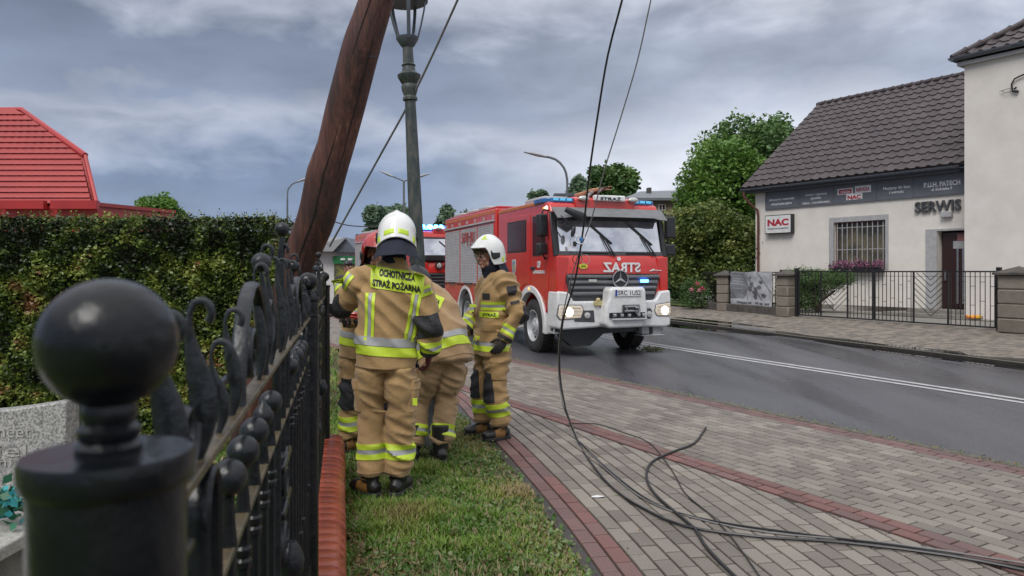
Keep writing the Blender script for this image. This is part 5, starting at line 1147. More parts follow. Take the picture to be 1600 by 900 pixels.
mb = MB(); mb.prism([(Q(500,393,34,ow).x,Q(500,393,34,ow).z),(Q(562,395,34,ow).x,Q(562,395,34,ow).z),(Q(541,371,34,ow).x,Q(541,371,34,ow).z)], -.4, 6, lambda u,v,w: (u,w,v)); mb.build('gable', M['gutter'], wh, smooth=0)
mb = MB(); mb.add([Q(450,393,33.4,ow),Q(520,393,33.4,ow),Q(541,371,33.5,ow),Q(470,371,40,ow)],[(0,1,2,3)]); mb.add([Q(450,393.8,33.4,ow),Q(520,393.8,33.4,ow),Q(541,372,33.5,ow),Q(470,372,40,ow)],[(3,2,1,0)]); mb.build('roof', mat('pale_sheet_roof', (.24,.25,.26), rough=.5), wh, smooth=0)
mb = MB(); mb.b2(Q(520,412,33.7,ow), Q(556,400,33.7,ow)+Vector((0,.25,0))); gs_ = mb.build('green_fascia', mat('green_panel', (.012,.16,.05), rough=.5), wh, smooth=0)
for xx in (535.5, 547): mb = MB(); mb.b2(Q(xx-3.5,406.5,33.65,ow), Q(xx+3.5,403.5,33.65,ow)+Vector((0,.03,0))); mb.build('white_mark', M['textw'], gs_, smooth=0)
mb = MB(); mb.b2(Q(522,424,33.8,ow)+Vector((0,0,-1.2)), Q(552,413,33.8,ow)+Vector((0,.2,0))); mb.build('shop_window', mat('colourful_display', (.30,.26,.05), (.04,.06,.04), rough=.4, nscale=2), wh, smooth=0)
# far row of low hedges closing the horizon
mb = thing('far_treeline', 'far band of dark green trees closing the end of the road', 'treeline', (0,0,0))
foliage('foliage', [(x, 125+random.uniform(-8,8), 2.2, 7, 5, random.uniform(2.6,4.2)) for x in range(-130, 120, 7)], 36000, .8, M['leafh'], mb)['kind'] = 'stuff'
# grey green clump of leaves dropped on the road in front of the engine
lc = thing('fallen_twig', 'small heap of fallen leafy twigs on the road in front of the fire engine', 'leafy twigs', tuple(G(1019, 549, RZ)))
C = rng.normal(size=(220,3))*[.13,.09,.022]+[0,0,.045]; V, Fc = leaves(C, .05, .55); fast('leaves', V, Fc, M['weed'], lc, tint=.3+.65*rng.random(220))
mb = MB(); 
for k in range(6): a_ = random.random()*6; mb.tube([(0,0,.03),(math.cos(a_)*.12,math.sin(a_)*.1,.05),(math.cos(a_)*.24,math.sin(a_)*.18,.02)], .005, 5)
mb.build('twigs', M['bark'], lc)
# ================================================================== FIRE ENGINES
TA = R(20); T0 = Vector((1.900,13.900,RZ)); UX = Vector((math.cos(TA),math.sin(TA),0)); VX = Vector((-math.sin(TA),math.cos(TA),0))
def TF(px, py, v=0):      # pixel -> (x, z) on the local plane y = v
    r = (px-800)/F; o = T0+VX*v; x = (r*o.y-o.x)/(UX.x-r*UX.y); Z = o.y+UX.y*x; return x, CH-(py-424)*Z/F-RZ
def TS(px, py, u=-1.2):   # pixel -> (y, z) on the local plane x = u
    r = (px-800)/F; o = T0+UX*u; y = (r*o.y-o.x)/(VX.x-r*VX.y); Z = o.y+VX.y*y; return y, CH-(py-424)*Z/F-RZ
HW = 1.17
def wheel(parent, x, y, sgn, r=.52, w=.30):
    """sgn -1: outer face towards -x"""
    rot = Matrix.Rotation(R(90)*sgn, 3, 'Y'); c = (x, y, r)
    mb = MB(); mb.lathe([(r*.60,-w*.5),(r*.68,-w*.50),(r*.90,-w*.49),(r*.965,-w*.44),(r,-w*.36),(r,w*.36),(r*.965,w*.44),(r*.90,w*.49),(r*.68,w*.5),(r*.60,w*.45)], 48, c, rot, cap=False); t = mb.build('tyre', M['rubber'], parent, smooth=30)
    mb = MB()
    for k in range(48):
        a = 2*math.pi*k/48
        for s in (-1, 1):
            p = Vector((math.cos(a+s*.03)*(r+.004), math.sin(a+s*.03)*(r+.004), s*w*.22)); mb.box(rot@p+Vector(c), (.022,.030,w*.36), rot @ Matrix.Rotation(a,3,'Z'))
    mb.build('tread', M['rubber'], t, smooth=0)
    mb = MB(); mb.lathe([(r*.61,w*.46),(r*.585,w*.47),(r*.56,w*.40),(r*.53,w*.16),(r*.46,w*.10),(r*.33,w*.13),(r*.30,w*.24),(r*.27,w*.36),(r*.14,w*.38),(r*.13,w*.44),(0.001,w*.46)], 36, c, rot, cap=False); mb.lathe([(r*.6,-w*.3),(0.001,-w*.28)], 30, c, rot, cap=False); rim = mb.build('rim', M['shutter'], t)
    for k in range(10):
        a = 2*math.pi*k/10; p = Vector((math.cos(a)*r*.38, math.sin(a)*r*.38, w*.15)); mb = MB(); mb.lathe([(.016,-.01),(.016,.03),(.009,.04)], 6, rot@p+Vector(c), rot); mb.build('wheel_nut', M['steel'], rim)
    for k in range(8):
        a = 2*math.pi*(k+.5)/8; p = Vector((math.cos(a)*r*.485, math.sin(a)*r*.485, w*.135)); mb = MB(); mb.lathe([(.028,0),(.028,.012)], 10, rot@p+Vector(c), rot); mb.build('vent_hole', M['textk'], rim)
def arc(cy, cz, r, a0, a1, n=18): return [(cy+r*math.cos(R(a0+(a1-a0)*i/n)), cz+r*math.sin(R(a0+(a1-a0)*i/n))) for i in range(n+1)]
def arch_trim(parent, cy, cz, r0, r1, side, name='wheel_arch'):
    mb = MB(); A = arc(cy, cz, r1, -8, 188); B = arc(cy, cz, r0, 188, -8); pol = A+B; x0_, x1_ = (side*(HW+.035), side*(HW-.10))
    mb.prism(pol, x0_, x1_, lambda u,v,w: (w,u,v)); return mb.build(name, M['white'], parent, bevel=.015)
YX, YY, YZ = (0,-1,0), (0,0,1), None
def fire_engine(label, variant):
    T = thing('fire_engine', label, 'fire engine', tuple(T0), TA, 'fire engines on the road')
    WB1, WB2 = 1.22, 5.8
    # chassis, dark underbody
    mb = MB(); mb.b2((-.5,.2,.42),(.5,7.5,.85)); mb.b2((-1.05,1.95,.42),(1.05,5.0,.72)); mb.b2((-.9,WB1-.09,.42),(.9,WB1+.09,.6)); mb.b2((-.9,WB2-.09,.42),(.9,WB2+.09,.6)); mb.b2((-1.0,.35,.60),(1.0,7.7,.98)); mb.build('chassis', M['dgrey'], T, bevel=.02)
    mb = MB(); mb.prism([(-.66,.20),(-.30,.20),(-.12,.34),(-.02,.42),(1.0,.46),(1.0,.54),(-.98,.54),(-.85,.34)], .10, .30, lambda u,v,w: (u-.12,w,v)); mb.build('front_underrun', M['plastic'], T)
    for sg in (-1, 1):
        wheel(T, sg*(HW-.17), WB1, 1 if sg > 0 else -1); wheel(T, sg*(HW-.17), WB2, 1 if sg > 0 else -1)
    # cab
    pr = [(-.02,1.08),(-.02,1.55),(.0,1.86),(.05,1.93),(.24,2.66),(.27,2.76),(.36,2.90),(.60,2.955),(3.26,2.985),(3.26,.72),(1.95,.72)]+arc(WB1,.52,.68,14,166)+[(.50,.76),(.30,1.02)]
    mb = MB(); mb.prism(pr, -HW, HW, lambda u,v,w: (w,u,v)); cab = mb.build('cab', M['red'], T, smooth=30, bevel=.055, seg=4)
    # body
    pr = [(3.36,3.03),(7.82,3.06),(7.86,2.9),(7.86,.74),(6.55,.68)]+arc(WB2,.52,.64,12,168)+[(5.05,.66),(3.36,.70)]
    mb = MB(); mb.prism(pr, -HW-.02, HW+.02, lambda u,v,w: (w,u,v)); body = mb.build('body', M['red'], T, smooth=30, bevel=.03, seg=3)
    mb = MB(); mb.b2((-HW+.05,3.24,.75),(HW-.05,3.38,2.9)); mb.build('gap_gaiter', M['plastic'], T)
    for sg in (-1, 1):
        arch_trim(T, WB1, .52, .665, .80, sg); arch_trim(T, WB2, .52, .63, .72, sg)
        x = sg*(HW+.022)
        # roller shutters with frame and ribs
        for a, b in ((3.48,4.66),(4.76,6.18),(6.28,7.72)):
            zb = 1.30 if a < 4 or a > 5 else 1.30; fr = MB(); fr.b2((x-sg*.03,a-.04,zb-.03),(x+sg*.012,b+.04,2.72)); f_ = fr.build('shutter_frame', M['red'], body, bevel=.006)
            mb = MB(); n = 34; z0_, z1_ = zb, 2.68; rows = []
            for k in range(n):
                z = z0_+(z1_-z0_)*k/n; z2 = z0_+(z1_-z0_)*(k+1)/n; mb.prism([(0,z+.003),(.008,z+.010),(.008,z2-.008),(0,z2-.001)], a, b, lambda u,v,w: (x+sg*(.013+u),w,v))
            mb.build('roller_shutter', M['shutter'], body)
            mb = MB(); mb.b2((x+sg*.02,(a+b)/2-.3,zb-.025),(x+sg*.05,(a+b)/2+.3,zb+.012)); mb.build('shutter_handle', M['plastic'], body, bevel=.006)
            for q in (a+.1,b-.1): mb = MB(); mb.b2((x+sg*.01,q-.03,zb-.06),(x+sg*.045,q+.03,zb-.02)); mb.build('latch', M['plastic'], body)
        mb = MB(); mb.b2((x+sg*0,3.42,2.735),(x+sg*.05,7.80,2.775)); mb.build('rain_rail', M['shutter'], body, bevel=.005)
        mb = MB(); mb.b2((x-sg*.01,.62,2.89),(x+sg*.002-sg*.02,3.24,2.945)); mb.b2((x-sg*.012,3.4,2.93),(x+sg*.003,7.8,2.995)); mb.build('orange_stripe', M['orange'], body, bevel=.003)
        for q in (3.5,4.2,4.9,5.6,6.3,7.0,7.6): mb = MB(); mb.b2((x-sg*.01,q-.02,2.80),(x+sg*.03,q+.02,2.88)); mb.build('marker_lamp', M['trim'], body)
        mb = MB(); mb.b2((x-sg*.02,3.40,.95),(x+sg*.006,4.95,.965)); mb.b2((x-sg*.02,6.6,.95),(x+sg*.006,7.8,.965)); mb.build('trim_line', M['orange'], body)
        # doors
        xd = sg*(HW+.004)
        def panel_outline(pts, w=.012, nm='door_seam', m=M['red2']):
            mb = MB()
            for i in range(len(pts)): a, b = pts[i], pts[(i+1)%len(pts)]; mb.bar((xd-sg*.002,a[0],a[1]), (xd-sg*.002,b[0],b[1]), .006, w, up=(sg,0,0))
            return mb
        d1 = MB(); d1.prism([(.34,1.0),(.30,1.86),(.40,2.72),(1.22,2.74),(1.22,1.30),(.95,1.26),(.62,1.12)], xd-sg*.012, xd+sg*.008, lambda u,v,w: (w,u,v)); d1 = d1.build('door', M['red'], T, bevel=.006)
        d2 = MB(); d2.prism([(1.28,1.34),(1.28,2.74),(2.80,2.76),(2.80,.80),(2.05,.80),(1.95,1.05),(1.72,1.28),(1.5,1.36)], xd-sg*.012, xd+sg*.008, lambda u,v,w: (w,u,v)); d2 = d2.build('door', M['red'], T, bevel=.006)
        for par, pts in ((d1, [(.46,1.98),(.52,2.62),(1.10,2.64),(1.10,1.92),(.72,1.92)]), (d2, [(1.50,2.02),(1.50,2.62),(2.56,2.62),(2.56,2.02)])):
            cx = sum(p[0] for p in pts)/len(pts); cz = sum(p[1] for p in pts)/len(pts)
            mb = MB(); mb.prism([(cx+(p[0]-cx)*1.07, cz+(p[1]-cz)*1.10) for p in pts], xd, xd+sg*.011, lambda u,v,w: (w,u,v)); wf = mb.build('window', M['plastic'], par, bevel=.004)
            mb = MB(); mb.prism(pts, xd+sg*.002, xd+sg*.0145, lambda u,v,w: (w,u,v)); mb.build('pane', M['sglass'], wf, smooth=0)
        for par, yy, zz in ((d1,1.08,1.66),(d2,2.66,1.62)): mb = MB(); mb.b2((xd,yy-.10,zz-.03),(xd+sg*.04,yy+.10,zz+.03)); mb.build('handle', M['plastic'], par, bevel=.012)
        mb = MB(); mb.b2((xd-sg*.03,2.0,.76),(xd+sg*.003,3.2,.795)); mb.b2((xd-sg*.03,.40,1.02),(xd+sg*.003,.62,1.05)); mb.build('orange_stripe', M['orange'], T)
        # steps ahead of the wheel
        mb = MB(); mb.b2((sg*(HW-.02),.12,.44),(sg*(HW-.42),.50,.475)); mb.b2((sg*(HW-.02),.12,.72),(sg*(HW-.36),.46,.75)); mb.b2((sg*(HW-.03),.46,.44),(sg*(HW-.36),.49,.98)); mb.b2((sg*(HW-.01),.10,.44),(sg*(HW-.03),.13,.74)); mb.build('cab_step', M['shutter'], T, bevel=.006)
        mb = MB(); mb.b2((sg*(HW-.04),1.98,.42),(sg*(HW-.4),2.7,.72)); mb.build('side_locker', M['white'] , T, bevel=.02)
        mb = MB(); mb.b2((sg*(HW-.02),5.02,.36),(sg*(HW-.30),5.06,.66)); mb.b2((sg*(HW-.02),6.5,.36),(sg*(HW-.30),6.54,.70)); mb.build('mudflap', M['rubber'], T)
        # mirrors
        yM = .30 if sg < 0 else .12; xm = sg*(HW+.13)
        mb = MB(); mb.tube([(sg*(HW-.03),.34,2.74),(sg*(HW+.10),.34,2.76),(xm,yM+.03,2.70),(xm,yM+.03,1.95),(sg*(HW+.05),.40,1.84),(sg*(HW-.02),.46,1.86)], .018, 8); ma = mb.build('mirror_arm', M['plastic'], T)
        for zc, hh_ in ((2.46,.42),(2.02,.22)):
            mb = MB(); mb.box((xm+sg*.02,yM-.005,zc), (.20,.13,hh_), Matrix.Rotation(sg*-.25,3,'Z')); mh = mb.build('mirror', M['plastic'], ma, bevel=.03, seg=3)
        # big text & door marks
        if variant == 0:
            ex = (0,-sg*-1*-1,0) if sg < 0 else (0,1,0)
            ex = (0,-1,0) if sg < 0 else (0,1,0)
            text('door_lettering', 'OSP', .18, .13, (xd+sg*.009,.78,1.735), ex, (0,0,1), M['textw'], d1)
            text('door_lettering', 'KUŹNIA RACIBORSKA', .60, .085, (xd+sg*.009,.78,1.60), ex, (0,0,1), M['textw'], d1)
            text('call_number', '569[r]01', 1.12, .34, (x+sg*.027,5.47,2.42), ex, (0,0,1), M['redwall'], body, .006, .0)
            mb = MB(); mb.prism([(-.11,.15),(.11,.15),(.12,-.02),(.07,-.13),(0,-.18),(-.07,-.13),(-.12,-.02)], xd+sg*.002, xd+sg*.016, lambda u,v,w: (w,2.18+u,1.70+v)); cr = mb.build('crest', M['shutter'], d2, bevel=.004)
            mb = MB(); mb.prism([(-.075,.11),(.075,.11),(.08,-.02),(.045,-.09),(0,-.13),(-.045,-.09),(-.08,-.02)], xd+sg*.012, xd+sg*.020, lambda u,v,w: (w,2.18+u,1.70+v)); mb.build('crest_field', mat('crest_blue', (.10,.22,.34), (.35,.34,.12), rough=.5, nscale=14, lo=.45, hi=.55), cr)
        # amber/white roof side lamp
        mb = MB(); mb.ball((sg*(HW+.0),.42,2.80), .04, 12, 8); mb.build('marker_lamp', M['lamp'], T); mb = MB(); mb.ball((sg*(HW+.01),.54,2.80), .022, 10, 6); mb.build('marker_lamp', M['amber'], T)
        mb = MB(); mb.ball((sg*(HW+.03),WB1+.03,.52+.735), .03, 10, 6); mb.build('side_reflector', M['amber'], T)
    # windscreen (curved sheet, raked)
    def ws(x, z, off=0):
        t = (z-1.93)/(2.66-1.93); return Vector((x, .05+.19*t-.035*(1-(x/1.16)**2)-.006+off, z))
    xs = np.linspace(-1.10, 1.10, 17); zs = np.linspace(1.955, 2.64, 7)
    mb = MB(); mb.grid([[ws(x*1.03, z, .004) for x in xs] for z in np.linspace(1.90,2.70,5)]); mb.grid([[ws(x*1.03, z, .03) for x in xs] for z in np.linspace(1.90,2.70,5)], flip=True); wf = mb.build('windscreen_seal', M['plastic'], T, smooth=50)
    mb = MB(); mb.grid([[ws(x*.97, z, -.004) for x in xs] for z in zs]); mb.build('windscreen', M['glass'], T, smooth=60)
    for sg in (-1,1):   # black corner pillars
        mb = MB(); mb.prism([(0,1.88),(.05,1.88),(.24,2.72),(.20,2.72)], sg*1.10, sg*1.20, lambda u,v,w: (w,u+.012,v)); mb.build('corner_pillar', M['plastic'], T, bevel=.015)
    mb = MB(); mb.grid([[ws(x, z, -.010) for x in xs] for z in (1.90, 1.975)]); mb.build('scuttle', M['dgrey'], T)
    # sun visor
    if variant == 0:
        mb = MB(); A = []; B = []
        for x in np.linspace(-1.17, 1.17, 15): A.append(Vector((x, .20-.06*(1-(x/1.2)**2), 2.80))); B.append(Vector((x*.985, -.06-.09*(1-(x/1.2)**2), 2.615-(.03 if abs(x) > 1 else 0))))
        mb.grid([A,B]); mb.grid([[p+Vector((0,.015,-.02)) for p in A],[p+Vector((0,.015,-.012)) for p in B]], flip=True); vz = mb.build('sun_visor', M['grey'], T, smooth=50)
        mb = MB(); mb.grid([[ws(x*1.02, z, -.012) for x in xs] for z in (2.56, 2.70)]); mb.build('visor_band', M['dgrey'], T)
    # wipers
    for (pa, pb, pp) in (((915,343),(953,381),(955,401)),((978,345),(1016,383),(1019,401))):
        q = [TF(*p, .12) for p in (pa, pb, pp)]; A_w, B_w, P_w = [ws(x, z, -.045) for x, z in q]; Mw = A_w.lerp(B_w, .62)
        mb = MB(); mb.tube([P_w, P_w.lerp(Mw,.3), Mw], [.020,.016,.010], 6); mb.tube([P_w+Vector((-.07,0,.0)), Mw+Vector((-.02,0,0))], .008, 6); wp = mb.build('wiper', M['plastic'], T)
        mb = MB(); mb.bar(A_w+Vector((0,.015,0)), B_w+Vector((0,.015,0)), .018, .030, up=(0,-1,0)); mb.build('wiper_blade', M['plastic'], wp)
    for xa in (-.62, .28):
        mb = MB(); mb.tube([ws(xa, 1.945, -.03), ws(xa+.52, 1.945, -.03)], [.012,.012], 6); mb.build('grab_rail', M['plastic'], T)
    # bonnet panel
    mb = MB(); A = []
    for z, yo in ((1.555,-.075),(1.62,-.075),(1.84,-.045),(1.90,.0)): A.append([Vector((x, yo+.05*(x/1.12)**4, z-(0))) for x in np.linspace(-1.10,1.10,15)])
    mb.grid(A); mb.grid([[p+Vector((0,.05,0)) for p in r_] for r_ in A], flip=True); hood = mb.build('front_panel', M['red'], T, smooth=50)
    for sg in (-1,1):
        mb = MB(); mb.prism([(.93,1.86),(1.17,1.88),(1.175,1.14),(1.03,1.10)], -.055, .03, lambda u,v,w: (sg*u,w,v)); mb.build('corner_panel', M['red'], T, bevel=.02, seg=3)
    # grille
    gr_ = MB(); gr_.prism([(-1.0,1.55),(1.0,1.55),(.92,1.20),(.86,1.05),(-.86,1.05),(-.92,1.20)], -.045, .02, lambda u,v,w: (u,w,v)); gr_ = gr_.build('grille', M['dgrey'], T, bevel=.01)
    for k in range(4):
        z = 1.505-k*.105; hw = .965-k*.035; mb = MB(); mb.prism([(-.05,z+.035),(-.095,z+.015),(-.095,z-.02),(-.05,z-.045)], -hw, hw, lambda u,v,w: (w,u,v)); mb.build('grille_slat', M['grey'] if variant == 0 else M['dgrey'], gr_, bevel=.004)
    if variant == 0:
        em = MB(); cx, cz = TF(968.5, 436, -.1); cx -= .0
        em.tube([(cx+.158*math.cos(t), -.125, cz+.158*math.sin(t)) for t in np.linspace(0,2*math.pi,33)], .013, 8)
        for a in (90,210,330):
            e = Vector((math.cos(R(a)),0,math.sin(R(a)))); s = Vector((math.cos(R(a+90)),0,math.sin(R(a+90)))); c_ = Vector((cx,-.13,cz)); em.add([c_+s*.024, c_+e*.155, c_-s*.024, c_-e*.02, c_+Vector((0,-.012,0))], [(0,1,4),(1,2,4),(2,3,4),(3,0,4),(3,2,1,0)])
        em = em.build('star_emblem', M['steel'], T); mb = MB(); mb.lathe([(.15,0),(.15,.03)], 32, (cx,-.085,cz), Matrix.Rotation(R(90),3,'X')); mb.build('emblem_disc', M['plastic'], em)
        # grille blue flashers
        for px, m in ((1007,'blueflash'),(926,'textw')):
            x, z = TF(px, 439, -.1); mb = MB(); mb.b2((x-.085,-.115,z-.028),(x+.085,-.085,z+.028)); mb.build('grille_flasher', M[m] if m == 'blueflash' else M['lens'], T, bevel=.01)
        # mirrored STRAZ
        x, z = TF(971, 416, -.07); a_ = TF(939.5, 416, -.07)[0]; b_ = TF(998, 416, -.07)[0]
        text('front_lettering', 'STRAZ', b_-a_, .185, (x,-.083,z-.02), (1,0,0), (0,0,1), M['textw'], hood, .005, .03, mirror=True)
        mb = MB(); x_, z_ = TF(967, 404.5, -.07); mb.lathe([(.04,0),(.04,.01)], 14, (x_,-.064,z_), Matrix.Rotation(R(90),3,'X')); mb.build('white_dot', M['textw'], hood)
        x, z = TF(911, 416, -.07); mb = MB(); mb.prism([(.09*math.cos(t), .05*math.sin(t)) for t in np.linspace(0, 6, 20)], -.085, -.07, lambda u,v,w: (x+u,w,z+v)); yb = mb.build('yellow_badge', M['yellowp'], hood); text('badge_lettering', 'JRG', .09, .04, (x,-.087,z), (1,0,0), (0,0,1), mat('green_print', (.05,.25,.03)), yb)
        x, z = TF(1023, 422, -.06); mb = MB(); mb.prism([(-.13,-.02),(-.03,.03),(.0,.005),(.14,.0),(.14,-.012),(-.04,-.006),(-.08,-.02)], -.076, -.066, lambda u,v,w: (x+u,w,z+v)); mb.build('script_badge', M['textw'], hood)
    else:
        for cx in (-.62,-.32,.32,.62):
            mb = MB(); mb.lathe([(.125,0),(.12,.05),(.1,.055)], 24, (cx,-.10,1.78), Matrix.Rotation(R(90),3,'X')); lp_ = mb.build('round_lamp', M['plastic'], T); mb = MB(); mb.lathe([(.1,0),(.06,.02),(.001,.024)], 20, (cx,-.145,1.78), Matrix.Rotation(R(90),3,'X')); mb.build('lamp_lens', M['lens'], lp_)
        mb = MB(); mb.b2((-1.05,-.10,1.93),(1.05,.06,2.12)); mb.build('black_shelf', M['plastic'], T, bevel=.03)
        mb = MB(); mb.b2((-.26,-.13,1.20),(.26,-.11,1.32)); mb.build('number_plate', M['textw'], T)
    # bumper
    bp = MB()
    for sg in (-1, 1):
        bp.prism([(.30,1.05),(.86,1.05),(.96,1.22),(1.18,1.24),(1.20,1.0),(1.19,.56),(1.08,.53),(.30,.56)], -.13, .34, lambda u,v,w: (sg*u,w,v))
    bp.b2((-.32,-.128,.56),(.32,.3,.80)); bump = bp.build('bumper', M['white'], T, bevel=.04, seg=3)
    mb = MB(); wb_ = [(-.36,1.00),(-.30,1.08),(-.29,1.26),(-.23,1.31),(.42,1.31),(.48,1.26),(.48,1.06),(.51,.98),(.51,.66),(.40,.56),(-.30,.55),(-.39,.63)]
    if variant == 0:
        mb.prism(wb_, -.36, -.05, lambda u,v,w: (u+.04,w,v)); wb = mb.build('winch_housing', M['white'], T, bevel=.05, seg=4)
        x, z = TF(980.5, 457.5, -.36); a_ = TF(960, 457, -.36)[0]; b_ = TF(1001, 457, -.36)[0]
        mb = MB(); mb.b2((a_,-.382,z-.065),(b_,-.362,z+.065)); plt = mb.build('number_plate', M['textw'], T, bevel=.006)
        mb = MB(); mb.b2((a_+.006,-.3845,z-.058),(a_+.05,-.3815,z+.058)); mb.build('plate_band', mat('plate_blue', (.02,.06,.3)), plt)
        text('plate_lettering', 'SRC 1US2', (b_-a_)-.075, .085, ((a_+b_)/2+.025,-.382,z), (1,0,0), (0,0,1), M['textk'], plt, .003, .0)
        # winch: drum, rollers, hook, recess
        mb = MB(); mb.b2((-.26,-.375,.74),(.48,-.355,.84)); rc_ = mb.build('winch_recess', M['textk'], wb)
        mb = MB(); mb.b2((.0,-.40,.83),(.36,-.372,.985)); rf_ = mb.build('roller_fairlead', M['dgrey'], wb, bevel=.01)
        for p0, p1 in (((.03,-.415,.95),(.33,-.415,.95)),((.03,-.415,.87),(.33,-.415,.87)),((.07,-.42,.85),(.07,-.42,.97)),((.29,-.42,.85),(.29,-.42,.97))): mb = MB(); mb.tube([p0,p1], .018, 10); mb.build('roller', M['steel'], wb)
        mb = MB(); mb.tube([(.24,-.44,.93),(.29,-.46,.93),(.33,-.46,.88),(.31,-.46,.83),(.26,-.46,.82),(.24,-.46,.86)], .016, 8); mb.build('hook', M['steel'], wb)
        for xx in (-.2,-.05,.10,.30,.40): mb = MB(); mb.tube([(xx,-.39,.79),(xx+.06,-.39,.79)], .035, 10); mb.build('shackle', M['steel'], wb)
        mb = MB(); mb.b2((-.22,-.43,.70),(.50,-.372,.735)); mb.build('winch_plate', M['shutter'], wb, bevel=.01)
        x, z = TF(935,473,-.13); mb = MB(); mb.b2((x-.10,-.18,z-.06),(x+.10,-.12,z+.035)); mb.ball((x-.02,-.16,z+.05), (.05,.03,.045), 10, 6); mb.build('yellow_coupling', mat('pale_brass', (.5,.42,.2), rough=.4), T, bevel=.015)
        # dark side recesses with fog lamp
        for pts, cx in (([(-.86,.68),(-.80,.88),(-.46,.88),(-.44,.66)],-.60),([(.62,.70),(.62,.90),(.74,.90),(.78,.84),(.74,.70)],.70)):
            mb = MB(); mb.prism(pts, -.142, -.12, lambda u,v,w: (u,w,v)); fr_ = mb.build('fog_lamp_recess', M['dgrey'], T, bevel=.01)
            mb = MB(); mb.lathe([(.06,0),(.056,.02),(.02,.026)], 18, (cx,-.143,.79), Matrix.Rotation(R(90),3,'X')); mb.build('fog_lamp', M['lens'], fr_)
    mb = MB(); mb.b2((.62,-.02,.40),(.78,.20,.56)); mb.b2((.86,-.02,.37),(1.04,.25,.56)); mb.b2((.60,-.06,.36),(1.10,.25,.385)); mb.build('front_step', M['trim'], T, bevel=.01)
    # headlights
    for sg, pts in ((-1,[(-1.16,.98),(-.72,.97),(-.68,.90),(-.73,.745),(-1.14,.73),(-1.19,.80)]),(1,[(.86,.96),(1.16,1.0),(1.185,.80),(1.15,.75),(.88,.76),(.83,.84)])):
        mb = MB(); cx = sum(p[0] for p in pts)/6; cz = sum(p[1] for p in pts)/6
        mb.prism([(cx+(u-cx)*1.07, cz+(v-cz)*1.14) for u, v in pts], -.145, -.10, lambda u,v,w: (u,w,v)); hl = mb.build('headlight', M['grey'], T, bevel=.01)
        mb = MB(); mb.prism(pts, -.155, -.13, lambda u,v,w: (u,w,v)); mb.build('lens', M['lenswarm'] if variant == 0 else M['lens'], hl, bevel=.012)
        mb = MB(); mb.lathe([(.085,0),(.06,.012),(.001,.016)], 20, (cx-.03*sg*-1,-.156,cz), Matrix.Rotation(R(90),3,'X')); mb.build('lamp_bulb', M['lamp'], hl)
        for k in range(3):
            mb = MB(); mb.bar((pts[0][0]+.03 if sg < 0 else .88, -.158, .80+k*.06), ((-.74) if sg < 0 else 1.18, -.158, .80+k*.06), .004, .005); mb.build('guard_bar', M['plastic'], hl)
    # roof: light bar, sign box, work lamps
    for sg in (-1, 1):
        mb = MB(); cr = [(sg*.62,.38),(sg*1.0,.40),(sg*1.16,.47),(sg*1.215,.62),(sg*1.215,1.0),(sg*.62,1.0)]
        mb.prism(cr, 2.905, 3.00, lambda u,v,w: (u,v,w)); lb_ = mb.build('blue_light_bar', M['bluelens'], T, bevel=.02, seg=3)
        for q in (.72,.86,1.0):
            mb = MB(); mb.b2((sg*q-.05,.372,2.945),(sg*q+.05,.392,2.99)); mb.build('flasher', M['blueflash'] if variant else mat('pale_blue_led', (.10,.40,.62), emit=.5), lb_)
        if variant:
            mb = MB(); mb.b2((sg*.02,.38,2.96),(sg*.62,.6,3.10)); mb.build('blue_light_bar', M['bluelens'], T, bevel=.02)
            for q in (.12,.34,.52,.72,.98): mb = MB(); mb.ball((sg*q,.42,3.03), (.11,.07,.085), 14, 8); mb.build('flasher', mat('flash_core', (.25,.75,1), emit=16, ecol=(.04,.34,1)), lb_)
    mb = MB(); mb.prism([(.30,2.80),(.30,2.98),(.42,3.03),(1.0,3.04),(1.0,2.90),(.45,2.82)], -.64, .64, lambda u,v,w: (w,u,v)); mb.build('roof_fairing', M['red'], T, bevel=.02)
    for px in (911, 988):
        x, z = TF(px, 309, .3); mb = MB(); mb.ball((x,.27,2.985), (.115,.05,.055), 18, 9); wl = mb.build('work_lamp', M['lens'], T)
    x, z = TF(951, 310, .3)
    mb = MB(); mb.b2((x-.33,.22,2.945),(x+.33,.34,3.06)); sg_ = mb.build('roof_sign', M['textw'], T, bevel=.025, seg=3)
    if variant == 0: text('sign_lettering', 'STRAŻ', .44, .072, (x,.217,3.0), (1,0,0), (0,0,1), M['textk'], sg_, .004, .02)
    # roof gear
    mb = MB(); mb.b2((-.9,1.25,2.97),(-.35,2.3,3.12)); mb.build('roof_box', M['trim'], T, bevel=.04)
    mb = MB(); mb.b2((-1.1,3.5,3.04),(1.1,7.7,3.10)); mb.build('roof_rail', M['redwall'], T, bevel=.02)
    for q in (4.6,5.7,6.9): mb = MB(); mb.b2((-1.0,q,3.08),(-.45,q+.7,3.20)); mb.build('roof_box', M['trim'], T, bevel=.04)
    ld = MB(); ld.b2((-.2,3.8,3.14),(-.14,7.7,3.2)); ld.b2((.2,3.8,3.14),(.26,7.7,3.2)); ld.build('ladder_rail', M['steel'], T)
    if variant == 0:
        # curled weather flap torn at the visor corner, hanging mirror on the left of the windscreen
        mb = MB(); mb.tube([(-1.02,-.10,2.74),(-.86,-.16,2.66),(-.74,-.18,2.60),(-.63,-.16,2.62)], [(.05,.03),(.07,.05),(.09,.06),(.03,.02)], 10); mb.build('front_mirror', M['plastic'], T)
        mb = MB(); mb.tube([(-1.08,-.04,2.62),(-.98,-.12,2.50),(-.90,-.14,2.36)], .014, 6); mb.tube([(-1.08,-.04,2.42),(-.98,-.10,2.50)], .012, 6); am = mb.build('mirror_arm', M['plastic'], T); mb = MB(); mb.ball((-.885,-.15,2.33), (.045,.03,.11), 12, 8, rot=Matrix.Rotation(.25,3,'Y')); mb.build('mirror', M['plastic'], am)
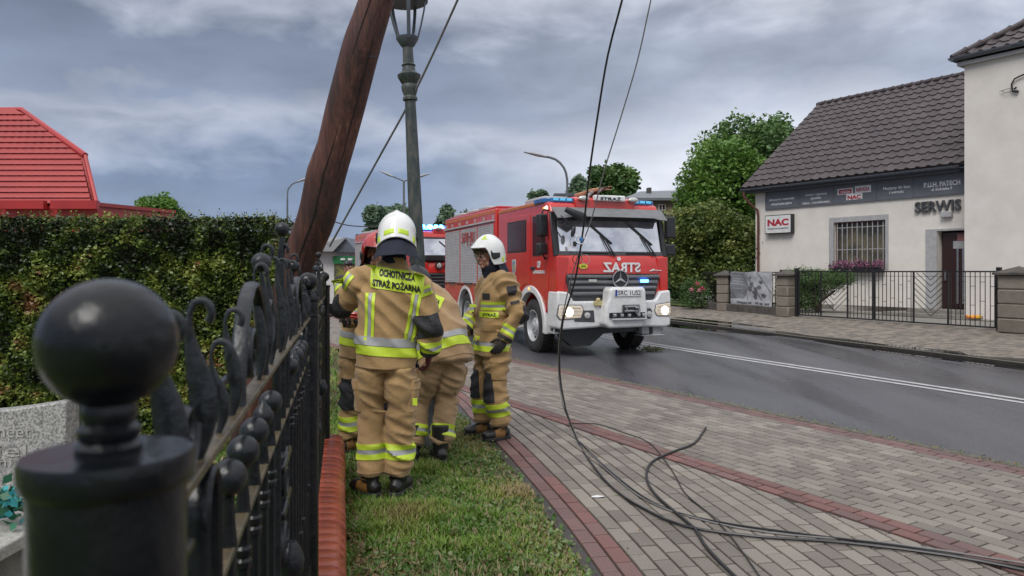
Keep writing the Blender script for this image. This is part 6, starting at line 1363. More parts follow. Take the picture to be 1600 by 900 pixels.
        mb = MB(); mb.b2((-.93,-.03,2.02),(-.88,-.015,2.10)); mb.build('sticker', M['textw'], T)
    return T
eng = fire_engine('red and white fire engine with its headlights lit and a star emblem facing the viewer', 0)
eng2 = fire_engine('second red fire engine with bright blue flashing lights behind the first', 1)
eng2.location = (-2.9+1.21*math.cos(R(27)), 23.2+1.21*math.sin(R(27)), RZ); eng2.rotation_euler = (0,0,R(27))
# splintered wood lying on the first engine's roof
sp_ = thing('splintered_crossarm', 'splintered orange-brown wooden crossarm pieces tangled in the cables over the fire engine roof', 'broken wood', tuple(P(930, 301, 13.6)))
o_ = P(930, 301, 13.6)
for (xa,ya,xb,yb,w_,dz,m) in ((898,306,956,291,.035,0,'splinter'),(922,305,950,292,.05,.1,'wood'),(918,307,934,293,.03,-.1,'trim'),(928,308,942,294,.03,.2,'trim'),(905,305,930,296,.02,.1,'splinter'),(930,298,956,296,.02,.0,'splinter')):
    a, b = P(xa,ya,14.3+dz)-o_, P(xb,yb,14.2-dz)-o_; mb = MB(); mb.tube([a, a.lerp(b,.5)+Vector((0,0,.015)), b], [(w_,w_*.6),(w_*1.1,w_*.6),(w_*.2,w_*.1)], 5); mb.build('splinter', M[m], sp_, smooth=0)
# ================================================================== PEOPLE
def remeshed(mb, voxel, it=3, disp=None, fac=.5):
    me = mb.mesh('tmp', [], 0); o = bpy.data.objects.new('tmp', me); COL.objects.link(o)
    m = o.modifiers.new('r', 'REMESH'); m.mode = 'VOXEL'; m.voxel_size = voxel; m.use_smooth_shade = True
    if it: s = o.modifiers.new('s', 'SMOOTH'); s.factor = fac; s.iterations = it
    bpy.context.view_layer.update()
    r = bpy.data.meshes.new_from_object(o.evaluated_get(bpy.context.evaluated_depsgraph_get()))
    bpy.data.objects.remove(o); bpy.data.meshes.remove(me)
    if disp:
        for v, n in zip(r.vertices, [Vector(x.vector) for x in r.vertex_normals]): v.co += n*disp(v.co)
    r.materials.clear(); r.polygons.foreach_set('use_smooth', [True]*len(r.polygons)); r.update(); return r
def bvh_of(me): return BVHTree.FromPolygons([v.co.copy() for v in me.vertices], [tuple(p.vertices) for p in me.polygons])
def ortho(axis, ref):
    axis = Vector(axis).normalized(); x = (Vector(ref)-axis*Vector(ref).dot(axis)).normalized(); return axis, x, axis.cross(x)
def band(name, bvh, c0, axis, ref, s0, s1, m, parent, a0=0, a1=360, maxr=.3, off=.0065, n=72, k=4, lo=None):
    """tape wrapped round the cloth: rays go out from the limb axis and land on the cloth surface"""
    axis, x, y = ortho(axis, ref); c0 = Vector(c0); full = abs(a1-a0) >= 359; rows = []; last = maxr*.7
    ss = [s0]+list(np.linspace(s0, s1, k))+[s1]; n2 = n if full else max(5, int(n*abs(a1-a0)/360)+1)
    for q, s in enumerate(ss):
        row = []; edge_ = q in (0, len(ss)-1)
        for j in range(n2+1):
            a = R(a0+(a1-a0)*j/n2); d = x*math.cos(a)+y*math.sin(a); c = c0+axis*s; h = bvh.ray_cast(c, d, maxr)
            r = (h[0]-c).length if h[0] is not None else last
            if h[0] is not None: last = r
            e = -.006 if (edge_ or (not full and j in (0, n2))) else off
            row.append(c+d*(r+e))
        rows.append(row)
    mb = MB(); mb.grid(rows); return mb.build(name, m, parent, smooth=60)
def patch(name, bvh, o, ex, ey, w, h, m, parent, off=.005, nu=10, nv=8, shape=None, dist=1.0):
    o = Vector(o); ex = Vector(ex).normalized(); ey = Vector(ey).normalized(); dn = -ex.cross(ey); rows = []
    for j in range(-1, nv+2):
        jj = min(max(j, 0), nv); row = []
        for i in range(-1, nu+2):
            ii = min(max(i, 0), nu); u, v = ii/nu-.5, jj/nv-.5
            if shape: u, v = shape(u, v)
            p = o+ex*(u*w)+ey*(v*h); hh = bvh.ray_cast(p, dn, dist); e = -.006 if (i != ii or j != jj) else off
            loc = hh[0] if hh[0] is not None else p+dn*.3
            row.append(loc-dn*e)
        rows.append(row)
    # drop outliers
    mb = MB(); mb.grid(rows); return mb.build(name, m, parent, smooth=60)
def ptext(name, s, w, h, bvh, o, ex, ey, m, parent, off=.008, bold=.03, dist=1.0):
    vs, fs = textdata(s, bold); o = Vector(o); ex = Vector(ex).normalized(); ey = Vector(ey).normalized(); dn = -ex.cross(ey); out = []
    for x, y in vs:
        p = o+ex*(x*w)+ey*(y*h); hh = bvh.ray_cast(p, dn, dist); out.append((hh[0] if hh[0] is not None else p+dn*.3)-dn*off)
    mb = MB(); mb.add(out, fs); return mb.build(name, m, parent, smooth=0)
def folds(A, seed=0, zf=13, xf=5):
    def f(p):
        a = noise.noise(Vector((p.x*xf+seed+p.z*2.5, p.y*xf-seed, p.z*zf+p.x*5))); b = noise.noise(Vector((p.x*13+seed, p.y*13, p.z*26-seed))); c = noise.noise(Vector((p.x*2.5-seed, p.y*2.5, p.z*4+seed)))
        return A*1.45*(.7-3.0*abs(a))*(.45+1.1*max(0,c+.35))+A*.22*b+A*1.0*c
    return f
def hand_geo(mb, wrist, d, nrm, side, s=1.0, curl=.5):
    """palm, four unequal bent fingers and a thumb; d = direction of the hand, nrm = back of the hand"""
    d, n, t = ortho(d, nrm); t = t*side; w = Vector(wrist)
    rot = Matrix((t, d, n)).transposed()
    mb.ball(w+d*.048*s, (.043*s,.052*s,.020*s), 14, 8, rot=rot); mb.tube([w-d*.03*s, w+d*.03*s], [(.026*s,.030*s),(.020*s,.036*s)], 10, ref=tuple(n))
    for k, (off, L, r) in enumerate(((-.031,.072,.0098),(-.011,.082,.0104),(.010,.077,.010),(.030,.060,.009))):
        p = w+d*(.085*s)+t*(off*s); a = 0; pts = [w+d*.05*s+t*(off*.8*s), p]
        for seg in (.42,.33,.25):
            a += curl*(.55+.12*k); dd = d*math.cos(a)-n*math.sin(a); p = p+dd*(L*seg*s); pts.append(p)
        mb.tube(pts, [r*s*1.15, r*s*1.15, r*s*1.05, r*s*.95, r*s*.75], 8)
    p = w+d*.018*s-t*.034*s; a = (-t*.75+d*.65-n*.15).normalized(); b = (-t*.2+d*.75-n*.6).normalized()
    mb.tube([p, p+a*.034*s, p+a*.034*s+b*.03*s, p+a*.034*s+b*.055*s], [.015*s,.0125*s,.0115*s,.009*s], 8)
def rotz(a): return Matrix.Rotation(a, 3, 'Z')
def head_geo(mb, c, Rm, s=1.0):
    def q(x, y, z): return Vector(c)+Rm@Vector((x*s, y*s, z*s))
    def E(x, y, z, rx, ry, rz_, n=14): mb.ball(q(x,y,z), (rx*s,ry*s,rz_*s), n, 9, rot=Rm)
    E(0,-.012,.03,.074,.094,.088,18); E(0,.022,-.045,.058,.066,.066); E(0,.070,-.098,.024,.022,.018); E(0,.078,.026,.050,.016,.012)
    for sg in (-1,1): E(sg*.036,.060,-.030,.026,.026,.026); E(sg*.077,-.005,-.012,.009,.018,.030); E(sg*.048,.02,-.075,.02,.035,.028)
    mb.tube([q(0,.086,.018),q(0,.102,-.008),q(0,.116,-.030)], [.008*s,.010*s,.0135*s], 8); E(-.010,.104,-.034,.008,.009,.007); E(.010,.104,-.034,.008,.009,.007)
    E(0,.090,-.064,.023,.010,.0065); E(0,.089,-.074,.020,.010,.006)
def helmet(P_, c, Rm, m, style, s=1.0, neck=True):
    def q(x, y, z): return Vector(c)+Rm@Vector((x*s, y*s, z*s))
    hc = Vector((0,-.012,.040)); rows = []; NA = 56; NE = 14
    def zlow(a):   # a: 0 = front, pi = back
        f = math.cos(a)
        q_ = min(1, max(0, (f-.22)/.42)); q_ = q_*q_*(3-2*q_)
        return -.080+(.080+.078)*q_ if f > 0 else -.080+.030*(-f)**2
    def pt(a, t, inset=0):   # t 0 = rim, 1 = crown
        f = math.cos(a); sx = math.sin(a); zl = zlow(a); e = t*math.pi/2; ry = (.158 if f < 0 else .150)-inset; rx = .131-inset; rz_ = .150-inset
        z0 = zl-hc.z; zz = z0+(rz_-z0)*math.sin(e); k = math.sqrt(max(0, 1-(zz/rz_)**2)) if zz > 0 else math.sqrt(max(.0, 1-(zz/.30)**2)); 
        fl = .014*(1-t)**5
        x, y = sx*(rx*k+fl), f*(ry*k+fl)+(.030*max(0,f)**3*(1-t)**2)
        ridge = .013*math.exp(-(x/.017)**2)*(1 if t > .10 else 0)*min(1, (t-.10)*4)
        return q(hc.x+x, hc.y+y, hc.z+zz+ridge)
    for i in range(NE+1): rows.append([pt(2*math.pi*j/NA, (i/NE)*.995) for j in range(NA+1)])
    mb = MB(); mb.grid(rows); mb.grid([[pt(2*math.pi*j/NA, (i/NE)*.995, .010) for j in range(NA+1)] for i in range(NE+1)], flip=True)
    mb.grid([rows[0], [pt(2*math.pi*j/NA, 0, .010) for j in range(NA+1)]]); h = mb.build('helmet', m, P_, smooth=60)
    mb = MB(); mb.tube([pt(2*math.pi*j/NA, 0, -.001) for j in range(NA+1)], .0045*s, 6, cap=False); mb.build('rim_trim', M['plastic'] if style != 'white' else M['trim'], h)
    if neck:
        rows = []
        for i in range(7):
            row = []; t = i/6
            for j in range(33):
                a = R(94+172*j/32); f, sx = math.cos(a), math.sin(a); rr_ = 1+.50*t+.05*math.sin(a*7)*t
                row.append(q(sx*.112*rr_, -.012+f*.135*rr_, -.035-.145*t-.01*t*max(0,-f)))
            rows.append(row)
        mb = MB(); mb.grid(rows); mb.grid([[p+Rm@Vector((0,0,.004)) for p in r_] for r_ in rows], flip=True); mb.build('neck_cloth', M['navy'], h, smooth=70)
    # reflective stickers and side hardware
    def shell_patch(nm, a0, a1, t0, t1, mm, off=.004, shape=None):
        mb = MB(); rows = []
        for i in range(9):
            row = []
            for j in range(11):
                u, v = j/10, i/8
                if shape: u, v = shape(u, v)
                a, t = R(a0+(a1-a0)*u), t0+(t1-t0)*v; e_ = off if 0 < i < 8 and 0 < j < 10 else .0005
                row.append(pt(a, t, -e_))
            rows.append(row)
        mb.grid(rows); return mb.build(nm, mm, h, smooth=60)
    if style == 'white':
        shell_patch('lime_sticker', 142, 174, .07, .17, M['lime']); shell_patch('lime_sticker', 186, 218, .07, .17, M['lime'])
        for sg in (-1,1):
            a = sg*38; shell_patch('lime_flash', a-sg*14, a+sg*20, .46, .80, M['lime'], shape=lambda u,v: (u*(1-.75*v), v))
            a = sg*88; shell_patch('side_mount', a-sg*20, a+sg*16, .10, .26, M['plastic'], .012, shape=lambda u,v: (u, v+.35*u*u*(1-v)))
            shell_patch('lime_sticker', sg*112, sg*126, .03, .14, M['lime'])
    if style == 'red':
        shell_patch('yellow_flash', -30, 30, .42, .75, mat('amber_sticker', (.75,.45,.12)), shape=lambda u,v: (.5+(u-.5)*(1-.6*v), v))
        for sg in (-1,1): shell_patch('side_mount', sg*75, sg*105, .05, .22, M['plastic'], .01)
    # visor lip under the brim
    rows = []
    for t in (0, .5, 1): rows.append([q(math.sin(a)*(.118-.004*t), -.012+math.cos(a)*(.150+.020*(1-t)), .070-.020*t-.05*(1-math.cos(a))) for a in [R(x) for x in np.linspace(-62,62,19)]])
    mb = MB(); mb.grid(rows); mb.grid([[p+Rm@Vector((0,-.005,0)) for p in r_] for r_ in rows], flip=True); mb.build('visor', M['plastic'], h, smooth=60)
    return h
def face_bits(P_, c, Rm, s=1.0):
    def q(x, y, z): return Vector(c)+Rm@Vector((x*s, y*s, z*s))
    for sg in (-1, 1):
        mb = MB(); mb.ball(q(sg*.031,.0795,.002), .0115*s, 12, 8); e = mb.build('eye', M['textw'], P_, smooth=80)
        mb = MB(); mb.ball(q(sg*.031,.0885,.001), .0048*s, 10, 6); mb.build('iris', M['hair'], e, smooth=80)
        mb = MB(); mb.tube([q(sg*.015,.093,.024), q(sg*.032,.094,.029), q(sg*.050,.082,.024)], .0035*s, 6); mb.build('eyebrow', M['hair'], P_)
        mb = MB(); mb.tube([q(sg*.018,.089,.008), q(sg*.031,.0925,.011), q(sg*.044,.085,.007)], .0032*s, 6); mb.build('eyelid', M['skin'], P_)
    mb = MB(); mb.ball(q(0,.0985,-.068), (.019*s,.004*s,.0045*s), 12, 6, rot=Rm); mb.build('lips', M['lips'], P_)
def boot(P_, ank, fd, s=1.0, toe=None):
    fd = Vector((fd[0], fd[1], 0)).normalized(); a = Vector(ank); side = Vector((fd.y,-fd.x,0)); up = Vector((0,0,1)); g = Vector((a.x, a.y, a.z-.10))
    mb = MB(); mb.tube([a+up*.20, a+up*.08, a+up*.0], [.072,.070,.062], 14); mb.tube([g-fd*.085+up*.055, g-fd*.06+up*.06, g+up*.068, g+fd*.07+up*.058, g+fd*.14+up*.050, g+fd*.185+up*.045], [(.028,.03),(.050,.046),(.060,.052),(.050,.055),(.046,.056),(.030,.040)], 14, ref=(0,0,1))
    me = remeshed(mb, .008, 3); me.materials.append(M['boot']); b = link('boot', me, P_)
    mb = MB(); pol = [(-.095,-.03),(-.06,-.046),(.0,-.045),(.06,-.056),(.13,-.056),(.18,-.035),(.195,0),(.18,.035),(.13,.056),(.06,.056),(.0,.045),(-.06,.046),(-.095,.03)]
    mb.prism(pol, 0, .03, lambda u,v,w: g+fd*u+side*v+up*w); mb.build('sole', M['rubber'], b, bevel=.006)
    if toe:
        bv = bvh_of(me)
        band('tan_panel', bv, g+up*.055, fd, (0,0,1), -.02, .085, M['boott'], b, 30, 330, .12, .004, 30, 5)
    return b
def firefighter(label, loc, rz, J, hm, hstyle, face=False, seed=1, cloth='tan', W=1.0, neck=True, tapes=True, waist=None, sleeveL=True):
    """J holds joint positions in metres from the ground point between the feet; the figure looks along +y turned by J['turn']"""
    T = thing('person', label, 'person', loc, rz)
    g = {k: (Vector(v) if isinstance(v, tuple) else v) for k, v in J.items()}; tr = g.get('turn', 0); Rt = rotz(tr); ri = Rt@Vector((1,0,0)); fw = Rt@Vector((0,1,0)); m = M[cloth]
    hd = g['head']; Rh = rotz(g.get('hyaw', tr)) @ Matrix.Rotation(g.get('hpitch', 0), 3, 'X')
    # --- one continuous body
    mb = MB(); head_geo(mb, hd, Rh); mb.tube([g['neck']-Vector((0,0,.06)), hd-Vector((0,0,.06))], [.062,.056], 12)
    mb.tube([g['hip'], g['waist'], g['chest'], g['neck']-Vector((0,0,.05))], [(.15,.10),(.14,.10),(.17,.11),(.09,.07)], 14, ref=tuple(ri))
    for sd in 'LR':
        k = -1 if sd == 'L' else 1
        mb.tube([g['chest']+Vector((0,0,.06)), g['sh'+sd]], [.07,.058], 10); mb.tube([g['sh'+sd], g['el'+sd], g['wr'+sd]], [.052,.040,.028], 10)
        mb.tube([g['hip'], g['hip'+sd], g['kn'+sd], g['an'+sd]], [.09,.085,.058,.042], 10)
        f_ = Rt@Vector((0,1,0)) if 'foot'+sd not in g else g['foot'+sd].normalized(); a = g['an'+sd]; mb.tube([a-f_*.05-Vector((0,0,.04)), a+f_*.06-Vector((0,0,.055)), a+f_*.14-Vector((0,0,.065))], [.033,.032,.022], 8)
        hdv = (g['ha'+sd]-g['wr'+sd]).normalized(); hand_geo(mb, g['wr'+sd], hdv, -ri*k*-1 if 'hn'+sd not in g else g['hn'+sd], k, .9, g.get('curl', .55))
    me = remeshed(mb, .0068, 2); me.materials.append(M['skin']); body = link('body', me, T)
    if face: face_bits(T, hd, Rh)
    Wb = (1+W)/2
    mb = MB(); d_ = (hd-g['neck']).normalized(); fh_ = Rh@Vector((0,1,0)); mb.tube([g['neck']-d_*.03, g['neck']+d_*.05, hd-d_*.085-fh_*.008, hd-d_*.045-fh_*.03], [(.085,.085),(.082,.084),(.078,.088),(.074,.078)], 20, ref=tuple(ri)); link('hood', (lambda r_: (r_.materials.append(M['navy']), r_)[1])(remeshed(mb, .010, 2, folds(.006, seed+9, 12, 8))), T)
    # --- trousers
    mb = MB(); hp = g['hip']; mb.tube([hp+Vector((0,0,.10)), hp+Vector((0,0,.02)), hp-Vector((0,0,.07))], [(.19*W,.135),(.205*W,.145),(.17*W,.13)], 18, ref=tuple(ri))
    for sd in 'LR':
        h_, k_, a_ = g['hip'+sd], g['kn'+sd], g['an'+sd]; e = a_+(k_-a_).normalized()*.045
        mb.tube([h_+Vector((0,0,.03)), h_.lerp(k_,.35), h_.lerp(k_,.75), k_, k_.lerp(e,.25), k_.lerp(e,.75), e, e-(k_-a_).normalized()*.012], [(.118*W,.13),(.117*W,.125),(.103*W,.105*Wb),(.101*Wb,.104*Wb),(.099*Wb,.103*Wb),(.098*Wb,.10*Wb),(.101*Wb,.104*Wb),(.09*Wb,.09*Wb)], 18, ref=tuple(ri))
    tm_ = remeshed(mb, .012, 3, folds(.014, seed, 11, 4)); tm_.materials.append(m); tro = link('trousers', tm_, T); tb_ = bvh_of(tm_)
    # --- jacket
    mb = MB(); wz = g['waist']; ch = g['chest']; nk = g['neck']; hem = g['hem']
    wl = waist or 1.0
    mb.tube([hem, hem.lerp(wz,.5), wz, ch, ch.lerp(nk,.45), nk-(nk-ch).normalized()*.05, nk+(hd-nk).normalized()*.05], [(.245*W,.185*W),(.242*W,.178*W),(.232*W*wl,.168*W),(.238*W,.165*W),(.215*W,.145*W),(.135,.115),(.088,.090)], 24, ref=tuple(ri))
    for sd in 'LR':
        s_, e_, w_ = g['sh'+sd], g['el'+sd], g['wr'+sd]
        mb.ball(s_, (.088,.090,.084), 14, 9); mb.tube([ch.lerp(nk,.60), s_], [.105,.088], 12)
        mb.tube([s_, s_.lerp(e_,.5), e_, e_.lerp(w_,.4), w_, w_+(w_-e_).normalized()*.02], [.098,.090,.084,.077,.067,.060], 14)
    jm = remeshed(mb, .012, 7, folds(.013, seed+5, 7, 4.5)); jm.materials.append(m); jac = link('jacket', jm, T); jb = bvh_of(jm)
    sp = (nk-hem).normalized()
    # --- tapes
    def tri(nm, bvh, c0, axis, ref, s0, w, par, a0=0, a1=360, mr=.2, mid='silver'):
        band(nm, bvh, c0, axis, ref, s0, s0+w*.36, M['hivis'], par, a0, a1, mr); band(nm, bvh, c0, axis, ref, s0+w*.36, s0+w*.64, M[mid], par, a0, a1, mr, .0052); band(nm, bvh, c0, axis, ref, s0+w*.64, s0+w, M['hivis'], par, a0, a1, mr)
    ax_s = sp
    hw_ = g.get('waistband', (.115,.06,.055))   # start of yellow, height yellow, height silver above
    if g.get('band3'): tri('waist_tape', jb, hem, ax_s, ri, *g['band3'], jac, mr=.34)
    else:
        band('waist_tape', jb, hem, ax_s, ri, hw_[0], hw_[0]+hw_[1], M['hivis'], jac, maxr=.34, n=96, k=6); band('waist_tape', jb, hem, ax_s, ri, hw_[0]+hw_[1]+.004, hw_[0]+hw_[1]+hw_[2], M['silver'], jac, maxr=.34, n=96, k=6)
    band('hem_seam', jb, hem, ax_s, ri, .012, .020, M['tan2'], jac, maxr=.34, off=.006, n=64)
    for sd in 'LR':
        s_, e_, w_ = g['sh'+sd], g['el'+sd], g['wr'+sd]; L = (w_-e_).length; ax1 = (w_-e_).normalized(); ax0 = (e_-s_).normalized(); L0 = (e_-s_).length; bk = -fw*.6+Vector((0,0,-.2))
        tri('cuff_tape', jb, e_, ax1, bk, L*.48, .085, jac, mr=.15); tri('upper_sleeve_tape', jb, s_, ax0, bk, L0*.36, .06, jac, a0=-100, a1=100, mr=.16) if g.get('uptape', True) else None
        band('elbow_patch', jb, e_, (ax1+ax0).normalized(), bk, -.085, .075, M['patch'], jac, -88, 88, .17, .011, 64, 14)
        band('cuff', jb, w_, ax1, bk, -.028, .006, M['patch'], jac, maxr=.14, off=.006)
        h_, k_, a_ = g['hip'+sd], g['kn'+sd], g['an'+sd]; ax2 = (k_-a_).normalized()
        tri('leg_tape', tb_, a_, ax2, ri, g.get('legtape', .165), g.get('legtapew', .10), tro, mr=.16)
        band('knee_patch', tb_, k_, ax2, fw, -.13, .13, M['patch'], tro, -62, 62, .17, .011, 64, 18)
        band('cuff_seam', tb_, a_, ax2, ri, .062, .070, M['tan2'], tro, maxr=.16, off=.005)
        boot(T, a_, g.get('foot'+sd, fw), toe=g.get('toe'+sd))
        # cargo pocket on the outer thigh
        k = -1 if sd == 'L' else 1; oo = h_.lerp(k_, .48)+ri*k*.35-fw*.0; patch('cargo_pocket', tb_, oo, fw*k*1.0, (0,0,1), .17, .20, m, tro, .016); 
        patch('pocket_flap', tb_, oo+Vector((0,0,.085)), fw*k, (0,0,1), .18, .06, m, tro, .024)
        hdv = (g['ha'+sd]-w_).normalized(); mb = MB(); hand_geo(mb, w_, hdv, ri*k if 'hn'+sd not in g else g['hn'+sd], k, 1.14, g.get('curl', .55)); gm = remeshed(mb, .0052, 2); gm.materials.append(M[g.get('glove','glove')]); link('glove', gm, T)
    helmet(T, hd, Rh, hm, hstyle, neck=neck)
    return T, jac, jb, tro, tb_, g
def at_world(px, y): return ((px-800)/F*y, y, 0)
# A: back view, white helmet
JA = dict(hip=(.0,0,.92), waist=(.0,0,1.10), chest=(.02,.0,1.36), neck=(.055,.01,1.60), head=(.075,.04,1.775), hem=(.0,-.005,.875),
    shL=(-.165,.0,1.50), elL=(-.315,.13,1.30), wrL=(-.375,.30,1.455), haL=(-.40,.38,1.50), shR=(.225,.0,1.45), elR=(.325,-.045,1.18), wrR=(.30,.05,.985), haR=(.285,.10,.90),
    hipL=(-.10,0,.86), knL=(-.112,.03,.50), anL=(-.105,.0,.10), hipR=(.10,0,.86), knR=(.10,.03,.50), anR=(.085,.03,.10), footL=(-.75,.6,0), footR=(.25,1,0), toeL=True,
    hnL=(-.2,-.5,.8), turn=0, hyaw=.12, hpitch=-.32, glove='glover', legtape=.155, legtapew=.105, waistband=(.10,.062,.062), uptape=False)
A_, jac, jb, tro, tb_, g = firefighter('firefighter in white helmet seen from behind with yellow back panel lettering', at_world(602, 5.1), 0, JA, M['helmw'], 'white', seed=3, W=.87)
ey = Vector((.13,0,.99)).normalized(); ex = Vector((.985,0,-.155)).normalized()
bo = Vector((.098,-.6,1.490))
bpn = patch('back_panel', jb, bo, ex, (0,0,1), .365, .150, M['hivis'], jac, .007, 16, 8)
ptext('panel_lettering', 'OCHOTNICZA', .245, .052, jb, bo+Vector((0,0,.036)), ex, (0,0,1), M['textk'], bpn, .012, .05)
ptext('panel_lettering', 'STRAŻ POŻARNA', .330, .060, jb, bo-Vector((0,0,.032)), ex, (0,0,1), M['textk'], bpn, .012, .05)
for x, tilt in ((-.085, -.05), (.205, -.22)):
    for dx, w_, mm in ((-.024,.022,'hivis'),(0,.022,'silver'),(.024,.022,'hivis')):
        patch('back_tape', jb, (x+dx,-.6,1.235), (1,0,tilt*0), (tilt*-1 if False else -tilt*.8,0,1), w_, .34, M[mm], jac, .0055, 3, 16)
for sx, oo in ((-1,(-.26,-.6,1.485)),(1,(.30,-.6,1.42))):
    e1 = Vector((.75,0,.55*-sx*-1)).normalized() if sx < 0 else Vector((.9,0,.35)).normalized()
    e2 = Vector((-e1.z,0,e1.x))
    for dx, mm in ((-.022,'hivis'),(0,'silver'),(.022,'hivis')): patch('shoulder_tape', jb, Vector(oo)+(e1 if sx < 0 else e2)*dx, e1, e2, (.021 if sx < 0 else .095), (.12 if sx < 0 else .021), M[mm], jac, .0055, 5, 8)
patch('pocket_tag', tb_, (.245,-.6,.70), (1,0,-.1), (0,0,1), .03, .045, M['hivis'], tro, .008, 3, 3)
# B: leaning between A and C
JB = dict(hip=(.13,0,.86), waist=(.10,.03,1.02), chest=(.02,.10,1.23), neck=(-.085,.20,1.43), head=(-.15,.37,1.41), hem=(.155,-.03,.79),
    shL=(-.20,.16,1.36), elL=(-.34,.34,1.20), wrL=(-.42,.52,1.14), haL=(-.46,.60,1.14), shR=(.055,.09,1.30), elR=(.0,.34,1.10), wrR=(-.10,.50,1.10), haR=(-.14,.58,1.12),
    hipL=(.035,0,.80), knL=(-.095,.10,.46), anL=(-.125,-.02,.10), hipR=(.20,0,.80), knR=(.135,.10,.47), anR=(.10,-.05,.10), turn=.35, hyaw=.5, hpitch=-.5, legtape=.10, legtapew=.095, waistband=(.09,.07,.055), uptape=False)
B_, jac, jb, tro, tb_, g = firefighter('firefighter bending forward between the two white helmets, head hidden', at_world(670, 6.05), 0, JB, M['helmk'], 'black', seed=11, cloth='tan2', W=.93)
bo = Vector((.015,-.6,1.315)); pb = patch('back_panel', jb, bo, (1,0,-.4), (.4,0,1), .20, .11, M['hivis'], jac, .007, 10, 6)
ptext('panel_lettering', 'CZA', .07, .035, jb, bo+Vector((.045,0,-.005)), (1,0,-.4), (.4,0,1), M['textk'], pb, .012, .03)
patch('pocket_tag', tb_, (-.105,-.6,.66), (1,0,-.1), (.1,0,1), .045, .045, M['hivis'], tro, .03, 3, 3); patch('pocket_badge', tb_, (-.10,-.6,.78), (1,0,0), (0,0,1), .06, .03, M['patch'], tro, .02, 3, 3)
# C: profile, looking left
JC = dict(hip=(0,0,.90), waist=(0,.0,1.06), chest=(0,.0,1.29), neck=(0,.01,1.53), head=(0,.055,1.695), hem=(0,.01,.765),
    shL=(-.19,-.045,1.455), elL=(-.295,-.125,1.15), wrL=(-.285,.0,.935), haL=(-.275,.05,.86), shR=(.19,.0,1.455), elR=(.26,.04,1.15), wrR=(.24,.20,1.0), haR=(.22,.28,.96),
    hipL=(-.11,0,.82), knL=(-.12,.03,.50), anL=(-.115,-.03,.10), hipR=(.11,.0,.82), knR=(.125,.08,.50), anR=(.125,.05,.10), footL=(-.15,1,0), footR=(.1,1,0), toeL=True, toeR=True, turn=0, hyaw=.22, hpitch=-.06,
    band3=(.055,.135), legtape=.125, legtapew=.125, uptape=False)
C_, jac, jb, tro, tb_, g = firefighter('firefighter in white helmet standing in profile facing left before the fire engine', at_world(771, 6.9), R(112), JC, M['helmw'], 'white', face=True, seed=21, W=.93)
# chest front faces +y; seen from the left-front
vd = (Vector((math.cos(R(-112))*0,0,0)))
view = rotz(-R(112)) @ Vector((.11,-.99,0))     # towards the camera, in local axes
exC = Vector((0,0,1)).cross(view).normalized()
def C_at(px, py, dist=.7):
    w = Vector(((px-800)/F*6.9, 6.9, CH-(py-424)/F*6.9))-Vector(at_world(771, 6.9)); return rotz(-R(112))@w+view*dist
for dx, mm in ((.012*2.1,'hivis'),(0,'silver'),(-.012*2.1,'hivis')): patch('chest_tape', jb, C_at(768,477)+Vector((0,0,dx)), exC, (0,0,1), .215, .026, M[mm], jac, .0055, 8, 2)
ct = patch('chest_panel', jb, C_at(762,490), exC, (0,0,1), .165, .052, M['hivis'], jac, .008, 8, 3); ptext('panel_lettering', 'STRAŻ', .115, .034, jb, C_at(762,489.5), exC, (0,0,1), M['textk'], ct, .014, .03)
patch('radio_patch', jb, C_at(757,462), exC, (0,0,1), .062, .055, M['patch'], jac, .008, 4, 4)
patch('chest_pocket', jb, C_at(758,518), exC, (0,0,1), .21, .16, M['tan'], jac, .014, 8, 6); patch('pocket_flap', jb, C_at(758,510), exC, (0,0,1), .22, .06, M['tan'], jac, .022, 8, 3)
patch('arm_patch', jb, C_at(795,453), exC+Vector((0,0,.1)), Vector((0,0,1)), .095, .085, M['patch'], jac, .008, 6, 6, shape=lambda u,v: (u*(1-.35*max(0,-v*2)), v)); patch('arm_flash', jb, C_at(799,470), exC+Vector((0,0,.25)), Vector((0,0,1)), .085, .022, M['patch'], jac, .008, 5, 2)
for dx, mm in ((.026,'hivis'),(0,'silver'),(-.026,'hivis')): patch('chest_tape', jb, C_at(735,479)+Vector((0,0,dx)), exC, (0,0,1), .06, .026, M[mm], jac, .0055, 3, 2)
mb = MB(); 
# D: red helmet, behind A
JD = dict(hip=(.04,.0,.92), waist=(.05,0,1.08), chest=(.09,-.02,1.32), neck=(.13,-.04,1.56), head=(.165,-.09,1.70), hem=(.04,0,.80),
    shL=(.30,-.03,1.44), elL=(.36,-.20,1.2), wrL=(.20,-.38,1.14), haL=(.13,-.43,1.14), shR=(-.10,-.05,1.44), elR=(-.02,-.25,1.22), wrR=(.0,-.42,1.15), haR=(-.02,-.50,1.15),
    hipL=(.14,0,.84), knL=(.17,-.04,.50), anL=(.18,.0,.10), hipR=(-.05,0,.84), knR=(-.075,-.05,.52), anR=(-.07,.0,.10), footR=(-.7,-.7,0), toeR=True, turn=math.pi, hyaw=math.pi+.35, hpitch=-.18, legtape=.105, legtapew=.12, uptape=False)
D_ = firefighter('firefighter in red helmet working behind the lettered jacket, face partly hidden', at_world(563, 6.35), 0, JD, M['helmr'], 'red', face=True, seed=31, cloth='tan', W=.93)
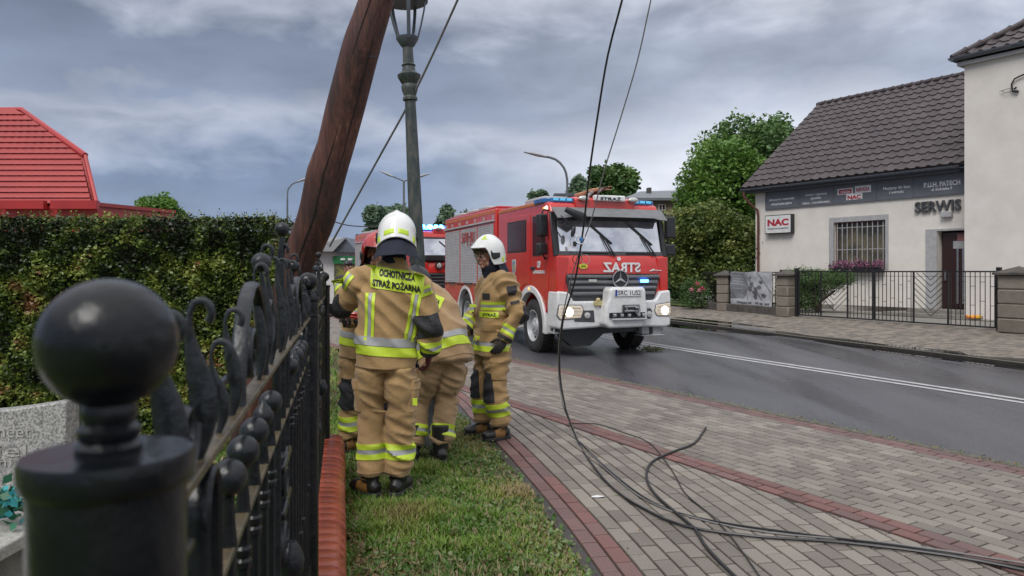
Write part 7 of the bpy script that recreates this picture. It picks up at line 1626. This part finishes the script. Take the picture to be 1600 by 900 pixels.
# bolt cutter
bc = thing('bolt_cutter', 'red handled bolt cutter held between the fence and the firefighters', 'bolt cutter', tuple(P(540, 492, 5.75))); o_ = P(540, 492, 5.75)
mb = MB(); mb.tube([P(516,489,5.75)-o_, P(538,492,5.75)-o_], .010, 8); mb.tube([P(514,486,5.75)-o_, P(524,490,5.75)-o_, P(516,494,5.75)-o_], [.012,.02,.01], 8); mb.build('jaws', M['iron'], bc)
for dy in (-2, 4): mb = MB(); mb.tube(catmull([P(537,492,5.75)-o_, P(546,491+dy*.8,5.75)-o_, P(563,493+dy,5.75)-o_, P(580,494+dy*1.2,5.75)-o_], .05), .014, 8); mb.build('handle', M['red'], bc)
# E: bystander
E_ = thing('person', 'bystander in black cap, dark shirt and black shorts farther back on the pavement', 'person', at_world(545, 14.3), R(150))
mb = MB(); hd_ = Vector((0,.03,1.64)); head_geo(mb, hd_, Matrix.Identity(3)); mb.tube([(0,0,1.45),hd_-Vector((0,0,.06))], [.06,.055], 10); mb.tube([(0,0,.9),(0,0,1.1),(0,0,1.3),(0,0,1.44)], [(.15,.1),(.14,.1),(.18,.12),(.1,.08)], 14, ref=(1,0,0))
for k in (-1, 1):
    mb.tube([(k*.06,0,1.38),(k*.19,0,1.38),(k*.25,.0,1.1),(k*.22,.12,.9)], [.06,.055,.042,.03], 10); hand_geo(mb, (k*.22,.12,.9), (0,.3,-.9), (k,0,0), k, 1, .5)
    mb.tube([(0,0,.92),(k*.09,0,.86),(k*.10,.02,.48),(k*.10,-.02,.09)], [.09,.088,.058,.040], 12); mb.tube([(k*.10,-.06,.05),(k*.10,.06,.04),(k*.11,.15,.03)], [.035,.035,.022], 8)
me = remeshed(mb, .011, 2); me.materials.append(M['skin']); link('body', me, E_)
mb = MB(); mb.tube([(0,0,.86),(0,0,1.1),(0,0,1.3),(0,0,1.46)], [(.19,.14),(.18,.135),(.21,.14),(.09,.08)], 16, ref=(1,0,0))
for k in (-1,1): mb.tube([(k*.1,0,1.37),(k*.20,0,1.36),(k*.235,0,1.18)], [.085,.078,.07], 12)
me = remeshed(mb, .014, 3, folds(.006, 4)); me.materials.append(mat('dark_olive_shirt', (.05,.05,.035), (.03,.03,.025), rough=.9)); link('shirt', me, E_)
mb = MB(); mb.tube([(0,0,.96),(0,0,.85)], [(.175,.13),(.18,.14)], 16, ref=(1,0,0))
for k in (-1,1): mb.tube([(k*.09,0,.86),(k*.10,.01,.55)], [(.11,.12),(.105,.11)], 14)
me = remeshed(mb, .014, 3, folds(.006, 8)); me.materials.append(M['patch']); link('shorts', me, E_)
mb = MB(); mb.ball(hd_+Vector((0,-.01,.05)), (.085,.10,.075), 16, 9); mb.tube([hd_+Vector((0,.06,.055)), hd_+Vector((0,.16,.045))], [(.06,.008),(.05,.004)], 12, ref=(1,0,0)); mb.build('cap', M['helmk'], E_)
for k in (-1,1): mb = MB(); mb.tube([(k*.10,-.09,.045),(k*.10,.04,.045),(k*.11,.17,.03)], [(.04,.045),(.048,.045),(.03,.025)], 10); mb.build('shoe', M['boot'], E_)
